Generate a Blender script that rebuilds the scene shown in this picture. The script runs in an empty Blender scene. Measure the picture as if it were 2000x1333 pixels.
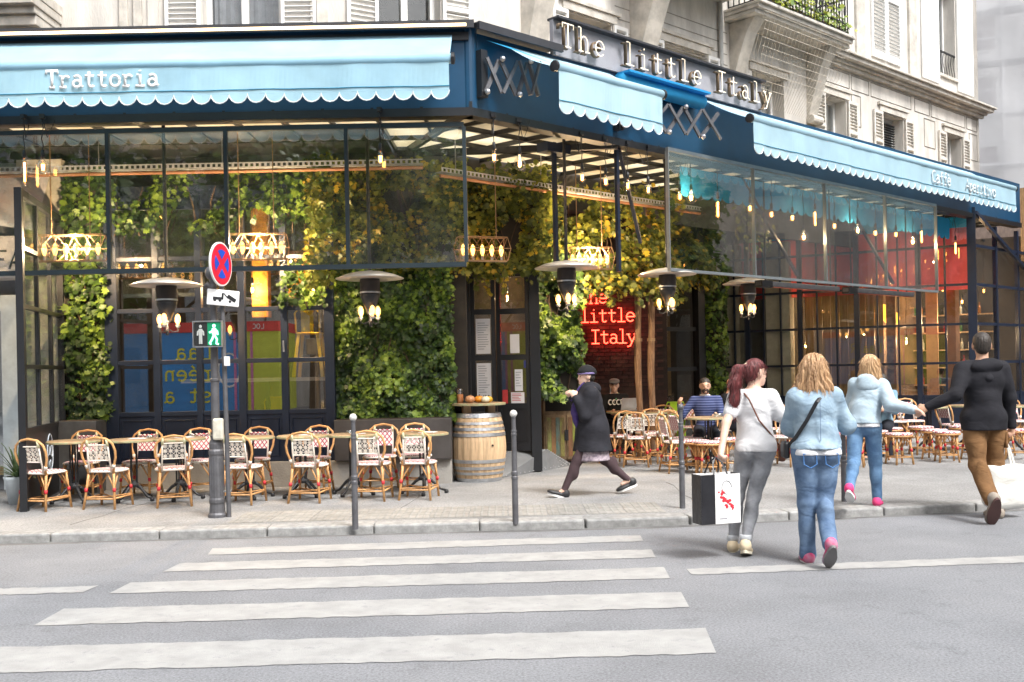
import bpy, math, random
import numpy as np
from mathutils import Vector, Matrix
import openvdb
R = math.radians; PI = math.pi
random.seed(7); rng = np.random.default_rng(7)
scene = bpy.context.scene
col = scene.collection
# ---------------------------------------------------------------- camera, sky, sun, exposure
ROLL = 0.02; F = 2000.0; HZ = 722.0; CAMZ = 1.60; PAVE = 0.08
cam_d = bpy.data.cameras.new('camera'); cam = bpy.data.objects.new('camera', cam_d); col.objects.link(cam)
cam_d.sensor_width = 36; cam_d.lens = 36.0; cam_d.shift_y = (HZ-666.5)/2000; cam_d.clip_end = 600
cam.matrix_world = Matrix.Translation((0, 0, CAMZ)) @ Matrix.Rotation(PI/2, 4, 'X') @ Matrix.Rotation(-ROLL, 4, 'Z')
scene.camera = cam
w = bpy.data.worlds.new('World'); scene.world = w; w.use_nodes = True
nt = w.node_tree; bg = nt.nodes['Background']
sky = nt.nodes.new('ShaderNodeTexSky'); sky.sky_type = 'NISHITA'; sky.sun_disc = False
SUN_EL, SUN_AZ = R(55), R(142)
sky.sun_elevation = SUN_EL; sky.sun_rotation = SUN_AZ; sky.air_density = 1.0; sky.dust_density = 6.0; sky.ozone_density = 0.6
hs = nt.nodes.new('ShaderNodeHueSaturation'); hs.inputs['Saturation'].default_value = 0.25
nt.links.new(sky.outputs[0], hs.inputs['Color']); nt.links.new(hs.outputs[0], bg.inputs[0]); bg.inputs[1].default_value = 0.12
sun_d = bpy.data.lights.new('sun', 'SUN'); sun = bpy.data.objects.new('sun', sun_d); col.objects.link(sun)
sun_d.energy = 1.5; sun_d.angle = R(14); sun_d.color = (1, .98, .95)
sd = Vector((math.sin(SUN_AZ)*math.cos(SUN_EL), math.cos(SUN_AZ)*math.cos(SUN_EL), math.sin(SUN_EL)))
sun.rotation_euler = sd.to_track_quat('Z', 'Y').to_euler()
vs = scene.view_settings; vs.view_transform = 'Standard'; vs.look = 'None'; vs.gamma = 1; vs.use_curve_mapping = False
vs.exposure = 1.22
scene.cycles.use_denoising = True; scene.cycles.max_bounces = 8; scene.cycles.transparent_max_bounces = 24
scene.cycles.sample_clamp_indirect = 4.0; scene.cycles.caustics_reflective = False; scene.cycles.caustics_refractive = False

# ---------------------------------------------------------------- survey helpers
def PX(px, py, Y):
    u, v = px-1000, HZ-py
    return Vector(((u+v*ROLL)/F*Y, Y, CAMZ+(v-u*ROLL)/F*Y))
def GR(px, py, z=0.0):
    u, v = px-1000, HZ-py
    Y = (z-CAMZ)*F/(v-u*ROLL)
    return Vector(((u+v*ROLL)/F*Y, Y, z))
C0 = Vector((-0.42, 12.0, 0)); RA = R(43)
D = Vector((math.cos(RA), math.sin(RA), 0)); N = Vector((math.sin(RA), -math.cos(RA), 0))   # along the right front, outward
def RW(t, i, z):                      # right-hand frame (along, inward, up) to world
    p = C0 + D*t - N*i; return Vector((p.x, p.y, z))
def RT(px, py, o=0.0):                # point seen at a pixel, on the right canopy line moved outward by o
    k = ((px-1000)+(HZ-py)*ROLL)/F
    b = C0 + N*o
    t = (k*b.y-b.x)/(D.x-k*D.y)
    p = b + D*t
    z = CAMZ+((HZ-py)-(px-1000)*ROLL)/F*p.y
    return t, p, z

# ---------------------------------------------------------------- mesh helpers
class MB:
    def __init__(s): s.v = []; s.f = []
    def add(s, vs_, fs_):
        o = len(s.v); s.v += [tuple(v) for v in vs_]; s.f += [tuple(i+o for i in f) for f in fs_]; return s
    def box(s, c, d, rz=0, rx=0, ry=0):
        m = Matrix.Translation(Vector(c)) @ Matrix.Rotation(rz, 4, 'Z') @ Matrix.Rotation(ry, 4, 'Y') @ Matrix.Rotation(rx, 4, 'X')
        vv = [m @ Vector((x*d[0]/2, y*d[1]/2, z*d[2]/2)) for x in (-1, 1) for y in (-1, 1) for z in (-1, 1)]
        return s.add(vv, [(0,1,3,2),(4,6,7,5),(0,4,5,1),(2,3,7,6),(0,2,6,4),(1,5,7,3)])
    def rect(s, x0, x1, y0, y1, z0, z1): return s.box(((x0+x1)/2,(y0+y1)/2,(z0+z1)/2), (abs(x1-x0),abs(y1-y0),abs(z1-z0)))
    def bar(s, p, q, w_, h_=None):
        h_ = h_ or w_; p = Vector(p); q = Vector(q); d = (q-p); L = d.length
        if L < 1e-6: return s
        d.normalize(); up = Vector((0,0,1)) if abs(d.z) < .95 else Vector((0,1,0))
        a = d.cross(up).normalized(); b = a.cross(d)
        vv = [e + a*sx*w_/2 + b*sy*h_/2 for e in (p, q) for sx in (-1, 1) for sy in (-1, 1)]
        return s.add(vv, [(0,1,3,2),(4,6,7,5),(0,4,5,1),(2,3,7,6),(0,2,6,4),(1,5,7,3)])
    def tube(s, pts, r, n=8, closed=False, flat=1.0):
        pts = [Vector(p) for p in pts]; m = len(pts); rr = r if isinstance(r, (list, tuple)) else [r]*m
        T = []
        for i in range(m):
            a = pts[(i-1) % m] if (closed or i > 0) else pts[i]; b = pts[(i+1) % m] if (closed or i < m-1) else pts[i]
            t = b-a; T.append(t.normalized() if t.length > 1e-9 else Vector((0,0,1)))
        ref = Vector((0,1,0)) if abs(T[0].y) < .9 else Vector((1,0,0))
        vv = []; nrm = (ref - T[0]*ref.dot(T[0])).normalized()
        for i in range(m):
            nrm = (nrm - T[i]*nrm.dot(T[i]))
            nrm = nrm.normalized() if nrm.length > 1e-6 else T[i].orthogonal().normalized()
            bi = T[i].cross(nrm)
            for k in range(n):
                a = 2*PI*k/n; vv.append(pts[i] + nrm*(math.cos(a)*rr[i]*flat) + bi*(math.sin(a)*rr[i]))
        ff = []
        for i in range(m if closed else m-1):
            j = (i+1) % m
            for k in range(n): ff.append((i*n+k, i*n+(k+1) % n, j*n+(k+1) % n, j*n+k))
        if not closed: ff += [tuple(range(n-1, -1, -1)), tuple((m-1)*n+k for k in range(n))]
        return s.add(vv, ff)
    def lathe(s, prof, c=(0,0,0), n=24):
        c = Vector(c); vv = []; ff = []; m = len(prof)
        for r_, z in prof:
            for k in range(n):
                a = 2*PI*k/n; vv.append(c+Vector((max(r_, 1e-4)*math.cos(a), max(r_, 1e-4)*math.sin(a), z)))
        for i in range(m-1):
            for k in range(n): ff.append((i*n+k, i*n+(k+1) % n, (i+1)*n+(k+1) % n, (i+1)*n+k))
        if prof[0][0] > 1e-3: ff.append(tuple(range(n-1, -1, -1)))
        if prof[-1][0] > 1e-3: ff.append(tuple((m-1)*n+k for k in range(n)))
        return s.add(vv, ff)
    def ball(s, c, r, n=12, m=8):
        r = (r, r, r) if not isinstance(r, (tuple, list)) else r
        o = len(s.v); s.lathe([(math.sin(PI*i/m), -math.cos(PI*i/m)) for i in range(m+1)], (0,0,0), n)
        for i in range(o, len(s.v)):
            x, y, z = s.v[i]; s.v[i] = (c[0]+x*r[0], c[1]+y*r[1], c[2]+z*r[2])
        return s
    def prism(s, poly, z0, z1):                    # polygon in xy
        n = len(poly); vv = [(x, y, z0) for x, y in poly]+[(x, y, z1) for x, y in poly]
        return s.add(vv, [tuple(range(n-1, -1, -1)), tuple(range(n, 2*n))]+[(i, (i+1) % n, n+(i+1) % n, n+i) for i in range(n)])
    def wallp(s, poly, y0, y1):                    # polygon in xz
        n = len(poly); vv = [(x, y0, z) for x, z in poly]+[(x, y1, z) for x, z in poly]
        return s.add(vv, [tuple(range(n)), tuple(range(2*n-1, n-1, -1))]+[(i, n+i, n+(i+1) % n, (i+1) % n) for i in range(n)])
    def mesh(s, name='mesh', smooth=False):
        me = bpy.data.meshes.new(name); me.from_pydata(s.v, [], s.f); me.update()
        if smooth: me.polygons.foreach_set('use_smooth', [True]*len(me.polygons))
        return me
    def build(s, name, mat, parent=None, smooth=False, bevel=0, loc=None, rz=0):
        me = s.mesh(name, smooth); return place(name, me, mat, parent, loc, rz, bevel)
def place(name, me, mat, parent=None, loc=None, rz=0, bevel=0):
    if mat and not me.materials: me.materials.append(mat)
    o = bpy.data.objects.new(name, me); col.objects.link(o)
    if parent: o.parent = parent
    if loc is not None: o.location = loc
    o.rotation_euler = (0, 0, rz)
    if bevel:
        b = o.modifiers.new('b', 'BEVEL'); b.width = bevel; b.segments = 2; b.limit_method = 'ANGLE'
    return o
def tag(o, label=None, cat=None, group=None, kind=None):
    if label: o['label'] = label
    if cat: o['category'] = cat
    if group: o['group'] = group
    if kind: o['kind'] = kind
    return o
def thing(name, label, cat, loc=(0,0,0), rz=0, group=None):
    o = bpy.data.objects.new(name, None); col.objects.link(o); o.location = loc; o.rotation_euler = (0,0,rz)
    return tag(o, label, cat, group)
def rthing(name, label, cat, group=None): return thing(name, label, cat, C0, RA, group)
def copy_tree(o, parent=None):
    c = o.copy(); col.objects.link(c); c.parent = parent
    for ch in o.children: copy_tree(ch, c)
    return c
def dup(root, loc, rz, label, first):
    o = root if first else copy_tree(root)
    o.location = loc; o.rotation_euler = (0,0,rz); o['label'] = label; return o
ORD = ['first','second','third','fourth','fifth','sixth','seventh','eighth','ninth','tenth','eleventh','twelfth']
def arc(cx, cz, rx, rz, a0, a1, n=12):
    return [(cx+rx*math.cos(R(a0+(a1-a0)*i/n)), cz+rz*math.sin(R(a0+(a1-a0)*i/n))) for i in range(n+1)]

# ---------------------------------------------------------------- lettering: single-stroke slab letters
GL = {
'T': [[(.06,.56),(.06,.7),(.54,.7),(.54,.56)], [(.3,.7),(.3,0)], [(.18,0),(.42,0)]],
'h': [[(.04,.72),(.15,.72),(.15,0)], [(.15,.3)]+arc(.3,.3,.15,.17,150,0,6)+[(.45,0)], [(.05,0),(.25,0)], [(.36,0),(.55,0)]],
'e': [[(.1,.25),(.5,.25)]+arc(.3,.24,.2,.23,5,318,16)],
'l': [[(.14,.72),(.3,.72),(.3,0)], [(.1,0),(.5,0)]],
'i': [[(.16,.46),(.3,.46),(.3,0)], [(.1,0),(.5,0)], [(.3,.61),(.3,.66)]],
't': [[(.27,.64),(.27,.1)]+arc(.37,.1,.1,.1,180,340,6), [(.1,.46),(.48,.46)]],
'I': [[(.1,.7),(.5,.7)], [(.3,.7),(.3,0)], [(.1,0),(.5,0)]],
'a': [arc(.29,.34,.15,.13,150,0,6)+[(.44,.06),(.55,0)], arc(.28,.14,.16,.14,0,360,14)],
'y': [[(.1,.46),(.3,.04)], [(.5,.46),(.3,.04),(.2,-.16),(.06,-.18)], [(.02,.46),(.2,.46)], [(.4,.46),(.58,.46)]],
'r': [[(.08,.46),(.2,.46),(.2,0)], [(.2,.28)]+arc(.36,.3,.15,.16,150,30,6), [(.08,0),(.38,0)]],
'o': [arc(.3,.23,.2,.23,0,360,16)],
'n': [[(.06,.46),(.15,.46),(.15,0)], [(.15,.3)]+arc(.3,.3,.15,.16,150,0,6)+[(.45,0)]],
's': [arc(.3,.35,.16,.11,30,270,8)+arc(.3,.12,.17,.12,90,-150,8)],
'C': [arc(.33,.35,.25,.35,50,310,14)], 'c': [arc(.32,.23,.2,.23,50,310,12)],
'f': [arc(.4,.58,.13,.13,40,180,6)+[(.27,0)], [(.12,.44),(.46,.44)], [(.14,0),(.42,0)]],
'p': [[(.06,.46),(.16,.46),(.16,-.2)], arc(.3,.23,.17,.23,0,360,14), [(.06,-.2),(.28,-.2)]],
'v': [[(.06,.46),(.3,0),(.54,.46)]], 'A': [[(.04,0),(.3,.7),(.56,0)], [(.14,.25),(.46,.25)]],
'L': [[(.12,.7),(.12,0),(.5,0)]], 'R': [[(.12,0),(.12,.7)]+arc(.3,.53,.17,.17,90,-90,8)+[(.12,.36)], [(.3,.36),(.5,0)]],
'P': [[(.12,0),(.12,.7)]+arc(.3,.51,.18,.19,90,-90,8)+[(.12,.32)]],
'D': [[(.1,0),(.1,.7)]+arc(.22,.35,.28,.35,90,-90,10)+[(.1,0)]], 'U': [[(.1,.7),(.1,.2)]+arc(.3,.2,.2,.2,180,360,8)+[(.5,.7)]],
'O': [arc(.3,.35,.23,.35,0,360,16)], 'S': [arc(.3,.52,.19,.17,30,270,8)+arc(.3,.18,.2,.18,90,-150,8)],
'F': [[(.12,0),(.12,.7),(.5,.7)], [(.12,.38),(.4,.38)]], 'B': [[(.1,0),(.1,.7)]+arc(.28,.53,.17,.17,90,-90,6)+arc(.28,.18,.2,.18,90,-90,6)+[(.1,0)]],
}
GL['è'] = GL['e']+[[(.2,.68),(.34,.56)]]; GL['é'] = GL['e']+[[(.4,.68),(.26,.56)]]
def lettering(mb, text, x, z, h, r, y=0, n=6, flat=1.0, adv=.62, slope=0):
    s = h/.7
    for i, ch in enumerate(text):
        if ch == ' ': continue
        for st in GL[ch]:
            mb.tube([(x+(i*adv+a)*s, y, z+b*s) for a, b in st], r, n, flat=flat)
    return mb
def letters(text, x, z, h, r, mat, parent, y=0, n=6, flat=1.0, adv=.62, name='letter', fx=None):
    for i, ch in enumerate(text):
        if ch == ' ': continue
        mb = lettering(MB(), ch, x+i*adv*h/.7, z, h, r, y, n, flat)
        if fx: mb.v = [fx(v) for v in mb.v]
        mb.build(name, mat, parent, smooth=n > 5)
def textw(text, h, adv=.62): return len(text)*adv*h/.7

# ---------------------------------------------------------------- materials
def newmat(name):
    m = bpy.data.materials.new(name); m.use_nodes = True
    return m, m.node_tree, m.node_tree.nodes['Principled BSDF']
def nd(t, kind, **kw):
    n = t.nodes.new(kind)
    for k, v in kw.items():
        if k in n.inputs: n.inputs[k].default_value = v
        else: setattr(n, k, v)
    return n
def coords(t, scale=(1,1,1)):
    tc = nd(t, 'ShaderNodeTexCoord'); mp = nd(t, 'ShaderNodeMapping'); mp.inputs['Scale'].default_value = scale
    t.links.new(tc.outputs['Object'], mp.inputs[0]); return mp.outputs[0]
def c4(c): return (c[0], c[1], c[2], 1)
def M(name, c, rough=.6, metal=0, var=.15, scale=6, bump=.1, bscale=60, c2=None, stretch=(1,1,1), spec=.5, rnd=0, trans=0):
    m, t, b = newmat(name); L = t.links
    v = coords(t, stretch)
    n1 = nd(t, 'ShaderNodeTexNoise', Scale=scale, Detail=6, Roughness=.6); L.new(v, n1.inputs['Vector'])
    r = nd(t, 'ShaderNodeValToRGB'); e = r.color_ramp.elements
    c2 = c2 or tuple(x*(1-var) for x in c); e[0].position = .35; e[1].position = .65
    e[0].color = c4(c2); e[1].color = c4(tuple(min(1, x*(1+var*.4)) for x in c)); L.new(n1.outputs[0], r.inputs[0])
    out = r.outputs[0]
    if rnd:
        oi = nd(t, 'ShaderNodeObjectInfo'); h = nd(t, 'ShaderNodeHueSaturation'); mr = nd(t, 'ShaderNodeMapRange')
        mr.inputs[3].default_value = 1-rnd; mr.inputs[4].default_value = 1+rnd
        L.new(oi.outputs['Random'], mr.inputs[0]); L.new(mr.outputs[0], h.inputs['Value']); L.new(out, h.inputs['Color']); out = h.outputs[0]
    L.new(out, b.inputs['Base Color'])
    b.inputs['Roughness'].default_value = rough; b.inputs['Metallic'].default_value = metal; b.inputs['Specular IOR Level'].default_value = spec
    if bump:
        n2 = nd(t, 'ShaderNodeTexNoise', Scale=bscale, Detail=4); L.new(v, n2.inputs['Vector'])
        bp = nd(t, 'ShaderNodeBump', Strength=bump, Distance=.02); L.new(n2.outputs[0], bp.inputs['Height']); L.new(bp.outputs[0], b.inputs['Normal'])
    if trans:
        tr = nd(t, 'ShaderNodeBsdfTranslucent'); L.new(out, tr.inputs[0]); mx = nd(t, 'ShaderNodeMixShader'); mx.inputs[0].default_value = trans
        L.new(b.outputs[0], mx.inputs[1]); L.new(tr.outputs[0], mx.inputs[2]); L.new(mx.outputs[0], t.nodes['Material Output'].inputs[0])
    return m
def EM(name, c, s):
    m, t, b = newmat(name); b.inputs['Base Color'].default_value = c4(c); b.inputs['Emission Color'].default_value = c4(c); b.inputs['Emission Strength'].default_value = s
    return m
def GLASS(name, tint=(.95,.97,.96), refl=.10, rough=.0, dirt_haze=0.0):
    m, t, b = newmat(name); L = t.links; t.nodes.remove(b)
    tr = nd(t, 'ShaderNodeBsdfTransparent'); tr.inputs[0].default_value = c4(tint)
    gl = nd(t, 'ShaderNodeBsdfGlossy', Roughness=rough); gl.inputs[0].default_value = (1,1,1,1)
    lw = nd(t, 'ShaderNodeLayerWeight', Blend=.25); mr = nd(t, 'ShaderNodeMapRange'); mr.inputs[3].default_value = refl; mr.inputs[4].default_value = .42
    L.new(lw.outputs['Fresnel'], mr.inputs[0]); mx = nd(t, 'ShaderNodeMixShader')
    L.new(mr.outputs[0], mx.inputs[0]); L.new(tr.outputs[0], mx.inputs[1]); L.new(gl.outputs[0], mx.inputs[2])
    last = mx
    if dirt_haze:
        df = nd(t, 'ShaderNodeBsdfDiffuse'); df.inputs[0].default_value = (.75,.77,.78,1)  # pale film: some dirt, plus the hazy reflection put in as colour
        nz = nd(t, 'ShaderNodeTexNoise', Scale=1.6, Detail=5); L.new(coords(t, (1,1,.5)), nz.inputs['Vector'])
        m2 = nd(t, 'ShaderNodeMapRange'); m2.inputs[1].default_value = .4; m2.inputs[2].default_value = .75; m2.inputs[3].default_value = dirt_haze*.2; m2.inputs[4].default_value = dirt_haze
        L.new(nz.outputs[0], m2.inputs[0]); last = nd(t, 'ShaderNodeMixShader')
        L.new(m2.outputs[0], last.inputs[0]); L.new(mx.outputs[0], last.inputs[1]); L.new(df.outputs[0], last.inputs[2])
    L.new(last.outputs[0], t.nodes['Material Output'].inputs[0]); return m
def LEAF(name, ramp, yellow=None):
    m, t, b = newmat(name); L = t.links
    g = nd(t, 'ShaderNodeNewGeometry'); r = nd(t, 'ShaderNodeValToRGB')
    el = r.color_ramp.elements; el[0].position = ramp[0][0]; el[0].color = c4(ramp[0][1]); el[1].position = ramp[-1][0]; el[1].color = c4(ramp[-1][1])
    for p, c in ramp[1:-1]: el.new(p).color = c4(c)
    n0 = nd(t, 'ShaderNodeTexNoise', Scale=2.6, Detail=3, Roughness=.6); L.new(coords(t), n0.inputs['Vector'])
    f0 = nd(t, 'ShaderNodeMath', operation='MULTIPLY_ADD'); f0.inputs[1].default_value = .62; f0.inputs[2].default_value = -.62; L.new(g.outputs['Random Per Island'], f0.inputs[0])
    f1 = nd(t, 'ShaderNodeMath', operation='MULTIPLY_ADD'); f1.inputs[1].default_value = 2.1; L.new(n0.outputs[0], f1.inputs[0]); L.new(f0.outputs[0], f1.inputs[2])
    L.new(f1.outputs[0], r.inputs[0]); out = r.outputs[0]
    if yellow:
        nz = nd(t, 'ShaderNodeTexNoise', Scale=yellow[1], Detail=2); L.new(coords(t), nz.inputs['Vector'])
        ad = nd(t, 'ShaderNodeMath', operation='MULTIPLY_ADD'); ad.inputs[1].default_value = .35; L.new(g.outputs['Random Per Island'], ad.inputs[0]); L.new(nz.outputs[0], ad.inputs[2])
        mr = nd(t, 'ShaderNodeMapRange'); mr.inputs[1].default_value = yellow[2]; mr.inputs[2].default_value = yellow[2]+.1; L.new(ad.outputs[0], mr.inputs[0])
        mix = nd(t, 'ShaderNodeMix', data_type='RGBA'); L.new(mr.outputs[0], mix.inputs[0]); L.new(out, mix.inputs[6]); mix.inputs[7].default_value = c4(yellow[0]); out = mix.outputs[2]
    L.new(out, b.inputs['Base Color']); b.inputs['Roughness'].default_value = .45
    tr = nd(t, 'ShaderNodeBsdfTranslucent'); L.new(out, tr.inputs[0]); mx = nd(t, 'ShaderNodeMixShader'); mx.inputs[0].default_value = .35
    L.new(b.outputs[0], mx.inputs[1]); L.new(tr.outputs[0], mx.inputs[2]); L.new(mx.outputs[0], t.nodes['Material Output'].inputs[0])
    return m
def WEAVE(name, base, line, f=34, wdt=.25):
    m, t, b = newmat(name); L = t.links; tc = nd(t, 'ShaderNodeTexCoord'); sp = nd(t, 'ShaderNodeSeparateXYZ'); L.new(tc.outputs['Object'], sp.inputs[0])
    yz = nd(t, 'ShaderNodeMath', operation='ADD'); L.new(sp.outputs[1], yz.inputs[0]); L.new(sp.outputs[2], yz.inputs[1])
    outs = []
    for op in ('ADD', 'SUBTRACT'):
        a = nd(t, 'ShaderNodeMath', operation=op); L.new(sp.outputs[0], a.inputs[0]); L.new(yz.outputs[0], a.inputs[1])
        s = nd(t, 'ShaderNodeMath', operation='MULTIPLY'); s.inputs[1].default_value = f*.5; L.new(a.outputs[0], s.inputs[0])
        q = nd(t, 'ShaderNodeMath', operation='FRACT'); L.new(s.outputs[0], q.inputs[0])
        l = nd(t, 'ShaderNodeMath', operation='LESS_THAN'); l.inputs[1].default_value = wdt; L.new(q.outputs[0], l.inputs[0]); outs.append(l.outputs[0])
    mx = nd(t, 'ShaderNodeMath', operation='MAXIMUM'); L.new(outs[0], mx.inputs[0]); L.new(outs[1], mx.inputs[1])
    mix = nd(t, 'ShaderNodeMix', data_type='RGBA'); L.new(mx.outputs[0], mix.inputs[0]); mix.inputs[6].default_value = c4(base); mix.inputs[7].default_value = c4(line)
    L.new(mix.outputs[2], b.inputs['Base Color']); b.inputs['Roughness'].default_value = .4
    ck = nd(t, 'ShaderNodeTexChecker', Scale=f*4); L.new(tc.outputs['Object'], ck.inputs[0]); bp = nd(t, 'ShaderNodeBump', Strength=.4, Distance=.004); L.new(ck.outputs[1], bp.inputs['Height']); L.new(bp.outputs[0], b.inputs['Normal'])
    return m
def SPECK(name, c, var, blotch, speck, cracks=0):
    m = M(name, c, .92, var=var, scale=blotch, bump=.5, bscale=260); t = m.node_tree; b = t.nodes['Principled BSDF']; L = t.links
    src = b.inputs['Base Color'].links[0].from_socket; v = coords(t)
    vo = nd(t, 'ShaderNodeTexNoise', Scale=speck, Detail=2, Roughness=.8); L.new(v, vo.inputs['Vector'])
    mr = nd(t, 'ShaderNodeMapRange'); mr.inputs[1].default_value = .3; mr.inputs[2].default_value = .7; mr.inputs[3].default_value = .66; mr.inputs[4].default_value = 1.34; L.new(vo.outputs[0], mr.inputs[0])
    st_ = nd(t, 'ShaderNodeTexNoise', Scale=2.2, Detail=8, Roughness=.75); L.new(v, st_.inputs['Vector'])
    m2 = nd(t, 'ShaderNodeMapRange'); m2.inputs[1].default_value = .56; m2.inputs[2].default_value = .72; m2.inputs[3].default_value = 1.0; m2.inputs[4].default_value = .72; L.new(st_.outputs[0], m2.inputs[0])
    mu = nd(t, 'ShaderNodeMath', operation='MULTIPLY'); L.new(mr.outputs[0], mu.inputs[0]); L.new(m2.outputs[0], mu.inputs[1])
    h = nd(t, 'ShaderNodeHueSaturation'); L.new(mu.outputs[0], h.inputs['Value']); L.new(src, h.inputs['Color']); L.new(h.outputs[0], b.inputs['Base Color']); return m
asphalt = SPECK('asphalt', (.215,.222,.238), .18, .7, 62)
pave_m = SPECK('pavement_asphalt', (.27,.27,.27), .25, .8, 48)
granite = M('granite', (.30,.30,.295), .8, var=.3, scale=14, bump=.25, bscale=120, rnd=.1)
paint_w = M('road_paint', (.325,.325,.32), .9, c2=(.28,.28,.275), scale=5, bump=.3, bscale=160)
_t = paint_w.node_tree; _b = _t.nodes['Principled BSDF']; _src = _b.inputs['Base Color'].links[0].from_socket
_n = nd(_t, 'ShaderNodeTexNoise', Scale=9, Detail=12, Roughness=.82); _t.links.new(coords(_t), _n.inputs['Vector'])
_m = nd(_t, 'ShaderNodeMapRange'); _m.inputs[1].default_value = .55; _m.inputs[2].default_value = .66; _t.links.new(_n.outputs[0], _m.inputs[0])
_x = nd(_t, 'ShaderNodeMix', data_type='RGBA'); _t.links.new(_m.outputs[0], _x.inputs[0]); _t.links.new(_src, _x.inputs[6]); _x.inputs[7].default_value = (.22,.22,.23,1); _t.links.new(_x.outputs[2], _b.inputs['Base Color'])
navy = M('navy_paint', (.012,.02,.042), .35, var=.25, scale=3, bump=.03, bscale=20)
black = M('black_metal', (.014,.015,.018), .4, var=.2, bump=.04)
iron = M('cast_iron', (.02,.02,.022), .45, var=.2, bump=.15, bscale=80)
greyiron = M('grey_iron', (.12,.12,.13), .5, metal=.3, var=.25, scale=9, bump=.15, bscale=50)
fascia_m = M('fascia_blue', (.008,.055,.12), .35, var=.2, scale=1.5, bump=.03, bscale=8)
cap_m = M('fascia_cap', (.035,.036,.042), .4, var=.15, bump=.02)
stone = M('limestone', (.64,.61,.565), .85, var=.26, scale=1.6, stretch=(1.6,1.6,.45), bump=.25, bscale=24)
stone_d = M('limestone_trim', (.58,.545,.49), .85, var=.3, scale=3.5, bump=.15, bscale=30)
white_p = M('white_paint', (.8,.8,.79), .55, var=.06, bump=.04)
canvas = M('awning_canvas', (.36,.60,.74), .8, var=.13, scale=1.6, bump=.35, bscale=3.2, trans=.25)
canvas_d = M('awning_canvas_deep', (.02,.34,.68), .8, var=.1, scale=2, bump=.1, bscale=9, trans=.3)
canvas_l = M('awning_canvas_sunlit', (.40,.60,.71), .8, var=.1, scale=1.6, bump=.35, bscale=3.2, trans=.25)  # same canvas made paler, the sun on the right awnings put into the colour
piping = M('valance_piping', (.75,.82,.85), .7, bump=0)
steel = M('steel', (.5,.5,.52), .35, metal=.9, var=.15, scale=10, bump=.05)
galv = M('galvanised', (.55,.57,.6), .38, metal=.85, var=.2, scale=12, bump=.06)
rattan = M('rattan', (.62,.33,.13), .45, var=.28, scale=18, bump=.12, bscale=90, rnd=.14)
redbind = M('red_binding', (.6,.03,.04), .5, bump=.2, bscale=200)
palebind = M('pale_binding', (.72,.70,.45), .5, bump=.2, bscale=200)
whiteweave = M('white_weave', (.78,.72,.64), .45, var=.12, scale=60, bump=.3, bscale=220)
weave = WEAVE('red_white_weave', (.8,.76,.74), (.42,.04,.09))
wood_old = M('weathered_wood', (.40,.27,.15), .6, c2=(.2,.13,.07), scale=7, stretch=(1,8,1), bump=.25, bscale=25, rnd=.12)
wood_green = M('worn_green_paint', (.28,.34,.20), .6, c2=(.33,.24,.13), scale=16, bump=.3, bscale=60)
oak = M('oak', (.60,.42,.25), .55, var=.22, scale=6, stretch=(6,6,.6), bump=.12, bscale=30, rnd=.12)
corten = M('planter_steel', (.085,.078,.075), .5, metal=.3, c2=(.055,.048,.045), scale=2.2, bump=.08)
concrete = M('concrete', (.34,.325,.3), .9, var=.25, scale=2.5, bump=.3, bscale=40)
glass_w = GLASS('window_glass', (.95,.97,.97), .24)
glass_s = GLASS('screen_glass', (.97,.985,.99), .10, dirt_haze=.022)
glass_r = GLASS('side_screen_glass', (.975,.99,.995), .025, dirt_haze=.004)
glass_d = GLASS('dim_glass', (.9,.9,.88), .03)
glass_n = GLASS('pane_glass', (.96,.975,.97), .06)
glass_b = GLASS('bulb_glass', (.99,.95,.86), .04)
warm = EM('filament', (1,.46,.10), 9.0)
warm_s = EM('bulb_glow', (1,.48,.11), 2.6)
strip_m = EM('warm_strip', (1,.72,.42), 2.2)
neon_r = EM('neon_red', (1,.03,.015), 9.0)
neon_w = EM('sign_tube', (1,.84,.62), .32)
ceil_m = M('roof_pane', (.86,.81,.68), .5, c2=(.66,.58,.42), scale=1.3, bump=.05, trans=.8)
leaf_dark = LEAF('ivy_leaf', [(0,(.012,.026,.011)),(.45,(.028,.058,.018)),(.8,(.07,.135,.024)),(1,(.22,.33,.045))])
leaf_lit = LEAF('ivy_leaf_autumn_lit', [(0,(.018,.03,.010)),(.4,(.055,.08,.018)),(.75,(.14,.165,.026)),(1,(.30,.31,.045))], ((.56,.39,.035), 2.3, .79))  # autumn yellows, with golden lamplight also put into the leaf colour
leaf_tree = LEAF('tree_leaf', [(0,(.03,.07,.015)),(1,(.13,.22,.04))])
bark = M('bark', (.12,.09,.065), .9, var=.4, scale=10, stretch=(3,3,.6), bump=.5, bscale=30)
vine = M('vine_stem', (.10,.065,.04), .9, var=.3, bump=.2)
# ================================================================ ground
def struct(o): o['kind'] = 'structure'; return o
road = struct(MB().rect(-150,150,-80,150,-.3,0).build('road', asphalt))
KP = [(-60,8.4),(-5,10.0),(-.85,10.17),(1.28,10.22),(3.4,10.58),(5.4,10.92),(12,12.1),(60,24)]
def kerbY(x):
    for (a, b), (c, d) in zip(KP, KP[1:]):
        if x <= c: return b+(d-b)*(x-a)/(c-a)
pav = MB(); poly = [(x, y+.12) for x, y in KP]+[(60,120),(-60,120)]
pav.prism(poly, -.05, PAVE); pavement = struct(pav.build('pavement', pave_m))
kerb = struct(thing('kerb', 'pale granite kerb stones along the edge of the road', 'kerb'))
del kerb['category']; del kerb['label']
x = -14.0; kst = None
while x < 16:
    L = 1.05; y0, y1 = kerbY(x), kerbY(x+L); a = math.atan2(y1-y0, L)
    if kst is None: kst = MB().box((0,0,0), (1.04,.28,.2)).mesh('kerb_stone')
    o = place('kerb_stone', kst, granite, kerb, (x+L/2, (y0+y1)/2+.13, -.012+.001*random.random()), a, .018); x += L*math.cos(a)
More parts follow.
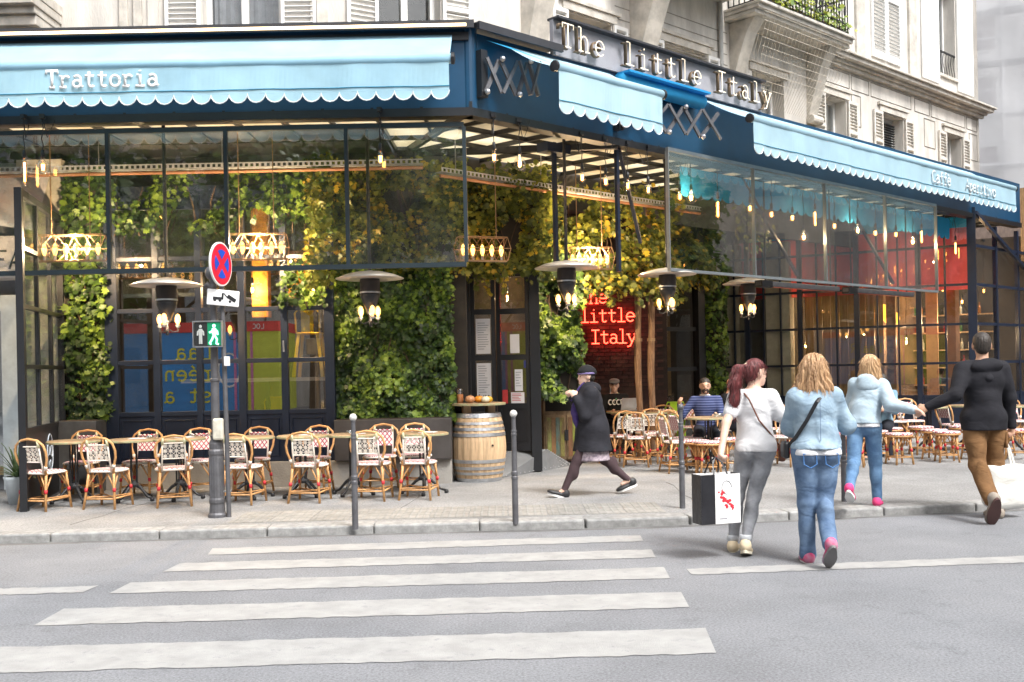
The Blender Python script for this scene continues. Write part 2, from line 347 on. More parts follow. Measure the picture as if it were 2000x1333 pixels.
def paint(pts, z=.004):
    P = [GR(*p) for p in pts]; q = MB(); n = 60
    # worn edges: subdivided outline with slight waver
    top = [P[0].lerp(P[1], i/n) for i in range(n+1)]; bot = [P[3].lerp(P[2], i/n) for i in range(n+1)]
    vv = []; ff = []
    for a, b in zip(top, bot):
        vv += [(a.x, a.y+random.uniform(-.018,.012), z), (b.x, b.y+random.uniform(-.012,.018), z)]
    for i in range(n): ff.append((2*i, 2*i+1, 2*i+3, 2*i+2))
    q.add(vv, ff); return q
for pts in ([(415,1072),(1250,1046),(1257,1058),(405,1085)], [(352,1101),(1272,1074),(1281,1090),(318,1118)],
            [(255,1139),(1297,1109),(1309,1131),(212,1161)], [(125,1190),(1330,1157),(1347,1188),(66,1223)],
            [(-95,1268),(1378,1228),(1400,1278),(-240,1322)]):
    paint(pts).build('crossing_stripe', paint_w, road)
paint([(-500,1165),(192,1145),(162,1158),(-560,1182)]).build('lane_mark', paint_w, road)
paint([(1340,1112),(2300,1075),(2300,1089),(1352,1124)]).build('lane_mark', paint_w, road)
tact = M('tactile_slab', (.26,.252,.235), .85, var=.25, scale=6, bump=.3, bscale=60, rnd=.08)
tm = MB().rect(-.2,.2,-.2,.2,-.02,.004)
for i in range(5):
    for j in range(5): tm.lathe([(.018,.004),(.012,.009),(.001,.01)], ((i-2)*.075,(j-2)*.075,0), 8)
tme = tm.mesh('tactile_slab')
for k in range(11):
    for j in range(2):
        xx = -2.75+k*.412; place('tactile_slab', tme, tact, pavement, (xx, kerbY(xx)+.62+j*.412, PAVE+.0005*random.random()), .02)
joint = M('pavement_seam', (.13,.125,.12), .95, bump=.2)
for k in range(3):
    a = Vector((-4.6+k*3.3, 10.6+.1*k)); b = a+Vector((random.uniform(-.25,.25), 2.6))
    MB().tube([(a.x+(b.x-a.x)*i/8+random.uniform(-.03,.03), a.y+(b.y-a.y)*i/8, PAVE+.001) for i in range(9)], .0035, 4, flat=.3).build('crack', joint, pavement)

gut = M('gutter_dirt', (.15,.148,.145), .95, var=.4, scale=3)
for i in range(26):
    x_ = -13+i*1.1; MB().add([(x_,kerbY(x_)-.09-.05*random.random(),.0015),(x_+1.1,kerbY(x_+1.1)-.09-.05*random.random(),.0015),(x_+1.1,kerbY(x_+1.1)+.02,.0015),(x_,kerbY(x_)+.02,.0015)], [(0,1,2,3)]).build('gutter', gut, road)

# ================================================================ the corner building above the canopy
bld = thing('corner_building', 'pale limestone corner apartment building with white shutters above the blue canopy', 'building')
WI = 2.6
LW = (Vector((-12,14.5,0)), 0.0); cA = Vector((-2.6,14.5,0)); cB = RW(3.0, WI, 0); cA_ = (cA, math.atan2((cB-cA).y, (cB-cA).x)); cL = (cB-cA).length
RWL = (RW(0, WI, 0), RA)
def wall(frame, x0, x1, z0, z1, holes, th=.45, mat=stone, name='wall'):
    mb = MB(); xs = sorted(set([x0,x1]+[h[0] for h in holes]+[h[1] for h in holes]))
    for a, b in zip(xs, xs[1:]):
        hz = sorted([(h[2], h[3]) for h in holes if h[0] <= a+1e-6 and h[1] >= b-1e-6]); z = z0
        for p, q in hz:
            if p > z: mb.rect(a, b, 0, th, z, p)
            z = q
        if z < z1: mb.rect(a, b, 0, th, z, z1)
    return mb.build(name, mat, bld, loc=frame[0], rz=frame[1])
def slatted(mb, x0, x1, z0, z1, y=0, pitch=.075, th=.012):
    z = z0+.05
    while z < z1-.04: mb.box(((x0+x1)/2, y, z), (x1-x0, .045, th), rx=-.7); z += pitch
    return mb
def window(frame, x0, x1, z0, z1, parent=bld, depth=.22, midbar=True, cross=(.5,), shut=None, shutmat=white_p, sill=True, curtain=None):
    wo = MB(); d = depth; fw = .07
    wo.rect(x0, x0+fw, d, d+.06, z0, z1); wo.rect(x1-fw, x1, d, d+.06, z0, z1); wo.rect(x0+fw, x1-fw, d, d+.06, z0, z0+fw); wo.rect(x0+fw, x1-fw, d, d+.06, z1-fw, z1)
    if midbar: wo.rect((x0+x1)/2-.05, (x0+x1)/2+.05, d-.01, d+.05, z0+fw, z1-fw)
    w_ = wo.build('window', white_p, parent, loc=frame[0], rz=frame[1])
    MB().rect(x0+fw, x1-fw, d+.035, d+.04, z0+fw, z1-fw).build('pane', glass_n, w_)
    if curtain:
        cu = MB(); n = 24; vv = []; ff = []
        for i in range(n+1):
            xx = x0+fw+(x1-x0-2*fw)*i/n; yy = d+.14+.025*math.sin(i*1.9)
            vv += [(xx, yy, z0), (xx, yy, z1)]
        for i in range(n): ff.append((2*i, 2*i+2, 2*i+3, 2*i+1))
        cu.add(vv, ff).build('curtain', curtain, w_)
    MB().rect(x0-.1, x1+.1, d+.42, d+.44, z0-.1, z1+.1).build('room_shade_board', dark_in, w_)  # added dark board stands in for the shade of the room
    if sill: MB().rect(x0-.05, x1+.05, -.06, depth, z0-.07, z0-.004).build('sill', stone_d, w_)
    if shut:
        sw = shut if not isinstance(shut, tuple) else shut[0]
        for a, b in ((x0-sw-.02, x0-.02), (x1+.02, x1+sw+.02)):
            sm = MB(); sm.rect(a, a+.05, -.06, -.02, z0, z1); sm.rect(b-.05, b, -.06, -.02, z0, z1)
            for zz in (z0, (z0+z1)/2-.03, z1-.06): sm.rect(a+.05, b-.05, -.06, -.02, zz, zz+.06)
            s_ = sm.build('shutter', shutmat, parent, loc=frame[0], rz=frame[1])
            tag(slatted(MB(), a+.05, b-.05, z0, z1, -.04).build('slats', shutmat, s_), kind='stuff')
    return w_
greycur = M('lace_curtain', (.42,.42,.46), .9, var=.2, bump=.1, trans=.3)
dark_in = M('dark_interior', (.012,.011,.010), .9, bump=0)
# left wall (parallel to the street)
o = 12.0
wall(LW, 0, 9.4, 4.63, 9, [(7.72,8.82,5.9,8.4)])
window(LW, 7.72, 8.82, 5.9, 8.4, shut=.5, curtain=greycur)
for px in (4.0, 6.55, 6.75, 9.25): MB().rect(px, px+.12, -.05, -.002, 5.5, 9).build('pilaster', stone_d, bld, loc=LW[0], rz=0, bevel=.01)
MB().rect(6.95, 7.1, -.03, -.002, 5.5, 9).build('pilaster', stone, bld, loc=LW[0])
# balcony end and capital at the far left
bc = thing('stone_balcony_end', 'moulded stone balcony end with carved capital above the left end of the awning', 'balcony', (-6.2,14.5,0))
bm = MB()
for (p, z0, z1) in ((.95,6.72,6.86),(.9,6.6,6.72),(.8,6.5,6.6),(.74,6.36,6.5)): bm.rect(-2.6+p*.0, -.25+p*.2, -p, -.004, z0, z1)
bm.build('slab', stone_d, bc, bevel=.01)
cp = MB().rect(-.52,-.18,-.6,-.004,6.26,6.36).rect(-.5,-.2,-.52,-.004,5.7,6.26); cp.tube([(-.52,-.56,6.2),(-.44,-.58,6.17),(-.35,-.6,6.21),(-.26,-.58,6.17),(-.18,-.56,6.2)], .035, 8)
cp.ball((-.35,-.54,6.02), (.15,.07,.12)); cp.build('capital', stone_d, bc, bevel=.01)
# cut corner wall
wall(cA_, 0, cL, 4.63, 9, [(cL*.5-.62,cL*.5+.38,5.7,8.4)])
window(cA_, cL*.5-.62, cL*.5+.38, 5.7, 8.4, shut=.48)
MB().rect(-.08,.08,-.05,-.002,5.5,9).build('pilaster', stone_d, bld, loc=cA_[0], rz=cA_[1])
# right wall: mezzanine with small windows, cornice, floor above
WT = [(4.4,5.5),(6.9,8.2),(9.75,10.9),(12.5,13.45),(15.1,16.2),(18.5,19.45)]
TE = 20.6
wall(RWL, 3.0, TE, 4.63, 8.3, [(a,b,6.1,7.5) for a, b in WT])
wall(RWL, 3.0, TE, 8.3, 13.5, [(18.2,19.2,9.0,11.4)], name='wall')
MB().rect(0,.45,0,9,4.9,13.5).build('wall', stone, bld, loc=RW(TE,WI,0)-0.45*D, rz=RA)
for k, (a, b) in enumerate(WT):
    window(RWL, a, b, 6.1, 7.5, depth=.28, midbar=True, shut=None if k == 2 else (.42 if k > 2 else .36), shutmat=white_p if k < 3 else M('old_shutter', (.66,.63,.58), .7, var=.2), sill=False)
    MB().rect(a-.12,b+.12,-.04,-.002,7.52,7.66).rect(a-.2,b+.2,-.07,-.002,7.662,7.72).build('lintel', stone_d, bld, loc=RWL[0], rz=RA)
    if k == 4: tag(slatted(MB(), a+.08, b-.08, 6.2, 7.42, .2, .06).build('blind', black, bld, loc=RWL[0], rz=RA), kind='stuff')
cn = MB()
for p, z0, z1 in ((.1,8.18,8.26),(.17,8.262,8.33),(.3,8.332,8.42),(.36,8.422,8.47)): cn.rect(12.35, TE+p, -p, -.002, z0, z1)
cn.build('cornice', stone_d, bld, loc=RWL[0], rz=RA, bevel=.008)
groove = M('stone_joint', (.30,.275,.24), .9, bump=0)
for a, b, z0, z1 in [(12.6,13.6,7.8,8.12),(13.7,14.5,7.8,8.12),(14.6,16.6,7.8,8.12),(16.8,17.6,7.8,8.12),(17.7,19.7,7.8,8.12),(19.8,20.45,7.8,8.12),(13.7,14.1,7.0,7.7),(17.3,17.9,7.0,7.7),(19.95,20.45,7.0,7.7)]:
    MB().tube([(a,-.004,z0),(b,-.004,z0),(b,-.004,z1),(a,-.004,z1)], .012, 4, closed=True).build('panel_moulding', groove, bld, loc=RWL[0], rz=RA)
for i in range(12):
    z = 5.75+i*.21
    MB().rect(5.6,8.9,-.006,-.001,z,z+.016).build('joint_line', groove, bld, loc=RWL[0], rz=RA)
# upper floor: closed louvred shutters and a window with open shutters and iron guard
for a, b in ((14.65,15.35),(15.38,16.08)):
    sm = MB(); sm.rect(a,a+.07,-.05,-.005,8.75,12); sm.rect(b-.07,b,-.05,-.005,8.75,12); sm.rect(a+.07,b-.07,-.05,-.005,8.75,8.9); sm.rect(a+.07,b-.07,-.05,-.005,10.2,10.32)
    s_ = sm.build('closed_shutter', white_p, bld, loc=RWL[0], rz=RA); tag(slatted(MB(), a+.07, b-.07, 8.9, 12, -.03, .09).build('slats', white_p, s_), kind='stuff')
MB().rect(13.9,14.3,-.06,-.002,8.5,13.5).build('pilaster', stone_d, bld, loc=RWL[0], rz=RA)
MB().rect(16.5,16.9,-.06,-.002,8.5,13.5).build('pilaster', stone_d, bld, loc=RWL[0], rz=RA)
window(RWL, 18.2, 19.2, 9.0, 11.4, depth=.3)
for a, b in ((17.2,18.15),(19.25,20.2)): MB().rect(a,b,-.06,-.01,8.7,11.6).build('open_shutter', white_p, bld, loc=RWL[0], rz=RA, bevel=.01)
gd = MB().bar((18.2,.02,9.6),(19.2,.02,9.6),.04)
for i in range(7):
    gd.tube([(18.25+i*.15+.05*math.cos(a*.8), .02, 9.03+a*.09) for a in range(7)], .009, 5)
gd.build('window_guard', black, bld, loc=RWL[0], rz=RA)
# balcony on consoles
bal = rthing('balcony', 'stone balcony with black wrought iron railing and plants above the long blue awning', 'balcony')
sl = MB()
for p, z0, z1 in ((.72,8.28,8.36),(.8,8.362,8.44),(.86,8.442,8.5)): sl.rect(8.86-p*.06,12.3+p*.06,WI-p,WI-.004,z0,z1)
sl.build('slab', stone_d, bal, bevel=.01)
def console(parent, t, z0, z1, proj, wd=.34, bulge=True, mat=stone_d):
    pr = [(0,z0)]; n = 12
    for i in range(n+1):
        a = i/n; pr.append((-proj*(a**2.2)*.98-.1*math.sin(PI*min(1,a*1.15)), z0+(z1-z0)*a))
    pr += [(0,z1)]
    mb = MB(); m = len(pr); vv = [(t-wd/2, WI+p, z) for p, z in pr]+[(t+wd/2, WI+p, z) for p, z in pr]
    mb.add(vv, [tuple(range(m)), tuple(range(2*m-1, m-1, -1))]+[(i, m+i, m+(i+1) % m, (i+1) % m) for i in range(m)])
    mb.tube([(t-wd/2-.03, WI-.1, z0+.12),(t+wd/2+.03, WI-.1, z0+.12)], .1, 12)
    mb.build('console', mat, parent, bevel=.01)
console(bal, 9.15, 6.9, 8.275, .62); console(bal, 11.95, 6.7, 8.275, .62)
rl = MB(); zt = 9.5
P4 = [(8.95,WI-.02),(8.95,WI-.76),(12.2,WI-.76),(12.2,WI-.02)]
for (a, b), (c, d) in zip(P4, P4[1:]):
    for z in (8.56, 8.75, 9.3, zt): rl.bar((a,b,z),(c,d,z),.03)
    n = int(math.hypot(c-a,d-b)/.11)
    for i in range(n+1):
        x_, y_ = a+(c-a)*i/n, b+(d-b)*i/n; rl.bar((x_,y_,8.5),(x_,y_,zt),.018)
        if i % 2 == 0: rl.tube([(x_+.045*math.cos(q)*(c-a)/max(abs(c-a),.01 if abs(c-a)>.5 else 9), y_, 9.02+.12*math.sin(q)) for q in [k*PI/4 for k in range(8)]], .009, 4, closed=True)
rl.build('railing', black, bal)
# scroll consoles on the wall left of the balcony
for k, (t, z0, z1, pj) in enumerate(((3.55,5.95,8.2,.75),(6.2,6.0,8.6,1.0))):
    cb = rthing('scroll_console', ('short scrolled stone console beside the start of the lettered sign', 'tall curved stone console behind the middle of the lettered sign')[k], 'console', 'carved consoles on the corner building')
    console(cb, t, z0, z1, pj, .42)
    if k == 0: MB().lathe([(.02,-.24),(.2,-.22),(.2,.22),(.02,.24)], (0,0,0), 20).build('scroll', stone_d, cb)
    if k == 0:
        s_ = cb.children[-1]; s_.rotation_euler = (0, PI/2, 0); s_.location = (t, WI-.45, 6.35)
MB().rect(5.4,8.7,WI-1.05,WI-.004,8.6,8.8).build('balcony_slab', stone_d, bld, loc=C0, rz=RA)
# pigeon netting hanging in front of the balcony underside
netm, t_, b_ = newmat('pigeon_net'); b_.inputs['Base Color'].default_value = (.55,.5,.42,1)
nn = MB()
for i in range(27):
    t = 8.95+i*.125; nn.tube([(t,WI-.84,8.3),(t+.05,WI-.55,7.6),(t*.6+10.5*.4,WI-.2,6.75)], .004, 3)
for j in range(10):
    a = j/10; nn.tube([(8.95*(1-.35*a)+10.5*.35*a, WI-.84+.55*a, 8.3-1.4*a),(12.2*(1-.35*a)+10.5*.35*a, WI-.84+.55*a, 8.3-1.4*a)], .004, 3)
tag(nn.build('pigeon_net', netm, bal), kind='stuff')

# ================================================================ scaffolded building far right
sc = thing('scaffolded_building', 'building wrapped in white netting and scaffolding at the far right', 'building', (19.0,46,0), R(-20))
MB().rect(0,22,1.2,8,0,26).build('wall', M('rendered_wall', (.82,.81,.81), .9, var=.06), sc)
for i in range(3):
    for j in range(5):
        x_, z_ = 1.6+i*3.2, 3.2+j*3.1
        f_ = MB().rect(x_-.1,x_+1.3,1.1,1.19,z_-.1,z_+1.9).build('window', white_p, sc)
        MB().rect(x_,x_+1.2,1.06,1.09,z_,z_+1.8).build('pane', M('dull_pane', (.30,.27,.28), .3, bump=0), f_)
tubem = M('scaffold_tube', (.5,.5,.52), .5, metal=.4, bump=0)
st = MB()
for i in range(8): st.tube([(i*1.5,.05,0),(i*1.5,.05,24)], .035, 6); st.tube([(i*1.5,.95,0),(i*1.5,.95,24)], .035, 6)
for j in range(10): st.tube([(0,.05,2.3*j+1),(12,.05,2.3*j+1)], .03, 6); st.tube([(0,.05,2.3*j+2),(12,.05,2.3*j+2)], .03, 6)
st.tube([(0,0,2),(9,0,14)], .035, 6); st.build('scaffold_tubes', tubem, sc)
for j in range(9): MB().rect(0,11,.1,.9,2.3*j+.9,2.3*j+1.1).build('deck', M('scaffold_deck', (.4,.4,.42), .8), sc)
nm, t_, b_ = newmat('scaffold_net'); t_.nodes.remove(b_)
d_ = nd(t_, 'ShaderNodeBsdfDiffuse'); d_.inputs[0].default_value = (.93,.94,.96,1); tl = nd(t_, 'ShaderNodeBsdfTranslucent'); tl.inputs[0].default_value = (.93,.94,.96,1)
a1 = nd(t_, 'ShaderNodeMixShader'); a1.inputs[0].default_value = .6; tp = nd(t_, 'ShaderNodeBsdfTransparent'); a2 = nd(t_, 'ShaderNodeMixShader'); a2.inputs[0].default_value = .62
t_.links.new(d_.outputs[0], a1.inputs[1]); t_.links.new(tl.outputs[0], a1.inputs[2]); t_.links.new(tp.outputs[0], a2.inputs[1]); t_.links.new(a1.outputs[0], a2.inputs[2]); t_.links.new(a2.outputs[0], t_.nodes['Material Output'].inputs[0])
vv = []; ff = []; nx, nz = 30, 40
for j in range(nz+1):
    for i in range(nx+1): vv.append((-.3+i*.42, -.12+.06*math.sin(i*1.3+j*.4)+.04*math.sin(j*.9), j*.62))
for j in range(nz):
    for i in range(nx): a = j*(nx+1)+i; ff.append((a,a+1,a+nx+2,a+nx+1))
MB().add(vv, ff).build('netting', nm, sc, smooth=True)

# ================================================================ canopy
can = thing('glass_canopy', 'dark blue steel canopy with cream roof panes wrapping the restaurant corner', 'canopy')
XL = -8.6; ZB, ZT = 4.68, 5.62
MB().rect(XL,-.42,12.0,12.12,ZB,ZT).build('fascia', fascia_m, can)
MB().rect(0.0,16.4,0,.12,ZB,ZT-.05).build('fascia', fascia_m, can, loc=C0, rz=RA)
MB().lathe([(.09,ZB-.003),(.09,ZT+.02)], (-.43,12.07,0), 16).build('corner_post', fascia_m, can)
MB().rect(XL,-.36,11.86,12.3,ZT+.002,ZT+.03).rect(XL,-.36,11.82,11.86,ZT-.06,ZT+.03).build('cap', cap_m, can)
MB().rect(XL,-.45,11.805,11.819,ZT-.045,ZT-.015).build('light_strip', strip_m, can)
MB().rect(XL,-.43,11.95,11.998,ZT-.16,ZT-.07).build('trim', cap_m, can)
MB().rect(0,1.4,-.14,.3,ZT+.002,ZT+.03).rect(0,1.4,-.18,-.14,ZT-.06,ZT+.03).build('cap', cap_m, can, loc=C0, rz=RA)
MB().rect(XL,-.4,11.97,12.16,ZB-.1,ZB-.004).build('lower_beam', black, can)
MB().rect(0,16.4,-.03,.16,ZB-.1,ZB-.004).build('lower_beam', black, can, loc=C0, rz=RA)
# roof panes, clipped along the mitre of the corner
def clip(poly, a, b, c):          # keep a*x+b*y<=c
    out = []
    for i in range(len(poly)):
        p, q = poly[i], poly[(i+1) % len(poly)]; fp, fq = a*p[0]+b*p[1]-c, a*q[0]+b*q[1]-c
        if fp <= 0: out.append(p)
        if fp*fq < 0: s = fp/(fp-fq); out.append((p[0]+(q[0]-p[0])*s, p[1]+(q[1]-p[1])*s))
    return out
DEP = 2.5
mt = (DEP*(1-math.cos(RA))/math.sin(RA)); mi = C0.x-DEP*math.sin(RA)+mt*math.cos(RA)     # inner mitre point
def zc(i): return ZB+.02+.03*i
rows = [(.05,.85),(.9,1.65),(1.7,2.45)]
pw = .58
def pane(poly, frame):
    if len(poly) < 3: return
    mb = MB(); n = len(poly); vv = [(x_,y_,zc(y_)) for x_,y_ in poly]+[(x_,y_,zc(y_)+.02) for x_,y_ in poly]
    mb.add(vv, [tuple(range(n-1,-1,-1)), tuple(range(n,2*n))]+[(i,(i+1)%n,n+(i+1)%n,n+i) for i in range(n)])
    mb.build('roof_pane', ceil_m, can, loc=frame[0], rz=frame[1])
LFr = (Vector((-.42,12,0)), 0.0); RFr = (C0, RA)
# left frame: x<=mitre ; mitre line from (0,0) to (mi+.42, DEP)
mx_ = (mi+.42)/DEP
for r0, r1 in rows:
    for k in range(14):
        if r0 < .5 or k < 2: pane(clip([(-k*pw-pw+.02,r0),(-k*pw-.02,r0),(-k*pw-.02,r1),(-k*pw-pw+.02,r1)], 1, -mx_, -.03), LFr)
    for k in range(28):
        pane(clip([(k*pw+.02,r0),(k*pw+pw-.02,r0),(k*pw+pw-.02,r1),(k*pw+.02,r1)], -1, mt/DEP, -.03), RFr)
rb = MB()
for k in range(15):
    x_ = -k*pw; i0 = max(0, x_/mx_) if k == 0 else 0
    rb.bar((x_,0,zc(0)-.03),(x_,min(DEP, abs(x_/mx_) if k < 3 and x_ > mx_*DEP else DEP),zc(DEP)-.03),.035,.06)
rb.bar((0,0,zc(0)-.04),(mx_*DEP,DEP,zc(DEP)-.04),.07,.09)
for i in (.875,1.675): rb.bar((mx_*i,i,zc(i)-.03),(-8.2,i,zc(i)-.03),.04,.06)
rb.build('roof_bars', black, can, loc=LFr[0])
MB().rect(-8.2,-2*pw-.05,.9,2.48,zc(0)-.0,zc(0)+.03).build('dark_roof_panel', cap_m, can, loc=LFr[0])
rb = MB()
for k in range(1, 29):
    x_ = k*pw; rb.bar((x_,0,zc(0)-.03),(x_,min(DEP, x_*DEP/mt),zc(DEP)-.03),.035,.06)
for i in (.875,1.675): rb.bar((mt/DEP*i,i,zc(i)-.03),(16.2,i,zc(i)-.03),.04,.06)
rb.bar((2.6,0,zc(0)-.12),(.8,2.5,zc(2.5)-.12),.07,.09)
rb.build('roof_bars', black, can, loc=RFr[0], rz=RA)
bracem = navy
def hang(mb): mb.build('hanger', bracem, can, loc=RFr[0], rz=RA)
t0, p0, _ = RT(1105,400,-.35); t1, p1, _ = RT(1217,400,0); t2 = RT(1480,400,0)[0]
hang(MB().bar((t0,.55,3.0),(t0,.55,ZB-.05),.05).rect(t0-.22,t0+.22,.45,.65,ZB-.2,ZB-.08))
hang(MB().bar((t1,.1,2.9),(t1,.1,ZB-.05),.05)); hang(MB().bar((t1+.05,.1,ZB-.1),(t1+.95,.5,3.4),.045))
hang(MB().bar((t2,.3,ZB-.1),(t2+1.6,.3,3.1),.045)); hang(MB().bar((t2+3.2,.3,ZB-.1),(t2+5.0,.3,3.1),.045))
# building soffit and steel lintel behind the roof panes
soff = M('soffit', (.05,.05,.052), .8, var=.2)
sof = thing('soffit', 'dark soffit and steel lintel of the building under the canopy', 'ceiling'); struct(sof); del sof['category']
MB().prism([(XL,14.55),(mi,14.55),(RW(mt,DEP+.05,0).x,RW(mt,DEP+.05,0).y),(RW(16.4,DEP+.05,0).x,RW(16.4,DEP+.05,0).y),(RW(16.4,12,0).x,RW(16.4,12,0).y),(-2,34),(XL,24)], 4.5, 4.62).build('slab', soff, sof)
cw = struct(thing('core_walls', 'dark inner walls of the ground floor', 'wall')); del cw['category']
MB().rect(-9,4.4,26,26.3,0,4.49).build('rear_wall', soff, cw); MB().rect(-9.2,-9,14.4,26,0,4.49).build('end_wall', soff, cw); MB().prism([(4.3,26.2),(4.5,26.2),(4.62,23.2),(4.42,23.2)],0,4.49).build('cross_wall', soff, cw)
MB().rect(XL,mi,14.47,14.535,4.18,5.05).build('lintel', M('lintel_steel', (.09,.09,.095), .5, metal=.2), sof)
MB().rect(mt,16.2,DEP-.02,DEP+.045,4.18,5.05).build('lintel', soff, sof, loc=RFr[0], rz=RA)
# perforated cable tray with copper pipe
traym = M('perforated_tray', (.62,.62,.63), .4, metal=.5, bump=0); copper = M('copper_pipe', (.6,.28,.14), .4, metal=.6, bump=.05)
def tray(label, fr, x0, x1, y, z):
    tr = thing('cable_tray', label, 'cable tray', fr[0], fr[1], 'perforated trays under the canopy')
    mb = MB(); n = int((x1-x0)/.07)
    mb.rect(x0,x1,y,y+.14,z,z+.006).rect(x0,x1,y-.003,y+.003,z+.045,z+.06)
    for i in range(n): mb.rect(x0+i*.07,x0+i*.07+.03,y-.003,y+.003,z+.006,z+.045)
    mb.build('tray', traym, tr)
    cpb = MB().tube([(x0,y+.03,z-.05),(x1,y+.03,z-.05)], .022, 8); cpb.build('pipe', copper, tr)
    h = MB()
    for i in range(int((x1-x0)/1.6)+1): h.bar((x0+.3+i*1.6,y+.07,z+.06),(x0+.3+i*1.6,y+.07,4.66),.012)
    h.build('hanger_rods', steel, tr)
tray('perforated steel cable tray with copper pipe above the left terrace', (Vector((0,0,0)),0), -7.2, -1.1, 13.2, 4.28)
tray('perforated steel cable tray with copper pipe right of the corner', RFr, .6, 6.2, 1.3, 4.2)

# ================================================================ awnings
def valance(mb, x0, x1, y, zt, zs, n, dz):
    w_ = (x1-x0)/n; vv = []; ff = []; m = 8
    nn = n*4; wob = lambda q: y+.010*math.sin(q*5.3)+.006*math.sin(q*13.1+1)
    b_ = len(mb.v); mb.add([(x0+(x1-x0)*i/nn, wob(x0+(x1-x0)*i/nn) if z == zs else y+.3*(wob(x0+(x1-x0)*i/nn)-y), z) for i in range(nn+1) for z in (zs, zt)], [(2*i,2*i+2,2*i+3,2*i+1) for i in range(nn)])
    for i in range(n):
        a = x0+i*w_; vv.append((a+w_/2,wob(a+w_/2),zs)); c = len(vv)-1
        for k in range(m+1):
            th = PI*k/m; vv.append((a+w_/2-math.cos(th)*w_/2*.985, wob(a+w_/2-math.cos(th)*w_/2), zs-.001-math.sin(th)*dz))
        ff += [(c,c+1+k,c+2+k) for k in range(m)]
    return mb.add(vv, ff)
def scallop_edge(x0, x1, y, zs, n, dz):
    w_ = (x1-x0)/n; pts = []
    for i in range(n):
        for k in range(9 if i == n-1 else 8): th = PI*k/8; q = x0+i*w_+w_/2-math.cos(th)*w_/2; pts.append((x0+i*w_+w_/2-math.cos(th)*w_/2*.985, y-.002+.010*math.sin(q*5.3)+.006*math.sin(q*13.1+1), zs-math.sin(th)*dz))
    return pts
letter_f = M('letter_faded', (.68,.76,.8), .6, bump=0)
letter_w = M('letter_white', (.86,.86,.85), .6, bump=0)
def awning(label, fr, x0, x1, o, zb, zf, zv, n, canv, text=None, name='awning', group='scalloped blue awnings'):
    aw = thing(name, label, 'awning', fr[0], fr[1], group); ny = 10; vv = []; ff = []
    nxs = 24
    for j in range(ny+1):
        a = j/ny
        for i in range(nxs+1):
            xx = x0+(x1-x0)*i/nxs; vv.append((xx, -.05-(o-.05)*a, zb+(zf-zb)*a-.035*math.sin(PI*a)*(1+.3*math.sin(xx*2.3))))
    for j in range(ny):
        for i in range(nxs): p = j*(nxs+1)+i; ff.append((p,p+1,p+nxs+2,p+nxs+1))
    MB().add(vv, ff).build('fabric', canv, aw, smooth=True)
    MB().tube([(x0-.03,-o,zf),(x1+.03,-o,zf)], .055, 12).build('front_bar', canv, aw, smooth=True)
    va = valance(MB(), x0, x1, -o-.03, zf-.045, zv, n, .1).build('valance', canv, aw)
    MB().tube(scallop_edge(x0,x1,-o-.03,zv,n,.1), .007, 4).build('piping', piping, va)
    MB().tube([(x0+(x1-x0)*i/80,-o-.036+.8*(.010*math.sin((x0+(x1-x0)*i/80)*5.3)+.006*math.sin((x0+(x1-x0)*i/80)*13.1+1)),zv+.045) for i in range(81)], .006, 4).build('seam', M('seam_thread', (.05,.25,.4), .8, bump=0), va)
    for xx in (x0-.04, x1+.04): MB().lathe([(.02,-.02),(.065,-.015),(.065,.02),(.02,.03)], (0,0,0), 12).build('end_cap', black, aw).location = (xx,-o,zf)
    for ch in aw.children:
        if ch.name.startswith('end_cap'): ch.rotation_euler = (0,PI/2,0)
    if text:
        for tx, xx, h in text:
            letters(tx, xx, zv+.105, h, h*.095, letter_w if tx[0] == 'T' else letter_f, va, y=-o-.05, flat=.12, adv=.53)
    return aw
XT = PX(92,168,11.15).x
awning('wide left blue awning with white Trattoria lettering and scalloped edge', (Vector((0,12,0)),0), XL, -.62, .85, 5.52, 5.0, 4.65, 40, canvas, [('Trattoria', XT, .18)])
a1_, a3_ = RT(1088,130,.9)[0], RT(1290,188,.9)[0]
aw1 = awning('short half-open blue awning between the two pairs of scissor arms', RFr, a1_, a3_, .9, 5.5, 5.05, 4.62, 9, canvas_l)
b0, b1 = RT(1467,222,.9)[0], RT(1980,372,.9)[0]
aw3 = awning('long blue awning with pale lettering at the right end of the canopy', RFr, b0, b1, .9, 5.5, 5.05, 4.66, 42, canvas_l, [('Caffè', RT(1818,350,.93)[0], .2), ('Aperitivo', RT(1884,370,.93)[0], .2)])
rolled = rthing('rolled_awning', 'rolled up blue awning under the lettered sign', 'awning', 'scalloped blue awnings')
MB().tube([(a3_+.12,-.12,5.42),(b0-.1,-.12,5.42)], .11, 14).build('fabric_roll', canvas_d, rolled, smooth=True)
MB().rect(a3_+.12,b0-.1,-.3,-.08,5.5,5.53).build('hood', canvas_d, rolled)
MB().add([(.2,-.05,5.5),(a1_,-.05,5.5),(a1_,-.88,5.08)], [(0,1,2)]).build('side_fabric', canvas_d, aw1)
def scissor(label, ts, z0, z1, o):
    sa = rthing('scissor_arm', label, 'awning arm', 'folding awning arms'); mb = MB()
    for k in range(len(ts)-1):
        za, zb_ = (z0, z1) if k % 2 == 0 else (z1, z0); y = -o*(.25+.75*k/len(ts))
        mb.bar((ts[k],y,za),(ts[k+1],y-.05,zb_),.03,.05); mb.bar((ts[k],y-.04,zb_),(ts[k+1],y-.09,za),.022,.04)
        MB().ball((ts[k],y-.04,za), .035, 8, 6).build('pivot', steel, sa)
    mb.build('links', greyiron, sa); MB().rect(ts[0]-.05,ts[0]+.05,-.12,.0,z0-.05,z1+.1).build('bracket', black, sa)
scissor('scissor awning arm nearest the canopy corner', [.12,.3,.5,.62,.72], 4.85, 5.25, .5)
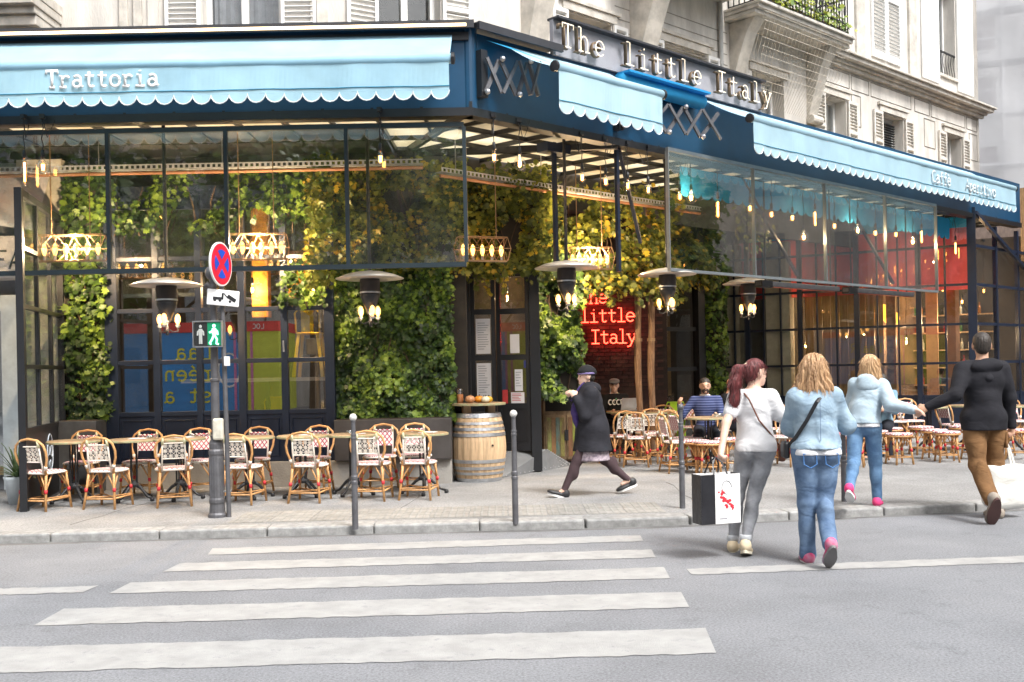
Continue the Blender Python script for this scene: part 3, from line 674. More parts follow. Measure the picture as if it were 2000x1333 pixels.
scissor('scissor awning arm below the rolled up awning', [a3_+.15,a3_+.55,a3_+.95,a3_+1.25,a3_+1.55,a3_+1.9], 4.82, 5.2, .5)

# ================================================================ lettered sign on the canopy
sg = rthing('lettered_sign', 'grey sign board with lit tube letters reading The little Italy above the canopy', 'sign')
s0, s1 = 1.36, 6.0
MB().rect(s0,s1,-.04,.02,5.56,6.0).build('board', M('sign_board', (.32,.32,.35), .5, var=.1), sg)
MB().rect(s0,s1,-.14,.06,6.002,6.03).build('hood', cap_m, sg)
txt = 'The little Italy'
ADV = (s1-s0+.12)/16/.29*.7
letters(txt, s0-.02, 5.63, .29, .0072, neon_w, sg, y=-.2, adv=ADV, name='lit_letter')
letters(txt, s0-.02, 5.63, .29, .012, M('letter_backs', (.17,.12,.075), .5, metal=.4), sg, y=-.12, flat=2.6, adv=ADV, name='letter_channel')

# ================================================================ hanging glass screens
def screen(label, fr, xs, y, z0, z1, fmat, bw=.055):
    s_ = thing('glass_screen', label, 'glass screen', fr[0], fr[1], 'hanging glass wind screens')
    f_ = MB(); f_.rect(xs[0],xs[-1],y-.03,y+.03,z0,z0+bw)
    f_.rect(xs[0],xs[-1],y-.025,y+.025,z1-.05,z1)
    pw_ = .022 if bw > .05 else .009
    for x_ in xs: f_.rect(x_-pw_,x_+pw_,y-.028,y+.028,z0+bw,z1-.05)
    f_.build('frame', fmat, s_)
    for a, b in zip(xs, xs[1:]): MB().rect(a+pw_+.001,b-pw_-.001,y-.004,y+.004,z0+bw+.001,z1-.051).build('pane', glass_s if bw > .05 else glass_r, s_)
    return s_
teal = M('screen_frame', (.018,.03,.038), .4, bump=0); clearf = M('screen_edge', (.25,.28,.3), .35, metal=.5, bump=0)
screen('clear glass wind screen hanging under the left awning', (Vector((0,0,0)),0), [-7.5,-6.1,-4.71,-3.32,-1.90,-.51], 12.06, 2.82, 4.52, teal)
screen('clear glass wind screen hanging under the right awnings', RFr, [3.5,5.6,7.7,9.8,11.85], -.12, 2.93, 4.66, clearf, .04)
# radiant heater bars under the right screen
for k, (a, b) in enumerate(((6.0,8.4),(8.7,11.2))):
    h_ = rthing('heater_bar', ('nearer', 'farther')[k]+' long grey radiant heater bar below the right glass screen', 'heater', 'radiant heater bars')
    MB().rect(a,b,.02,.14,2.84,2.92).build('housing', greyiron, h_, bevel=.01); MB().rect(a,a+.3,.01,.15,2.82,2.93).build('end_cap', black, h_); MB().rect(a+.4,b-.1,.05,.11,2.832,2.838).build('element', M('heater_element', (.5,.12,.08), .5), h_)
    MB().bar((a+.2,.08,2.93),(a+.2,.08,4.6),.02).bar((b-.2,.08,2.93),(b-.2,.08,4.6),.02).build('hangers', black, h_)
# ================================================================ left shopfront
YS = 13.85
sf = thing('window_front', 'navy framed restaurant window front behind the left tables', 'shop window')
cols = [(-5.33,-4.85),(-4.76,-4.27),(-4.19,-3.70),(-3.60,-3.12),(-3.03,-2.53)]
zr = [1.12,1.76,1.82,2.46,2.52,3.16,3.22,3.86]
fr = MB(); xs = [-5.5]+[v for c in cols for v in c]+[-2.4]
for i in range(0, len(xs), 2): fr.rect(xs[i],xs[i+1],YS,YS+.1,.42,4.18)
for a, b in cols:
    for z0, z1 in ((1.06,1.12),(1.76,1.82),(2.46,2.52),(3.16,3.22),(3.86,4.18)): fr.rect(a,b,YS+.012,YS+.09,z0,z1)
fr.build('frame', navy, sf, bevel=.004)
for a, b in cols:
    MB().rect(a,b,YS+.03,YS+.08,.42,1.058).build('lower_panel', navy, sf)
    MB().tube([(a+.05,YS+.028,.5),(b-.05,YS+.028,.5),(b-.05,YS+.028,1.0),(a+.05,YS+.028,1.0)], .012, 4, closed=True).build('panel_moulding', navy, sf)
    for k in range(0, 8, 2): MB().rect(a,b,YS+.045,YS+.052,zr[k],zr[k+1]).build('pane', glass_w, sf)
MB().rect(-6.05,-.84,YS-.05,YS+.3,.02,.418).build('plinth', concrete, sf, bevel=.01)
# handle on the last leaf
MB().tube([(-3.075,YS-.03,1.9),(-3.075,YS-.05,2.05)], .012, 6).build('handle', steel, sf)

# room behind
room = thing('dining_room', 'dim dining room behind the window front', 'room'); struct(room); del room['category']
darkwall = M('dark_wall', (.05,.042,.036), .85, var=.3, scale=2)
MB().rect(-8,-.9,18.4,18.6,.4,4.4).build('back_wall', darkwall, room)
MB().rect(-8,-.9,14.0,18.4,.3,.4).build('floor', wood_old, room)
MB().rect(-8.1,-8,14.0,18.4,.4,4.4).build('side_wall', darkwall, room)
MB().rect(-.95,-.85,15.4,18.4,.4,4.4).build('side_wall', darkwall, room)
yel = M('yellow_metal', (.9,.6,.01), .35, var=.08, bump=0)
orange = M('orange_post', (.75,.30,.02), .6, var=.25, scale=4)
po = thing('orange_post', 'orange wooden post with slanting brace behind the window panes', 'post')
MB().box((-3.72,15.3,3.4), (.24,.2,1.9)).build('upright', orange, po); MB().bar((-3.3,15.2,2.75),(-2.5,15.2,3.9),.16).build('brace', orange, po)
ct = thing('window_counter', 'pale wooden counter shelf behind the window panes', 'counter')
MB().rect(-4.55,-2.5,14.06,14.4,1.50,1.55).build('top', M('pale_wood', (.72,.58,.45), .5), ct)
for x_ in (-4.4,-3.4,-2.6): MB().bar((x_,14.25,.4),(x_,14.25,1.498),.05).build('leg', black, ct)
def metal_stool(label, loc, hgt, back=True, rz=0, mat=yel):
    s_ = thing('metal_stool', label, 'stool', loc, rz, 'coloured metal stools'); w_ = .16
    MB().rect(-w_,w_,-w_,w_,hgt-.03,hgt).build('seat', mat, s_, bevel=.015)
    for a in (-1,1):
        for b in (-1,1): MB().bar((a*.13,b*.13,hgt-.02),(a*.2,b*.2,0),.045,.03).build('leg', mat, s_)
    MB().tube([(.185*math.cos(q),.185*math.sin(q),hgt*.35) for q in [PI/4+k*PI/2 for k in range(4)]], .011, 6, closed=True).build('foot_ring', mat, s_)
    if back:
        MB().tube([(-w_,.15,hgt),(-w_-.01,.19,hgt+.26),(-w_+.04,.2,hgt+.31),(w_-.04,.2,hgt+.31),(w_+.01,.19,hgt+.26),(w_,.15,hgt)], .013, 6).build('back_hoop', mat, s_)
        MB().rect(-.085,.085,.175,.185,hgt,hgt+.3).build('back_plate', mat, s_)
metal_stool('tall yellow metal stool standing on the window counter', (-2.80,14.25,1.55), .62, True, PI)
metal_stool('yellow metal stool behind the fourth window pane', (-3.35,14.7,.4), .56, True, PI)
metal_stool('yellow metal stool behind the third window pane', (-4.0,14.7,.4), .5, False, PI)

def point(root, loc, e, c=(1,.70,.40), r=.012):
    l = bpy.data.lights.new('lamp_light', 'POINT'); l.energy = e; l.color = c; l.shadow_soft_size = r
    o_ = bpy.data.objects.new('lamp_light', l); col.objects.link(o_); o_.parent = root; o_.location = loc
# bulbs ----------------------------------------------------------------
def bulb_parts(root, kind, z=0):
    MB().lathe([(.004,.15),(.018,.145),(.022,.10),(.022,.06),(.016,.05)], (0,0,z), 10).build('socket', black, root, smooth=True)
    if kind == 'globe': pr = [(.016,.05),(.03,.03),(.065,-.01),(.078,-.06),(.065,-.11),(.03,-.135),(.002,-.14)]; fz = (-.09,-.02)
    elif kind == 'tube': pr = [(.016,.05),(.022,.03),(.022,-.24),(.012,-.26),(.002,-.262)]; fz = (-.22,.0)
    else: pr = [(.016,.05),(.024,.02),(.04,-.04),(.038,-.075),(.02,-.1),(.002,-.105)]; fz = (-.07,.0)
    MB().lathe(pr, (0,0,z), 14).build('glass', glass_b, root, smooth=True)
    fb = MB(); rr = .012 if kind != 'tube' else .007
    for k in range(4): a = k*PI/2; fb.tube([(rr*math.cos(a),rr*math.sin(a),z+fz[0]),(rr*1.2*math.cos(a),rr*1.2*math.sin(a),z+fz[1])], .0055 if kind != 'globe' else .004, 5)
    fb.build('filament', warm, root)
def pendant(label, p, kind, top, group='pendant filament bulbs under the canopy', hook=True):
    r_ = thing('pendant_bulb', label, 'light bulb', p, random.uniform(0,3), group)
    L = top-p[2]
    pts = [(.0,0,.14)]+[(.03*math.sin(q*2.1)*(q/6)*(1-q/6)*2, 0, .14+(L-.14)*q/6) for q in range(1,7)]
    MB().tube(pts, .006, 5).build('cord', black, r_)
    if hook: MB().tube([(0,0,L),(.05,.02,L-.25),(.11,.03,L-.1),(.14,.04,L)], .005, 4).build('slack_cord', black, r_)
    MB().box((0,0,L-.01), (.06,.05,.05)).build('clip', black, r_)
    bulb_parts(r_, kind)
    return r_
KW = {'globe': 'round globe', 'tube': 'slim tube', 'drop': 'small pear'}
for k, (px, py, kind) in enumerate(((48,318,'tube'),(84,318,'globe'),(743,305,'drop'))):
    p = PX(px, py, 11.9); pendant(KW[kind]+' bulb hanging in front of the left glass screen, %s from the left' % ORD[k], p, kind, 4.66)
RB = [(965,302,'drop'),(1015,312,'globe'),(1137,342,'drop'),(1183,350,'drop'),(1226,358,'drop'),(1266,366,'drop'),(1303,382,'tube'),(1328,380,'drop'),(1350,380,'globe'),(1402,395,'tube'),
      (1465,403,'drop'),(1507,415,'drop'),(1548,422,'drop'),(1570,458,'globe'),(1592,415,'tube'),(1630,438,'drop'),(1675,445,'globe'),(1710,452,'drop'),(1750,455,'drop'),(1783,468,'globe'),(1800,452,'tube'),(1826,468,'drop'),(1866,475,'tube')]
ORD2 = ORD+['thirteenth','fourteenth','fifteenth','sixteenth','seventeenth','eighteenth','nineteenth','twentieth','twenty-first','twenty-second','twenty-third']
for k, (px, py, kind) in enumerate(RB):
    t, p, z = RT(px, py, .06 if k > 5 else .04)
    if k > 5: t, p, z = RT(px, py, -.12)
    pb_ = pendant(KW[kind]+' bulb hanging right of the canopy corner, %s bulb counted from the corner' % ORD2[k], (p.x,p.y,z), kind, 4.64)
    if kind == 'globe': point(pb_, (0,0,-.05), 28)
for k, (px, py, Y) in enumerate(((300,520,15.4),(470,520,16.2),(612,560,14.12),(493,562,15.0))):
    r_ = pendant('dim bulb glowing inside the window front, %s from the left' % ORD[(0,1,3,2)[k]], PX(px,py,Y), 'drop', 4.4, 'bulbs inside the dining room', False)
    point(r_, (0,0,-.03), 60)

# wire lanterns ---------------------------------------------------------
brass = M('wire_brass', (.42,.26,.14), .4, metal=.6, bump=0)
def lantern(label, p, L, rz, top, nb=6):
    l_ = thing('wire_lantern', label, 'lantern', p, rz, 'long wire cage lanterns'); h = .16; wv = .13
    mb = MB(); hx = [(0,wv*1.1),(h,wv*.55),(h,-wv*.55),(0,-wv*1.1),(-h,-wv*.55),(-h,wv*.55)]
    for s_ in (-1,1): mb.tube([(s_*L/2*(1 if z else 1.06),y,z) for z, y in hx], .006, 5, closed=True)
    for z, y in hx: mb.tube([(-L/2*(1 if z else 1.06),y,z),(L/2*(1 if z else 1.06),y,z)], .006, 5)
    n = 4
    for i in range(n):
        a, b = -L/2+L*i/n, -L/2+L*(i+1)/n
        for s_ in (-1,1):
            mb.tube([(a,s_*wv*.55,h),((a+b)/2,s_*wv*1.1,0),(b,s_*wv*.55,h)], .005, 4); mb.tube([(a,s_*wv*.55,-h),((a+b)/2,s_*wv*1.1,0),(b,s_*wv*.55,-h)], .005, 4)
    mb.build('cage', brass, l_)
    MB().rect(-L/2,L/2,-.03,.03,-h-.012,-h).build('base_bar', wood_old, l_)
    for i in range(nb):
        x_ = -L/2+L*(i+.5)/nb
        MB().lathe([(.02,-h),(.02,-h+.06),(.012,-h+.07)], (x_,0,0), 8).build('socket', galv, l_)
        b_ = MB().lathe([(.012,-.09),(.026,-.05),(.032,-.01),(.022,.035),(.006,.06),(.001,.062)], (x_,0,0), 10).build('bulb', warm_s, l_, smooth=True)
    for s_ in (-.3,.3):
        MB().tube([(L*s_,0,h),(L*s_,0,top-p[2])], .007, 5).build('chain', brass, l_)
    point(l_, (0,0,.02), 130)
lantern('wire cage lantern with six bulbs at the far left behind the glass screen', PX(139,485,12.7), .80, 0, 4.66)
lantern('wire cage lantern with bulbs left of the dark pole behind the no-stopping sign', PX(502,482,12.9), .72, .05, 4.66)
lantern('wire cage lantern above the entrance doors', PX(942,487,13.9), .68, .35, 4.66, 5)
lantern('wire cage lantern in the yellow ivy right of the entrance', PX(1152,505,15.2), .64, .2, 4.6, 6)

# mushroom heaters ---------------------------------------------------------
def heater(label, p, top):
    h_ = thing('mushroom_heater', label, 'patio heater', p, random.uniform(0,.4), 'mushroom heaters hanging under the canopy')
    MB().lathe([(.42,-.085),(.425,-.08),(.30,-.03),(.17,.0),(.06,.012),(.03,.02)], (0,0,0), 36).build('hat', M('heater_hat', (.5,.47,.43), .4, metal=.35, var=.12, bump=.03), h_, smooth=True)
    MB().lathe([(.12,-.085),(.125,-.12),(.125,-.24),(.12,-.25)], (0,0,0), 24).build('burner', M('burner_mesh', (.05,.045,.045), .5, metal=.5, bump=.6, bscale=300), h_, smooth=True)
    MB().lathe([(.128,-.245),(.128,-.262),(.12,-.265)], (0,0,0), 24).build('collar', galv, h_)
    MB().lathe([(.12,-.262),(.118,-.31),(.085,-.40),(.055,-.47),(.045,-.52),(.03,-.53)], (0,0,0), 24).build('funnel', black, h_, smooth=True)
    MB().tube([(0,0,.01),(0,0,top-p[2])], .022, 10).build('hanging_pole', black, h_)
    MB().tube([(0,0,-.52),(0,0,-.68)], .02, 8).build('stem', black, h_)
    for k in range(3):
        a = k*2*PI/3+.5; c, s_ = math.cos(a), math.sin(a)
        arm = MB().tube([(0,0,-.6),(c*.07,s_*.07,-.64),(c*.125,s_*.125,-.63),(c*.125,s_*.125,-.58)], .008, 6).build('lamp_arm', black, h_)
        MB().lathe([(.02,-.585),(.035,-.56),(.012,-.55)], (c*.125,s_*.125,0), 10).build('cup', galv, arm)
        MB().lathe([(.012,-.55),(.03,-.51),(.034,-.475),(.022,-.435),(.004,-.42)], (c*.125,s_*.125,0), 12).build('bulb', warm_s, arm, smooth=True)
    point(h_, (0,-.10,-.56), 22)
HP = [(325,545,12.3),(722,532,12.75),(1106,512,13.5),(1303,526,14.8),(1461,545,17.0)]
HL = ['mushroom heater with pale conical hat in front of the left window panes','mushroom heater with lamps in front of the big ivy panel','mushroom heater with lamps left of the red neon sign','mushroom heater with lamps right of the wooden posts','mushroom heater partly hidden above the glass screen edge at right']
for (px,py,Y), lb in zip(HP, HL): heater(lb, PX(px,py,Y), 4.62)

# ================================================================ ivy
LV = np.array([(0,-.5,0),(.22,-.42,.02),(.5,-.12,.06),(.25,.02,.0),(.34,.3,.05),(.1,.2,0),(0,.56,.03),(-.1,.2,0),(-.34,.3,.05),(-.25,.02,.0),(-.5,-.12,.06),(-.22,-.42,.02)])
LFc = [(0,1,2,3),(3,4,5),(5,6,7),(7,8,9),(9,10,11,0),(0,3,5,7,9)]
def leaves(P, Nn, size, jit=.7, droop=.5, seed=1):
    g = np.random.default_rng(seed); n = len(P)
    nr = Nn+g.normal(0,jit,(n,3))*.55; nr /= np.linalg.norm(nr,axis=1,keepdims=True)
    up = np.tile((0,0,-1.0),(n,1))+g.normal(0,.55,(n,3)); tv = up-nr*(up*nr).sum(1,keepdims=True); tv /= np.linalg.norm(tv,axis=1,keepdims=True)+1e-9
    bv = np.cross(tv,nr); s = size*np.clip(g.lognormal(0,.38,n),.4,1.75)
    V = P[:,None,:]+(bv[:,None,:]*LV[None,:,0,None]+tv[:,None,:]*LV[None,:,1,None]+nr[:,None,:]*LV[None,:,2,None])*s[:,None,None]
    return V.reshape(-1,3)
def leaf_mesh(name, V):
    n = len(V)//12; me = bpy.data.meshes.new(name)
    lp = np.concatenate([np.array(f) for f in LFc]); tot = np.array([len(f) for f in LFc])
    loops = (lp[None,:]+12*np.arange(n)[:,None]).ravel(); cnt = np.tile(tot,n); st = np.concatenate([[0],np.cumsum(cnt)[:-1]])
    me.vertices.add(len(V)); me.vertices.foreach_set('co', V.astype(np.float32).ravel())
    me.loops.add(len(loops)); me.loops.foreach_set('vertex_index', loops.astype(np.int32))
    me.polygons.add(len(cnt)); me.polygons.foreach_set('loop_start', st.astype(np.int32)); me.polygons.foreach_set('loop_total', cnt.astype(np.int32))
    me.update(calc_edges=True); me.validate(); return me
def smooth_noise(a, b, seed):
    g = np.random.default_rng(seed); s = 0
    for k in range(7): s = s+np.sin(a*g.uniform(1.5,6)+b*g.uniform(1.5,6)*g.choice([-1,1])+g.uniform(0,6))
    return s/7
def ivy(label, frame, x0, x1, z0, z1, n, mat, size=.075, bulge=.22, edge=.12, seed=1, cover=-.45, stems=8, parts=None, wrap=False, back=None, hang=0):
    """frame: origin + angle; leaves stand off the plane y=0 towards -y"""
    iv = thing('ivy', label, 'ivy', frame[0], frame[1], 'ivy climbing under the canopy'); g = np.random.default_rng(seed)
    n = int(n*1.55); size *= .86; X = g.uniform(x0-edge,x1+edge,n); Z = g.uniform(z0-edge,z1+edge,n); f = smooth_noise(X*1.3,Z*1.3,seed)
    ex = np.minimum(np.minimum(X-x0,x1-X),np.minimum(Z-z0,z1-Z))
    keep = (f > cover) & ((ex > 0) | (g.uniform(0,1,n) < np.exp(ex*14)*.8)); X, Z, f = X[keep], Z[keep], f[keep]
    f2 = smooth_noise(X*3.1+7,Z*3.1,seed+50); yb = -(bulge*np.clip(.3+.75*f+.55*f2+.35,.05,1.6)*g.beta(1.8,1.2,len(X)))-.01
    if wrap:
        c = (x0+x1)/2; h = (x1-x0)/2; th = (X-c)/h*1.35; X = c+np.sin(th)*h*1.05; yb = yb-(np.cos(th))*h*.8; nn_ = np.stack([np.sin(th),-np.cos(th),np.full_like(X,.35)],1)
    else: nn_ = np.stack([np.zeros_like(X),-np.ones_like(X),np.full_like(X,.45)],1)
    nn_ /= np.linalg.norm(nn_,axis=1,keepdims=True)
    trails = []
    for k in range(hang):
        hx, hy, L = g.uniform(x0,x1), -bulge*g.uniform(.2,1.0), g.uniform(.2,.65); m_ = int(L/.035); zz_ = z0+.25-np.arange(m_)*.035; sw = np.cumsum(g.normal(0,.008,m_))
        trails.append([(hx+sw[i],hy,zz_[i]) for i in range(m_)])
        X = np.concatenate([X,hx+sw+g.normal(0,.025,m_)]); yb = np.concatenate([yb,hy+g.normal(0,.02,m_)]); Z = np.concatenate([Z,zz_]); nn_ = np.concatenate([nn_,np.tile((0,-.9,.43),(m_,1))])
    V = leaves(np.stack([X,yb,Z],1), nn_, size, seed=seed+5)
    tag(place('leaves', leaf_mesh('leaves', V), mat, iv), kind='stuff')
    sm = MB()
    for k in range(stems):
        x_ = x0+(x1-x0)*(k+.5)/stems; pts = []; z = z0-.05
        while z < z1: pts.append((min(max(x_,x0),x1), -.03-.02*random.random(), z)); x_ += random.uniform(-.09,.09); z += .22
        if len(pts) > 1: sm.tube(pts, [.012-.008*i/len(pts) for i in range(len(pts))], 5)
    for tr_ in trails: sm.tube(tr_, .004, 4)
    sm.build('stems', vine, iv)
    if back: MB().rect(x0,x1,.0,.06,z0,z1).build('backing', back, iv)
    return iv
trell = M('trellis_board', (.035,.03,.024), .9, var=.3, scale=4)
fr0 = lambda x_, y_: (Vector((x_,y_,0)), 0)
ivy('narrow ivy column in a grey planter at the left end of the window front', fr0(0,13.95), -5.98,-5.46,1.0,4.25, 1250, leaf_dark, .085, .25, .06, 3, -.6, 4, back=trell)
ivy('big ivy panel growing from the long brown planter', fr0(0,14.1), -2.40,-.82,.96,3.0, 4300, leaf_dark, .072, .22, .04, 11, -.62, 10, back=trell)
ivy('yellowing ivy behind the glass screen above the big ivy panel', fr0(0,14.1), -2.40,-.66,3.0,4.4, 2700, leaf_lit, .075, .32, .12, 12, -.45, 8, back=trell)
ivy('ivy fringe hanging over the top of the window front', fr0(0,13.84), -5.5,-2.4,3.55,4.3, 1300, leaf_dark, .075, .36, .1, 14, -.1, 9, hang=14)
ivy('thin yellow ivy strand hanging at the fifth window pane', fr0(0,13.4), -2.62,-2.32,2.75,4.4, 420, leaf_lit, .075, .2, .05, 15, -.6, 2)
ivy('ivy spray over the right top corner of the window front', fr0(0,13.83), -3.05,-2.42,2.55,3.05, 320, leaf_dark, .075, .25, .08, 16, -.2, 3)
ivy('yellow green ivy mass above the entrance doors', fr0(0,14.8), -.7,.55,2.98,4.4, 2300, leaf_lit, .08, .5, .15, 17, -.5, 6, back=trell, hang=9)
ivy('ivy covered pier between the doors and the neon sign', (Vector((.42,15.9,0)),.2), 0,.62,1.15,3.3, 1700, leaf_dark, .085, .34, .06, 18, -.5, 6, wrap=False, back=trell)
ivy('bright yellow ivy hanging above the neon sign', (Vector((.5,16.3,0)),.28), -.1,2.2,2.78,4.4, 3600, leaf_lit, .085, .55, .18, 19, -.42, 9, hang=12)
ivy('tall dark ivy column left of the gridded glass wall', (Vector((3.86,21,0)),.1), 0,.52,.9,4.45, 1100, leaf_dark, .10, .3, .06, 20, -.6, 3, wrap=True, back=trell)
ivy('ivy high above the right seating behind the posts', (Vector((2.3,19.0,0)),.6), 0,1.9,3.1,4.45, 1300, leaf_lit, .1, .4, .15, 21, -.35, 5, hang=8)
hb = ivy('yellow hanging plant behind the right glass screen', (RW(6.6,.8,0),RA), -.3,.35,3.55,4.3, 260, leaf_lit, .075, .5, .12, 22, -.4, 2)
# planters
pl = thing('planter', 'long brown steel planter below the big ivy panel', 'planter'); MB().rect(-2.40,-.83,13.72,14.02,.42,.965).build('box', corten, pl, bevel=.006)
MB().rect(-2.38,-.85,13.74,14.0,.966,.972).build('soil', M('soil', (.04,.028,.018), .95, bump=.6), pl)
pl = thing('planter', 'small grey steel planter at the left end of the window front', 'planter'); MB().rect(-6.0,-5.5,13.5,13.92,.08,1.03).build('box', M('grey_planter', (.13,.135,.14), .45, metal=.4, var=.2), pl, bevel=.006)
MB().rect(-5.98,-5.52,13.52,13.9,1.031,1.036).build('soil', bark, pl)
# wall behind planter and ivy
iw = thing('ivy_wall', 'dark wall carrying the big ivy panel', 'wall'); MB().rect(-2.4,-.62,14.17,14.4,.42,4.48).build('wall_face', trell, iw)
iw2 = thing('end_wall', 'dark wall end beside the narrow ivy column', 'wall'); MB().rect(-6.1,-5.46,14.02,14.3,.08,4.48).build('wall_face', trell, iw2)

# ================================================================ side screen at far left
A_ = Vector((-5.62,11.72,0)); B_ = Vector((-6.12,13.95,0)); Ls = (B_-A_).length
ss = thing('side_screen', 'navy framed side screen with small panes at the left end of the terrace', 'glass screen', A_, math.atan2((B_-A_).y,(B_-A_).x))
f_ = MB(); xs = [0,.1,Ls*.36,Ls*.36+.05,Ls*.68,Ls*.68+.05,Ls-.08,Ls]
f_.rect(0,.1,-.04,.04,PAVE,3.8); f_.rect(Ls-.08,Ls,-.04,.04,PAVE,3.8)
for z0, z1 in ((.98,1.03),(1.72,1.77),(2.42,2.47),(3.1,3.15),(3.72,3.8)): f_.rect(.1,Ls-.08,-.03,.03,z0,z1)
for a in (2,4):
    for z0, z1 in ((1.03,1.72),(1.77,2.42),(2.47,3.1),(3.15,3.72)): f_.rect(xs[a],xs[a+1],-.025,.025,z0,z1)
f_.build('frame', black, ss)
for a, b in ((.1,xs[2]),(xs[3],xs[4]),(xs[5],Ls-.08)):
    for z0, z1 in ((1.03,1.72),(1.77,2.42),(2.47,3.1),(3.15,3.72)): MB().rect(a+.001,b-.001,-.004,.004,z0+.001,z1-.001).build('pane', glass_n, ss)
MB().rect(.1,Ls-.08,-.02,.02,PAVE+.03,.979).build('lower_panel', black, ss)
chalk = M('chalk', (.6,.68,.75), .9, bump=0); cb = MB()
cb.tube([(1.3+.16*math.cos(q),-.024,.66+.24*math.sin(q)) for q in [k*PI/8 for k in range(16)]], .008, 4, closed=True)
for x_, z_ in ((1.2,.7),(1.38,.68),(1.32,.5)): cb.tube([(x_+.06*math.cos(q),-.024,z_+.07*math.sin(q)) for q in [k*PI/4 for k in range(8)]], .007, 4, closed=True)
cb.build('chalk_doodle', chalk, ss)

# left neighbour shop
nb = thing('neighbour_shop', 'pale plastered neighbouring shop front at the left edge', 'building')
plast = M('old_plaster', (.60,.56,.47), .9, c2=(.36,.33,.27), scale=2.2, bump=.3)
MB().rect(-6.72,-6.11,14.0,14.4,0,4.6).build('wall', plast, nb); MB().rect(-10,-6.72,14.2,14.4,0,4.6).build('wall', M('shop_grey', (.32,.33,.35), .8), nb)
d_ = MB().rect(-6.95,-6.74,13.95,14.15,.1,2.75).rect(-8.4,-6.951,13.95,14.15,2.55,2.75).build('door_frame', M('pale_door_frame', (.6,.66,.68), .5), nb)
MB().rect(-8.4,-6.96,14.05,14.06,.3,2.548).build('pane', glass_w, nb)
MB().rect(-9,-6.5,13.55,13.98,2.95,3.5).build('sign_board', M('shop_sign', (.58,.54,.52), .7), nb)
letters('BOIS DU FA', -8.33, 3.06, .24, .018, black, nb, y=13.54, flat=.2, adv=.55)
aw = thing('neighbour_awning', 'pale blue sloping awning of the neighbouring shop seen through the left glass', 'awning')
MB().add([(-9,13.0,4.0),(-6.25,13.5,3.55),(-6.25,14.0,4.45),(-9,14.0,4.6)], [(0,1,2,3)]).build('fabric', M('pink_blue_canvas', (.45,.62,.74), .8, c2=(.7,.55,.52), scale=.9), aw)
pt = thing('potted_palm', 'small palm in a pale grey pot outside the side screen', 'plant', GR(35,985,PAVE))
MB().lathe([(.10,0),(.15,.30),(.16,.34),(.14,.34),(.13,.3)], (0,0,0), 20).build('pot', M('grey_pot', (.5,.55,.58), .5), pt, smooth=True)
pm = MB(); g = random.Random(4)
for k in range(60):
    a, el, L = g.uniform(0,6.28), g.uniform(.3,1.35), g.uniform(.35,.75); pts = []
    for i in range(5):
        s_ = i/4*L; pts.append((math.cos(a)*s_*math.cos(el), math.sin(a)*s_*math.cos(el), .33+s_*math.sin(el)-.35*(i/4)**2*L))
    for i in range(4):
        p, q = Vector(pts[i]), Vector(pts[i+1]); w_ = .016*(1-i/4)+.003; sd_ = Vector((-math.sin(a),math.cos(a),0))
        pm.add([p-sd_*w_,p+sd_*w_,q+sd_*w_*.7,q-sd_*w_*.7], [(0,1,2,3)])
tag(pm.build('fronds', LEAF('palm', [(0,(.05,.10,.04)),(1,(.2,.28,.12))]), pt), kind='stuff')

# ================================================================ entrance doors
SILL = .40; YD = 15.2
en = thing('entrance_doors', 'black glazed entrance doors with menus at the corner', 'door')
def leaf_(x0, x1, y0, y1, parent):
    L = math.hypot(x1-x0,y1-y0); a = math.atan2(y1-y0,x1-x0); m = MB()
    m.rect(0,.06,-.03,.03,SILL,3.05); m.rect(L-.06,L,-.03,.03,SILL,3.05)
    for z0, z1 in ((SILL,SILL+.12),(1.02,1.10),(1.74,1.82),(2.42,2.5),(2.97,3.05)): m.rect(.06,L-.06,-.028,.028,z0,z1)
    d_ = m.build('door_leaf', black, parent, loc=(x0,y0,0), rz=a)
    for z0, z1 in ((1.10,1.74),(1.82,2.42),(2.5,2.97)): MB().rect(.06,L-.06,-.004,.004,z0,z1).build('pane', glass_n, d_)
    MB().rect(.06,L-.06,-.015,.015,SILL+.12,1.02).build('lower_panel', black, d_)
    return d_, L
l1, L1 = leaf_(-.60,-.235,15.2,15.2,en); l2, L2 = leaf_(-.215,.27,15.2,15.1,en)
paper = M('menu_paper', (.78,.77,.78), .7, var=.06, bump=0); ink = M('menu_ink', (.25,.25,.28), .8, bump=0); redp = M('red_print', (.6,.05,.05), .6, bump=0); bluep = M('blue_print', (.06,.08,.35), .6, bump=0)
def sheet(x0, x1, z0, z1, parent, lines=9, hdr=None, pm_=paper, y=-.008):
    p_ = MB().rect(x0,x1,y-.002,y,z0,z1).build('menu_sheet', pm_, parent); t_ = MB(); 
    for i in range(lines):
        z = z1-.04-(z1-z0-.06)*i/lines; L = (x1-x0)*random.uniform(.45,.8); t_.rect(x0+.02,x0+.02+L,y-.0035,y-.0025,z-.006,z)
    return p_, t_
for z0, z1 in ((1.20,1.70),(1.84,2.36)): q = sheet(.075,L1-.075,z0,z1,l1); 
for (x0,x1,z0,z1,pm_) in ((.2,.34,1.84,2.12,paper),(.26,.38,1.28,1.6,paper),(.2,.40,1.1,1.26,paper),(.40,.46,1.62,1.73,bluep),(.07,.15,1.1,1.3,redp)): sheet(x0,x1,z0,z1,l2,5,None,pm_)
def fine_print(x0, x1, z0, z1, parent, n, mat=ink):
    t_ = MB(); 
    for i in range(n):
        z = z1-(z1-z0)*i/n; t_.rect(x0,x0+(x1-x0)*random.uniform(.5,1),-.0125,-.0105,z-.008,z)
    t_.build('print_lines', mat, parent)
fine_print(.1,L1-.1,1.88,2.3,l1,12); fine_print(.1,L1-.1,1.24,1.66,l1,12); fine_print(.275,.365,1.32,1.56,l2,6); fine_print(.215,.385,1.12,1.24,l2,5,redp)
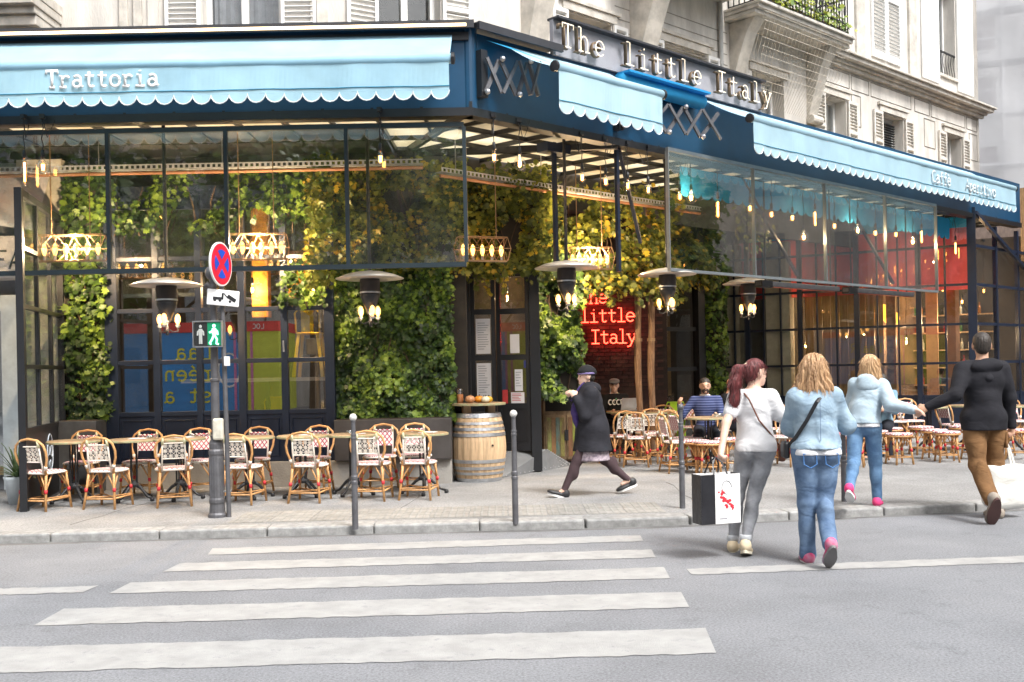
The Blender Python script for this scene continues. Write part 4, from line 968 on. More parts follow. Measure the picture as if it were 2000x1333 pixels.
MB().rect(-.68,-.60,15.1,15.3,SILL-.3,4.4).build('jamb', black, en); MB().rect(.27,.42,15.05,15.3,SILL-.3,4.4).build('jamb', black, en); MB().rect(-.6,.27,15.1,15.3,3.06,4.4).build('transom', black, en)
MB().rect(-.7,.26,15.16,15.6,PAVE,SILL-.01).build('step', black, en)
MB().rect(-.9,.4,16.6,16.7,.3,4.4).build('hall_wall', M('hall_wall', (.16,.12,.085), .8, var=.3), en)
r_ = pendant('small bulb in the entrance hall behind the doors', (-.05,15.9,2.75), 'drop', 4.4, 'bulbs inside the dining room', False); point(r_, (0,0,-.03), 14)
beads = thing('bead_curtain', 'wooden bead strings hanging beside the entrance doors', 'curtain', (-.74,14.75,0)); bb = MB()
for k in range(3):
    for j in range(34): bb.ball((k*.045-.02,.02*k,1.05+j*.062), (.017,.017,.024), 6, 4)
tag(bb.build('beads', M('bead_wood', (.5,.36,.2), .5), beads), kind='stuff')
MB().rect(-.05,.12,-.02,.0,3.15,3.2).build('rail', black, beads); MB().bar((.12,0,PAVE),(.12,0,4.45),.05).bar((-.1,-.05,.4),(-.1,-.05,4.45),.05).build('post', black, beads)
rp = thing('metal_ramp', 'grey checker plate ramp in front of the entrance doors', 'ramp')
c_ = [GR(983,932,PAVE+.012), GR(1118,908,PAVE+.012)]; k_ = [Vector((-.42,14.95,.395)), Vector((.50,15.35,.395))]
platem = M('checker_plate', (.22,.225,.23), .5, metal=.15, var=.15, bump=.1)
rm = MB().add([c_[0],c_[1],k_[1],k_[0]]+[Vector((p.x,p.y,PAVE-.02)) for p in (c_[0],c_[1],k_[1],k_[0])], [(0,1,2,3),(0,4,5,1),(1,5,6,2),(2,6,7,3),(3,7,4,0)]); rm.build('plate', platem, rp)
st = MB()
for i in range(16):
    for j in range(14):
        a, b = (i+.5)/16, (j+.5)/14; p = (c_[0].lerp(c_[1],a)).lerp(k_[0].lerp(k_[1],a),b); d = .02*(1 if (i+j)%2 else -1)
        st.bar((p.x-.022,p.y-d*.8,p.z+.004),(p.x+.022,p.y+d*.8,p.z+.004),.02,.01)
tag(st.build('tread_studs', M('tread_steel', (.5,.5,.5), .4, metal=.2), rp), kind='stuff')

# cabinet with tray and jug
cab = thing('painted_cabinet', 'weathered multicoloured wooden cabinet beside the entrance ramp', 'cabinet', (.82,16.55,0), .12)
MB().rect(-.36,.36,-.2,.25,PAVE+.06,1.18).build('carcass', wood_old, cab, bevel=.005); MB().rect(-.40,.40,-.25,.28,1.182,1.23).build('top', black, cab)
for k, (x0,x1) in enumerate(((-.33,-.01),(.01,.33))):
    d_ = MB().rect(x0,x1,-.225,-.202,.16,.86).build('cabinet_door', wood_old, cab)
    for i, c_m in enumerate(((.30,.36,.10),(.33,.17,.07),(.10,.20,.18),(.36,.40,.08)) if k == 0 else ((.30,.13,.06),(.34,.42,.06),(.12,.22,.12),(.33,.2,.1))):
        MB().rect(x0+.02+i*.07,x0+.085+i*.07,-.235,-.226,.2,.82).build('plank', M('flaking_paint', c_m, .6, c2=(.2,.12,.06), scale=9, stretch=(1,1,.4), bump=.3), d_)
MB().rect(-.33,.33,-.21,-.202,.92,1.12).build('niche', dark_in, cab)
MB().rect(-.03,.03,-.25,-.236,.45,.62).build('latch', iron, cab)
jug = thing('steel_jug', 'shiny steel jug standing on the painted cabinet', 'jug', (.98,16.5,1.232)); MB().lathe([(.075,0),(.08,.01),(.075,.2),(.08,.22),(.07,.22),(.065,.02)], (0,0,0), 20).build('body', M('polished_steel', (.75,.75,.77), .15, metal=1, bump=0), jug, smooth=True)
MB().tube([(-.07,0,.18),(-.12,0,.16),(-.12,0,.07),(-.07,0,.05)], .009, 6).build('handle', steel, jug)
tr_ = thing('glass_tray', 'tray of upturned glasses on the painted cabinet', 'tray', (.62,16.5,1.232)); MB().rect(-.18,.18,-.12,.12,0,.015).build('tray', black, tr_)
for i in range(4):
    for j in range(2): MB().lathe([(.034,.016),(.03,.06),(.028,.062)], (-.13+i*.085,-.05+j*.09,0), 10).build('glass', GLASS('tumbler', (.85,.92,.93), .2), tr_, smooth=True)

# ================================================================ neon niche
ni = thing('neon_sign', 'red neon sign reading The little Italy on the dark brick wall', 'neon sign', (0,19.08,0))
for tx, x_, z_ in (('The',1.27,2.80),('little',1.27,2.45),('Italy',1.46,2.05)): letters(tx, x_, z_, .25, .011, neon_r, ni, adv=.475, name='tube_letter')
bw = struct(thing('brick_wall', 'dark brick wall behind the red neon sign', 'wall')); del bw['category']
MB().rect(.6,2.92,19.225,19.5,PAVE,4.5).build('mortar_bed', M('dark_mortar', (.03,.022,.02), .95), bw)
brm = M('dark_brick', (.06,.026,.022), .8, c2=(.03,.015,.013), scale=5, bump=.3, rnd=.35); bme = MB().box((0,0,0),(.21,.03,.06)).mesh('brick')
for j in range(26):
    for i in range(9): place('brick', bme, brm, bw, (.85+i*.222+(.111 if j%2 else 0), 19.222+random.uniform(-.004,.004), 1.2+j*.072))
tag(MB().rect(.7,2.9,19.21,19.224,PAVE,1.16).build('lower_bricks', brm, bw), kind='stuff')
for k, x_ in enumerate((2.14,2.36)):
    wp = thing('wooden_post', ('left','right')[k]+' of the two rough wooden posts beside the neon sign', 'post', (x_,17.3,PAVE), .3*k, 'rough wooden posts')
    MB().tube([(.012*math.sin(i*1.3+k),.012*math.cos(i*1.7),i*.44) for i in range(11)], [.058+.006*math.sin(i*2.1) for i in range(11)], 9).build('trunk', M('rough_timber', (.36,.23,.14), .85, c2=(.15,.085,.05), scale=9, stretch=(3,3,.5), bump=.7, bscale=35), wp)
    MB().lathe([(.07,1.95),(.07,2.0)], (0,0,0), 10).build('rope', wood_old, wp)
# dark door frame right of the niche
dd = thing('dark_doorway', 'dark glazed doorway right of the wooden posts', 'door', (2.95,20.2,0), .55)
m = MB().rect(0,.1,-.05,.05,PAVE,4.5).rect(.9,1.08,-.1,.08,PAVE,4.5)
for z in (1.5,2.3,3.2): m.rect(.1,.9,-.03,.03,z,z+.08)
m.build('frame', black, dd); MB().rect(.1,.9,.02,.026,PAVE+.05,4.4).build('pane', glass_d, dd); MB().rect(-.3,.0,-.02,.06,PAVE,4.5).build('side_board', black, dd); MB().rect(.25,.75,.6,.62,1.0,3.1).build('amber_blind', M('amber_blind', (.28,.18,.08), .7, var=.4, scale=3), dd)
MB().rect(-.6,2.6,1.2,1.3,PAVE,4.5).build('inner_wall', darkwall, dd)

# ================================================================ gridded glass enclosure at right
GA = Vector((4.96,23.9,0)); GB = Vector((9.68,21.5,0)); GLn = (GB-GA).length; GRZ = math.atan2((GB-GA).y,(GB-GA).x)
ge = thing('glass_enclosure', 'black gridded glass wall of the enclosed terrace at right', 'glass wall', GA, GRZ)
def gpos(px):                      # along-wall position seen at pixel column px
    k = (px-1000)/F; dx, dy = (GB-GA).x/GLn, (GB-GA).y/GLn
    return (k*GA.y-GA.x)/(dx-k*dy)
vb = [(1416,.05),(1437,.035),(1463,.10),(1494,.035),(1527,.035),(1565,.10),(1598,.035),(1636,.035),(1676,.11),(1716,.035),(1757,.035),(1797,.11),(1849,.04),(1902,.17)]
gx = [(gpos(p), w_) for p, w_ in vb]; gz = [.85,1.55,2.37,3.2,4.02,4.76]
m = MB()
for x_, w_ in gx: m.rect(x_-w_/2,x_+w_/2,-.04 if w_ < .06 else -.08,.04,PAVE,4.8)
for a, b in zip(gx, gx[1:]):
    for z in gz: m.rect(a[0]+a[1]/2,b[0]-b[1]/2,-.03,.03,z-.025,z+.025)
m.build('grid_frame', navy, ge)
for a, b in zip(gx, gx[1:]):
    for z0, z1 in zip(gz, gz[1:]): MB().rect(a[0]+a[1]/2+.001,b[0]-b[1]/2-.001,-.004,.004,z0+.026,z1-.026).build('pane', glass_n, ge)
    MB().rect(a[0]+a[1]/2,b[0]-b[1]/2,-.02,.02,PAVE,gz[0]-.026).build('lower_panel', navy, ge)
# what stands behind the grid
ei = thing('terrace_interior', 'warm cluttered interior behind the gridded glass wall', 'room', GA, GRZ); struct(ei); del ei['category']
tan = M('tan_boards', (.50,.33,.16), .6, c2=(.34,.2,.09), scale=3, stretch=(6,1,.4)); creamst = M('cream_pilaster', (.68,.64,.54), .8)
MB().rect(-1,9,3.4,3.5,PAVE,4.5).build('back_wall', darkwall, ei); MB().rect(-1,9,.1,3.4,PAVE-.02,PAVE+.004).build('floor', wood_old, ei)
for a, b in ((-.1,.35),(.95,1.5)): MB().rect(a,b,.12,.6,PAVE+.005,4.4).build('pilaster', creamst, ei, bevel=.02)
MB().rect(.35,.95,.5,.55,PAVE+.005,4.4).build('grey_window', M('grey_glazing', (.16,.17,.18), .25), ei)
for i in range(9): MB().rect(1.75+i*.19,1.93+i*.19,.62+.02*(i%2),.67+.02*(i%2),PAVE+.005,4.4).build('board', tan, ei)
MB().rect(3.5,3.7,.7,.9,PAVE+.005,4.4).build('brown_post', wood_old, ei); MB().rect(4.25,4.5,1.6,1.75,PAVE+.005,4.2).build('brown_post', M('red_brown_post', (.34,.19,.12), .6), ei)
for i in range(5):
    sh_ = MB().rect(3.2,5.6,3.1,3.38,1.0+i*.42,1.03+i*.42).build('shelf', wood_old, ei)
    for j in range(12):
        MB().lathe([(.03,0),(.035,.01),(.035,.15),(.012,.2),(.012,.26)], (3.3+j*.18+random.uniform(-.03,.03),3.22,1.035+i*.42), 8).build('bottle', M('bottle_mix', random.choice([(.05,.12,.04),(.3,.12,.03),(.4,.38,.3),(.25,.03,.03)]), .2, bump=0), ei)
redc = M('red_blind', (.92,.15,.16), .75, var=.1, scale=2, trans=.35)
vv = []; ff = []; n = 60
for i in range(n+1):
    x_ = .3+5.05*i/n; y_ = .38+.035*math.sin(i*.7); vv += [(x_,y_,3.12),(x_,y_,4.45)]
for i in range(n): ff.append((2*i,2*i+2,2*i+3,2*i+1))
rbn = thing('red_blind', 'red fabric blind hanging inside the gridded glass wall', 'blind', GA, GRZ); MB().add(vv, ff).build('fabric', redc, rbn, smooth=True)
bv = thing('blue_valance', 'bright blue scalloped valance hanging above the red blind', 'valance', GA, GRZ)
valance(MB(), .6, 5.35, .42, 4.75, 4.45, 12, .16).build('fabric', canvas_d, bv)
ol = thing('orange_paper_lamps', 'pair of orange round paper lamps glowing behind the gridded glass wall', 'lamp', GA, GRZ)
gl_o = EM('paper_lamp', (1,.42,.04), 1.6)
for x_, y_, z_, r_ in ((gpos(1703)+.12,.9,2.72,.19),(gpos(1718)+.15,1.1,2.58,.17)):
    MB().ball((x_,y_,z_), r_, 20, 14).build('shade', gl_o, ol, smooth=True); MB().tube([(x_,y_,z_+r_),(x_,y_,4.4)], .006, 5).build('cord', black, ol)
for k in range(10):
    x_ = 1.0+k*.47; p = GA+Matrix.Rotation(GRZ,3,'Z') @ Vector((x_, 1.3+.9*random.random(), 0)); z_ = random.uniform(2.0,3.0)
    r_ = pendant('warm bulb behind the gridded glass wall, %s from the left' % ORD[k], (p.x,p.y,z_), 'drop', 4.4, 'bulbs behind the gridded glass wall', False)
    point(r_, (0,0,-.03), 75)
# front glazing beyond the corner post
gf = rthing('front_glazing', 'black framed glazing with a slanting strut at the right edge', 'glass wall'); T0 = 13.95
m = MB(); fx = [T0,T0+1.15,T0+2.35,T0+3.6]
for x_ in fx: m.rect(x_-.04,x_+.04,.02,.1,PAVE,4.5)
for a, b in zip(fx, fx[1:]):
    for z in (.85,1.55,2.37,3.2,4.02): m.rect(a+.04,b-.04,.03,.09,z-.03,z+.03)
m.build('frame', navy, gf)
for a, b in zip(fx, fx[1:]):
    for z0, z1 in zip((.85,1.55,2.37,3.2),(1.55,2.37,3.2,4.02)): MB().rect(a+.041,b-.041,.055,.062,z0+.031,z1-.031).build('pane', glass_n, gf)
    MB().rect(a+.04,b-.04,.04,.08,PAVE,.82).build('lower_panel', navy, gf)
MB().bar((T0,-.02,4.7),(T0+2.8,-.05,3.55),.07).build('strut', navy, gf)
MB().rect(T0,T0+5,2.5,2.6,PAVE,4.4).build('inner_wall', M('inner_warm', (.22,.13,.07), .8, c2=(.05,.04,.035), scale=1.5), gf)
MB().rect(T0+.35,T0+.55,.6,.8,PAVE,4.3).build('copper_column', copper, gf)
for k in range(5):
    p = RW(T0+.6+k*.5, .9+.3*(k%2), 0); r_ = pendant('bulb behind the glazing at the right edge, %s from the corner post' % ORD[k], (p.x,p.y,3.0+.25*(k%3)), 'drop', 4.4, 'bulbs behind the right edge glazing', False)
    if k == 2: point(r_, (0,0,-.03), 30)
# neighbouring cafe awning at the right edge
na = rthing('red_awning', 'dark red awning with yellow trim at the right edge', 'awning')
mred = M('maroon_canvas', (.14,.02,.018), .8); 
MB().add([(17.2,0,5.35),(24,0,5.35),(24,-1.5,4.75),(17.2,-1.5,4.75)], [(0,1,2,3)]).build('fabric', mred, na); MB().rect(17.2,24,-1.53,-1.5,4.35,4.75).build('valance', mred, na)
MB().rect(17.2,24,-1.55,-1.531,4.7,4.76).build('trim', M('yellow_trim', (.8,.45,.05), .6), na); MB().rect(17.2,24,.0,.3,3.9,5.6).build('fascia', wood_old, na)
cf = rthing('neighbour_cafe', 'dark neighbouring cafe front at the far right', 'building'); MB().rect(17.4,26,1.5,1.7,0,6.0).build('wall', M('cafe_wall', (.15,.11,.09), .8, var=.4), cf)
for i in range(4): f_ = MB().rect(17.8+i*2,19.3+i*2,1.4,1.49,.6,3.6).build('window', black, cf); MB().rect(17.9+i*2,19.2+i*2,1.385,1.395,.7,3.5).build('pane', glass_w, f_)

# ================================================================ across the street (seen only as reflections)
rc = thing('site_cabin', 'blue site cabin with yellow lettering and red roof band mirrored in the window panes', 'cabin', (0,-3,0))
cblue = M('cabin_blue', (.03,.30,.72), .5, var=.15, scale=1); cyel = M('cabin_yellow', (.9,.82,.06), .6, bump=0); lime = M('cabin_lime', (.66,.72,.08), .6, var=.1); cred = M('cabin_red', (.8,.06,.06), .6)
MB().rect(-12.4,-8.05,-2.4,0,.5,2.9).build('body', cblue, rc); MB().rect(-12.5,-6.98,-2.4,.06,2.905,3.2).build('roof_band', cred, rc); MB().rect(-8.045,-7.0,-2.4,.0,.5,2.9).build('side_panel', lime, rc)
for x_ in (-8.35,-8.05,-7.85): MB().rect(x_,x_+.07,.002,.03,.5,2.9).build('pink_strip', M('pink_strip', (.7,.2,.45), .5), rc)
for tx, z_ in (('Laa R',2.1),('réeno',1.45),('st at',.8)):      # reads from the restaurant side, so it is reversed in the panes
    mb = lettering(MB(), tx, 0, z_, .46, .034, y=0, flat=.2, adv=.56)
    mb.v = [(-v[0]-9.0, v[1]+.012, v[2]) for v in mb.v]; mb.build('lettering', cyel, rc)
lw = MB().tube([(-8.5+.32*math.cos(q),.015,1.75+.5*math.sin(q)) for q in [k*PI/10 for k in range(20)]], .03, 5, closed=True, flat=.3); lw.build('ring_logo', white_p, rc)
mb = lettering(MB(), 'LOC', 0, 2.98, .14, .014, y=0, flat=.2); mb.v = [(-v[0]-7.4, v[1]+.075, v[2]) for v in mb.v]; mb.build('band_lettering', white_p, rc)
for i in range(4): MB().rect(-12.3+i*1.3,-12.1+i*1.3,-2,-.2,0,.5).build('support', concrete, rc)
def tree(label, x, y, h, cr, seed):
    t_ = thing('plane_tree', label, 'tree', (x,y,0), 0, 'trees across the street'); g = np.random.default_rng(seed); mb = MB()
    mb.tube([(0,0,0),(.05,.03,h*.25),(.0,.1,h*.45),(.1,0,h*.75)], [.22,.17,.13,.04], 9); tips = []
    for k in range(9):
        a = k*2.4; z0 = h*(.3+.05*k); r_ = cr*g.uniform(.5,.85); q = (math.cos(a)*r_, math.sin(a)*r_, z0+h*g.uniform(.12,.25)); mb.tube([(0,.05,z0),(q[0]*.5,q[1]*.5,z0+.5),q], [.07,.05,.02], 6); tips.append(q)
    mb.build('trunk', bark, t_)
    C = np.array(tips+[(0,0,h*.85),(cr*.3,0,h*.7),(-cr*.3,.2,h*.75)]); n = 5200
    ci = g.integers(0,len(C),n); d = g.normal(0,1,(n,3)); d /= np.linalg.norm(d,axis=1,keepdims=True); rr = cr*.45*g.uniform(.3,1,n)**.6
    P = C[ci]+d*rr[:,None]*np.array([1,1,.75]); V = leaves(P, d*.6+np.array([0,0,.5]), .26, seed=seed)
    tag(place('crown', leaf_mesh('crown', V), leaf_tree, t_), kind='stuff')
TL = ['leafy tree mirrored at the left of the left glass screen','leafy tree mirrored in the middle of the left glass screen','leafy tree mirrored at the right of the left glass screen','leafy tree mirrored in the right glass screen','leafy tree mirrored at the far left of the panes','leafy tree mirrored in the gridded glass wall']
for k, (x_, y_, h_, c_r) in enumerate(((-11.5,-8,9.5,3.2),(-7.2,-9.5,10.5,3.4),(-3.0,-9,10,3.2),(9,-11,9.5,3.0),(-16,-9,10,3.4),(16,-8,9,3.0))): tree(TL[k], x_, y_, h_, c_r, 40+k)
for k, (x0, x1, hh) in enumerate(((-48,-12,15),(-11.9,14,17),(14.1,50,14))):
    ob = thing('street_building', 'pale apartment house across the street, %s of three, seen only mirrored' % ('leftmost','middle','rightmost')[k], 'building', (0,-22,0), 0, 'houses across the street')
    MB().rect(x0,x1,-8,0,0,hh).build('wall', stone, ob)
    wm = MB().rect(-.55,.55,-.02,.03,-.95,.95).mesh('window'); i = 0
    xx = x0+1.5
    while xx < x1-1.5:
        for z in (5.2,8.4,11.6): place('window', wm, M('reflect_pane', (.30,.32,.34), .3, bump=0) if i == 0 else bpy.data.materials['reflect_pane'], ob, (xx,.0,z)); i += 1
        xx += 2.6

rbd = thing('street_building', 'long pale apartment house across the side street, seen only mirrored in the right glass', 'building', (24,0,0), 0, 'houses across the street')
MB().rect(0,8,-30,34,0,15).build('wall', stone, rbd)
wm = MB().rect(-.03,.02,-.55,.55,-.95,.95).mesh('window')
for j in range(22):
    for z in (2.2,5.2,8.4,11.6): place('window', wm, bpy.data.materials['reflect_pane'], rbd, (0,-28+j*2.8,z))
for k, (x_, y_) in enumerate(((18.5,6),(18,-4),(19.5,15))): tree('leafy tree across the side street, %s of three, seen only mirrored' % ('middle','nearest','farthest')[k], x_, y_, 8.5, 2.6, 60+k)

iv_ = rthing('added_blue_strip', 'added blue scalloped strip giving the top of the right glass screen its blue tint', 'valance')
valance(MB(), 4.3, 13.4, .28, 4.56, 4.2, 34, .08).build('fabric', canvas_d, iv_)  # added fabric, imitates the blue tint seen in the glass
bp_ = rthing('balcony_plants', 'leafy yellow green plants along the iron balcony railing', 'plants')
g = np.random.default_rng(77); n = 900; X = g.uniform(8.95,12.25,n); Z = 8.55+np.abs(g.normal(0,.32,n))*(1+.6*np.sin(X*5)); Yv = WI-.70+g.normal(0,.10,n)
tag(place('foliage', leaf_mesh('foliage', leaves(np.stack([X,Yv,Z],1), np.tile((0,-.7,.7),(n,1)), .085, seed=9)), LEAF('balcony_leaf', [(0,(.05,.10,.02)),(.6,(.16,.26,.04)),(1,(.5,.52,.08))]), bp_), kind='stuff')
for i in range(3): MB().rect(9.1+i*1.05,10.0+i*1.05,WI-.66,WI-.5,8.51,8.68).build('plant_box', M('terracotta', (.36,.15,.08), .8), bp_)
dpm = M('drainpipe_zinc', (.42,.42,.41), .5, metal=.4); dp_ = rthing('drainpipe', 'grey drainpipe running down the stone wall left of the balcony', 'pipe')
MB().tube([(8.62,WI-.06,5.6),(8.62,WI-.06,12)], .045, 10).build('pipe', dpm, dp_)
for z in (6.2,7.4,8.9): MB().lathe([(.055,z),(.055,z+.05)], (8.62,WI-.06,0), 10).build('bracket', dpm, dp_)
# ================================================================ bistro chairs, stools, tables
def chair_proto(front):
    c_ = thing('bistro_chair', 'x', 'chair', (0,0,0), 0, 'rattan bistro chairs')
    n = 20; pts = []
    for k in range(n):
        a = 2*PI*k/n; ca, sa = math.cos(a), math.sin(a); pts.append((.205*math.copysign(abs(ca)**.7,ca), .19*math.copysign(abs(sa)**.7,sa)))
    MB().prism(pts, .425, .452).build('seat', weave, c_, bevel=.008)
    MB().tube([(x_,y_,.432) for x_, y_ in pts], .013, 6, closed=True).build('seat_rim', whiteweave, c_, smooth=True)
    hp = [(-.15,-.17,.40),(-.165,-.19,.50),(-.20,-.215,.60),(-.205,-.235,.68),(-.18,-.25,.76),(-.115,-.262,.815),(0,-.268,.835),(.115,-.262,.815),(.18,-.25,.76),(.205,-.235,.68),(.20,-.215,.60),(.165,-.19,.50),(.15,-.17,.40)]
    MB().tube(hp, .0145, 8).build('back_hoop', rattan, c_, smooth=True)
    for s_ in (-1,1):
        MB().tube([(s_*.13,-.18,.42),(s_*.128,-.225,.6),(s_*.12,-.258,.8)], .011, 6).build('back_post', whiteweave, c_, smooth=True)
        MB().tube([(s_*.122,-.25,.735),(s_*.118,-.262,.81)], .016, 6).build('binding', palebind, c_, smooth=True)
        MB().tube([(s_*.158,-.182,.475),(s_*.168,-.195,.515)], .02, 6).build('binding', whiteweave, c_, smooth=True)
        for y0, y1, q in ((-.165,-.235,'rear'),(.145,.2,'front')):
            x0, x1 = (.15,.19) if q == 'rear' else (.165,.195)
            l_ = MB().tube([(s_*x0,y0,.44),(s_*(x0+.012),y0+(y1-y0)*.35,.28),(s_*x1,y1,0)], [.0155,.0155,.0145], 8).build('leg', rattan, c_, smooth=True)
            f = .22/.44; px_, py_ = s_*(x0+.02), y0+(y1-y0)*.48
            MB().tube([(px_-s_*.002,py_,.245),(px_+s_*.002,py_+(y1-y0)*.08,.20)], .0195, 8).build('binding', redbind, l_, smooth=True)
            MB().tube([(s_*.05,y0*.9,.43),(s_*.09,y0*.98,.37),(px_,py_,.23)], .009, 6).build('brace', rattan, c_, smooth=True)
            MB().tube([(s_*x0,y0*.35,.43),(s_*(x0+.01),y0*.7,.36),(px_,py_,.23)], .009, 6).build('brace', rattan, c_, smooth=True)
        MB().tube([(s_*.182,-.215,.125),(s_*.188,.185,.125)], .011, 6).build('stretcher', rattan, c_, smooth=True)
    MB().tube([(-.18,-.212,.14),(0,0,.12),(.185,.18,.14)], .009, 6).build('stretcher', rattan, c_, smooth=True)
    MB().tube([(.18,-.212,.14),(0,0,.135),(-.185,.18,.14)], .009, 6).build('stretcher', rattan, c_, smooth=True)
    MB().tube([(-.185,-.212,.12),(.185,-.212,.12)], .010, 6).build('stretcher', rattan, c_, smooth=True)
    # back panel
    P = lambda x_, z_: (x_, -.18-(z_-.42)*.21, z_)
    if front:
        q = MB(); q.add([Vector(P(-.125,.56)),Vector(P(.125,.56)),Vector(P(.125,.745)),Vector(P(-.125,.745))]+[Vector(P(x_,z_))+Vector((0,-.012,0)) for x_,z_ in ((-.125,.56),(.125,.56),(.125,.745),(-.125,.745))], [(3,2,1,0),(4,5,6,7),(0,1,5,4),(1,2,6,5),(2,3,7,6),(3,0,4,7)])
        q.build('back_panel', weave, c_)
        MB().tube([P(-.12+i*.024,.75+.012*(i%2)) for i in range(11)], .014, 6).build('panel_roll', weave, c_, smooth=True)
    else:
        q = MB()
        q.tube([P(-.125,.565),P(.125,.565),P(.125,.745),P(-.125,.745)], .011, 6, closed=True).build('panel_frame', whiteweave, c_)
        q = MB(); nx, nz = 4, 3; cw, chh = .25/nx, .18/nz
        for i in range(nx):
            for j in range(nz):
                x0, z0 = -.125+i*cw, .565+j*chh; cx, cz = x0+cw/2, z0+chh/2
                for k in range(4):
                    a = k*PI/4; dx, dz = math.cos(a)*cw/2*(1 if k%2==0 else 1.38), math.sin(a)*chh/2*(1 if k%2==0 else 1.38)
                    q.bar(P(cx-dx,cz-dz),P(cx+dx,cz+dz),.0075,.005)
                q.tube([P(cx+cw*.27*math.cos(a),cz+chh*.27*math.sin(a)) for a in [b*PI/3 for b in range(6)]], .004, 4, closed=True)
        q.build('openwork_panel', whiteweave, c_)
    return c_
chA = chair_proto(False); chB = chair_proto(True)
usedA = [0]; usedB = [0]
def chair(loc, rz, label, front):
    u, pr = (usedB, chB) if front else (usedA, chA); o_ = dup(pr, loc, rz, label, u[0] == 0); u[0] = 1; return o_
def table_proto():
    t_ = thing('bistro_table', 'x', 'table', (0,0,0), 0, 'round bistro tables')
    MB().lathe([(.305,.728),(.31,.733),(.31,.752),(.30,.76)], (0,0,0), 36).build('top', wood_old, t_)
    MB().lathe([(.3105,.726),(.316,.73),(.316,.748),(.3105,.752)], (0,0,0), 36).build('edge_band', wood_green, t_)
    r_ = MB()
    for k in range(4): a = PI/4+k*PI/2; r_.tube([(.045*math.cos(a),.045*math.sin(a),.2),(.045*math.cos(a),.045*math.sin(a),.725)], .011, 8)
    r_.lathe([(.07,.17),(.075,.2),(.03,.24),(.03,.25)], (0,0,0), 14).lathe([(.11,.715),(.1,.725)], (0,0,0), 16); r_.build('column', iron, t_, smooth=False)
    for k in range(4):
        a = PI/4+k*PI/2; ca, sa = math.cos(a), math.sin(a)
        f_ = MB().tube([(.03*ca,.03*sa,.2),(.1*ca,.1*sa,.16),(.2*ca,.2*sa,.06),(.27*ca,.27*sa,.035)], [.024,.02,.015,.016], 8).build('foot', iron, t_, smooth=True)
        MB().lathe([(.02,0),(.028,.01),(.024,.04),(.012,.05)], (.275*ca,.275*sa,0), 10).build('foot_pad', iron, f_, smooth=True)
    return t_
tbP = table_proto(); usedT = [0]
def table(loc, rz, label): o_ = dup(tbP, loc, rz, label, usedT[0] == 0); usedT[0] = 1; return o_
def stool_proto():
    s_ = thing('rattan_stool', 'x', 'stool', (0,0,0), 0, 'round rattan stools')
    MB().lathe([(.17,.43),(.195,.435),(.2,.448),(.19,.462),(.01,.468)], (0,0,0), 28).build('seat', weave, s_, smooth=True)
    MB().lathe([(.185,.405),(.2,.41),(.2,.432),(.185,.434)], (0,0,0), 28).build('seat_rim', rattan, s_, smooth=True)
    for k in range(4):
        a = PI/4+k*PI/2; ca, sa = math.cos(a), math.sin(a)
        l_ = MB().tube([(.15*ca,.15*sa,.41),(.17*ca,.17*sa,.2),(.2*ca,.2*sa,0)], .0155, 8).build('leg', rattan, s_, smooth=True)
        MB().tube([(.166*ca,.166*sa,.235),(.172*ca,.172*sa,.19)], .0195, 8).build('binding', redbind, l_, smooth=True)
        for d in (-.75,.75): MB().tube([(.15*math.cos(a+d),.15*math.sin(a+d),.405),(.155*math.cos(a+d*.5),.155*math.sin(a+d*.5),.34),(.166*ca,.166*sa,.22)], .009, 6).build('brace', rattan, s_, smooth=True)
    for k in range(4):
        a, b = PI/4+k*PI/2, PI/4+(k+1)*PI/2; MB().tube([(.185*math.cos(a),.185*math.sin(a),.11),(.185*math.cos(b),.185*math.sin(b),.11)], .010, 6).build('stretcher', rattan, s_, smooth=True)
    return s_
stP = stool_proto(); usedS = [0]
def stool(loc, rz, label): o_ = dup(stP, loc, rz, label, usedS[0] == 0); usedS[0] = 1; return o_
def pv(x_, y_): return Vector((x_,y_,PAVE))
# left row: near chairs with their backs to the street, far chairs facing it
NX = [(88,11.95),(212,12.02),(340,12.08),(476,12.15),(605,12.2),(728,12.25),(818,12.28)]
FX = [(160,13.15),(275,13.1),(386,13.1),(494,13.12),(613,13.15),(742,13.2),(812,13.25)]
def xat(px, Y): return (px-1000-4)/F*Y
for k, (px, Y) in enumerate(NX):
    chair(pv(xat(px,Y),Y), [-.25,-.1,.32,-.15,-.12,-.1,-.14][k], 'near row rattan chair with openwork back to the street, %s from the left' % ORD[k], False)
for k, (px, Y) in enumerate(FX):
    chair(pv(xat(px,Y),Y), PI+[.1,-.05,.15,-.1,-.12,-.1,.1][k], 'far row rattan chair facing the street beside the front wall, %s from the left' % ORD[k], True)
TX = [(145,12.55),(262,12.6),(352,12.65),(488,12.62),(592,12.68),(690,12.75),(828,12.72)]
for k, (px, Y) in enumerate(TX):
    table(pv(xat(px,Y),Y), k*.4, 'round bistro table with worn green edge in the left row, %s from the left' % ORD[k])
nap = M('napkin', (.75,.75,.76), .7, bump=.1)
for k, i in enumerate((1,2,4,5,6)):
    p = pv(xat(*TX[i]),TX[i][1]); n_ = thing('place_setting', 'folded paper and ashtray on the %s table of the left row' % ORD[i], 'tableware', (p.x+.06,p.y,PAVE+.761), k*.7, 'paper and ashtrays on the left tables')
    MB().box((0,0,.003), (.2,.14,.006)).build('paper', nap, n_); MB().lathe([(.03,.007),(.04,.01),(.045,.035),(.04,.035),(.035,.015)], (.13,.05,0), 14).build('ashtray', GLASS('ashtray_glass', (.8,.85,.86), .2), n_, smooth=True)
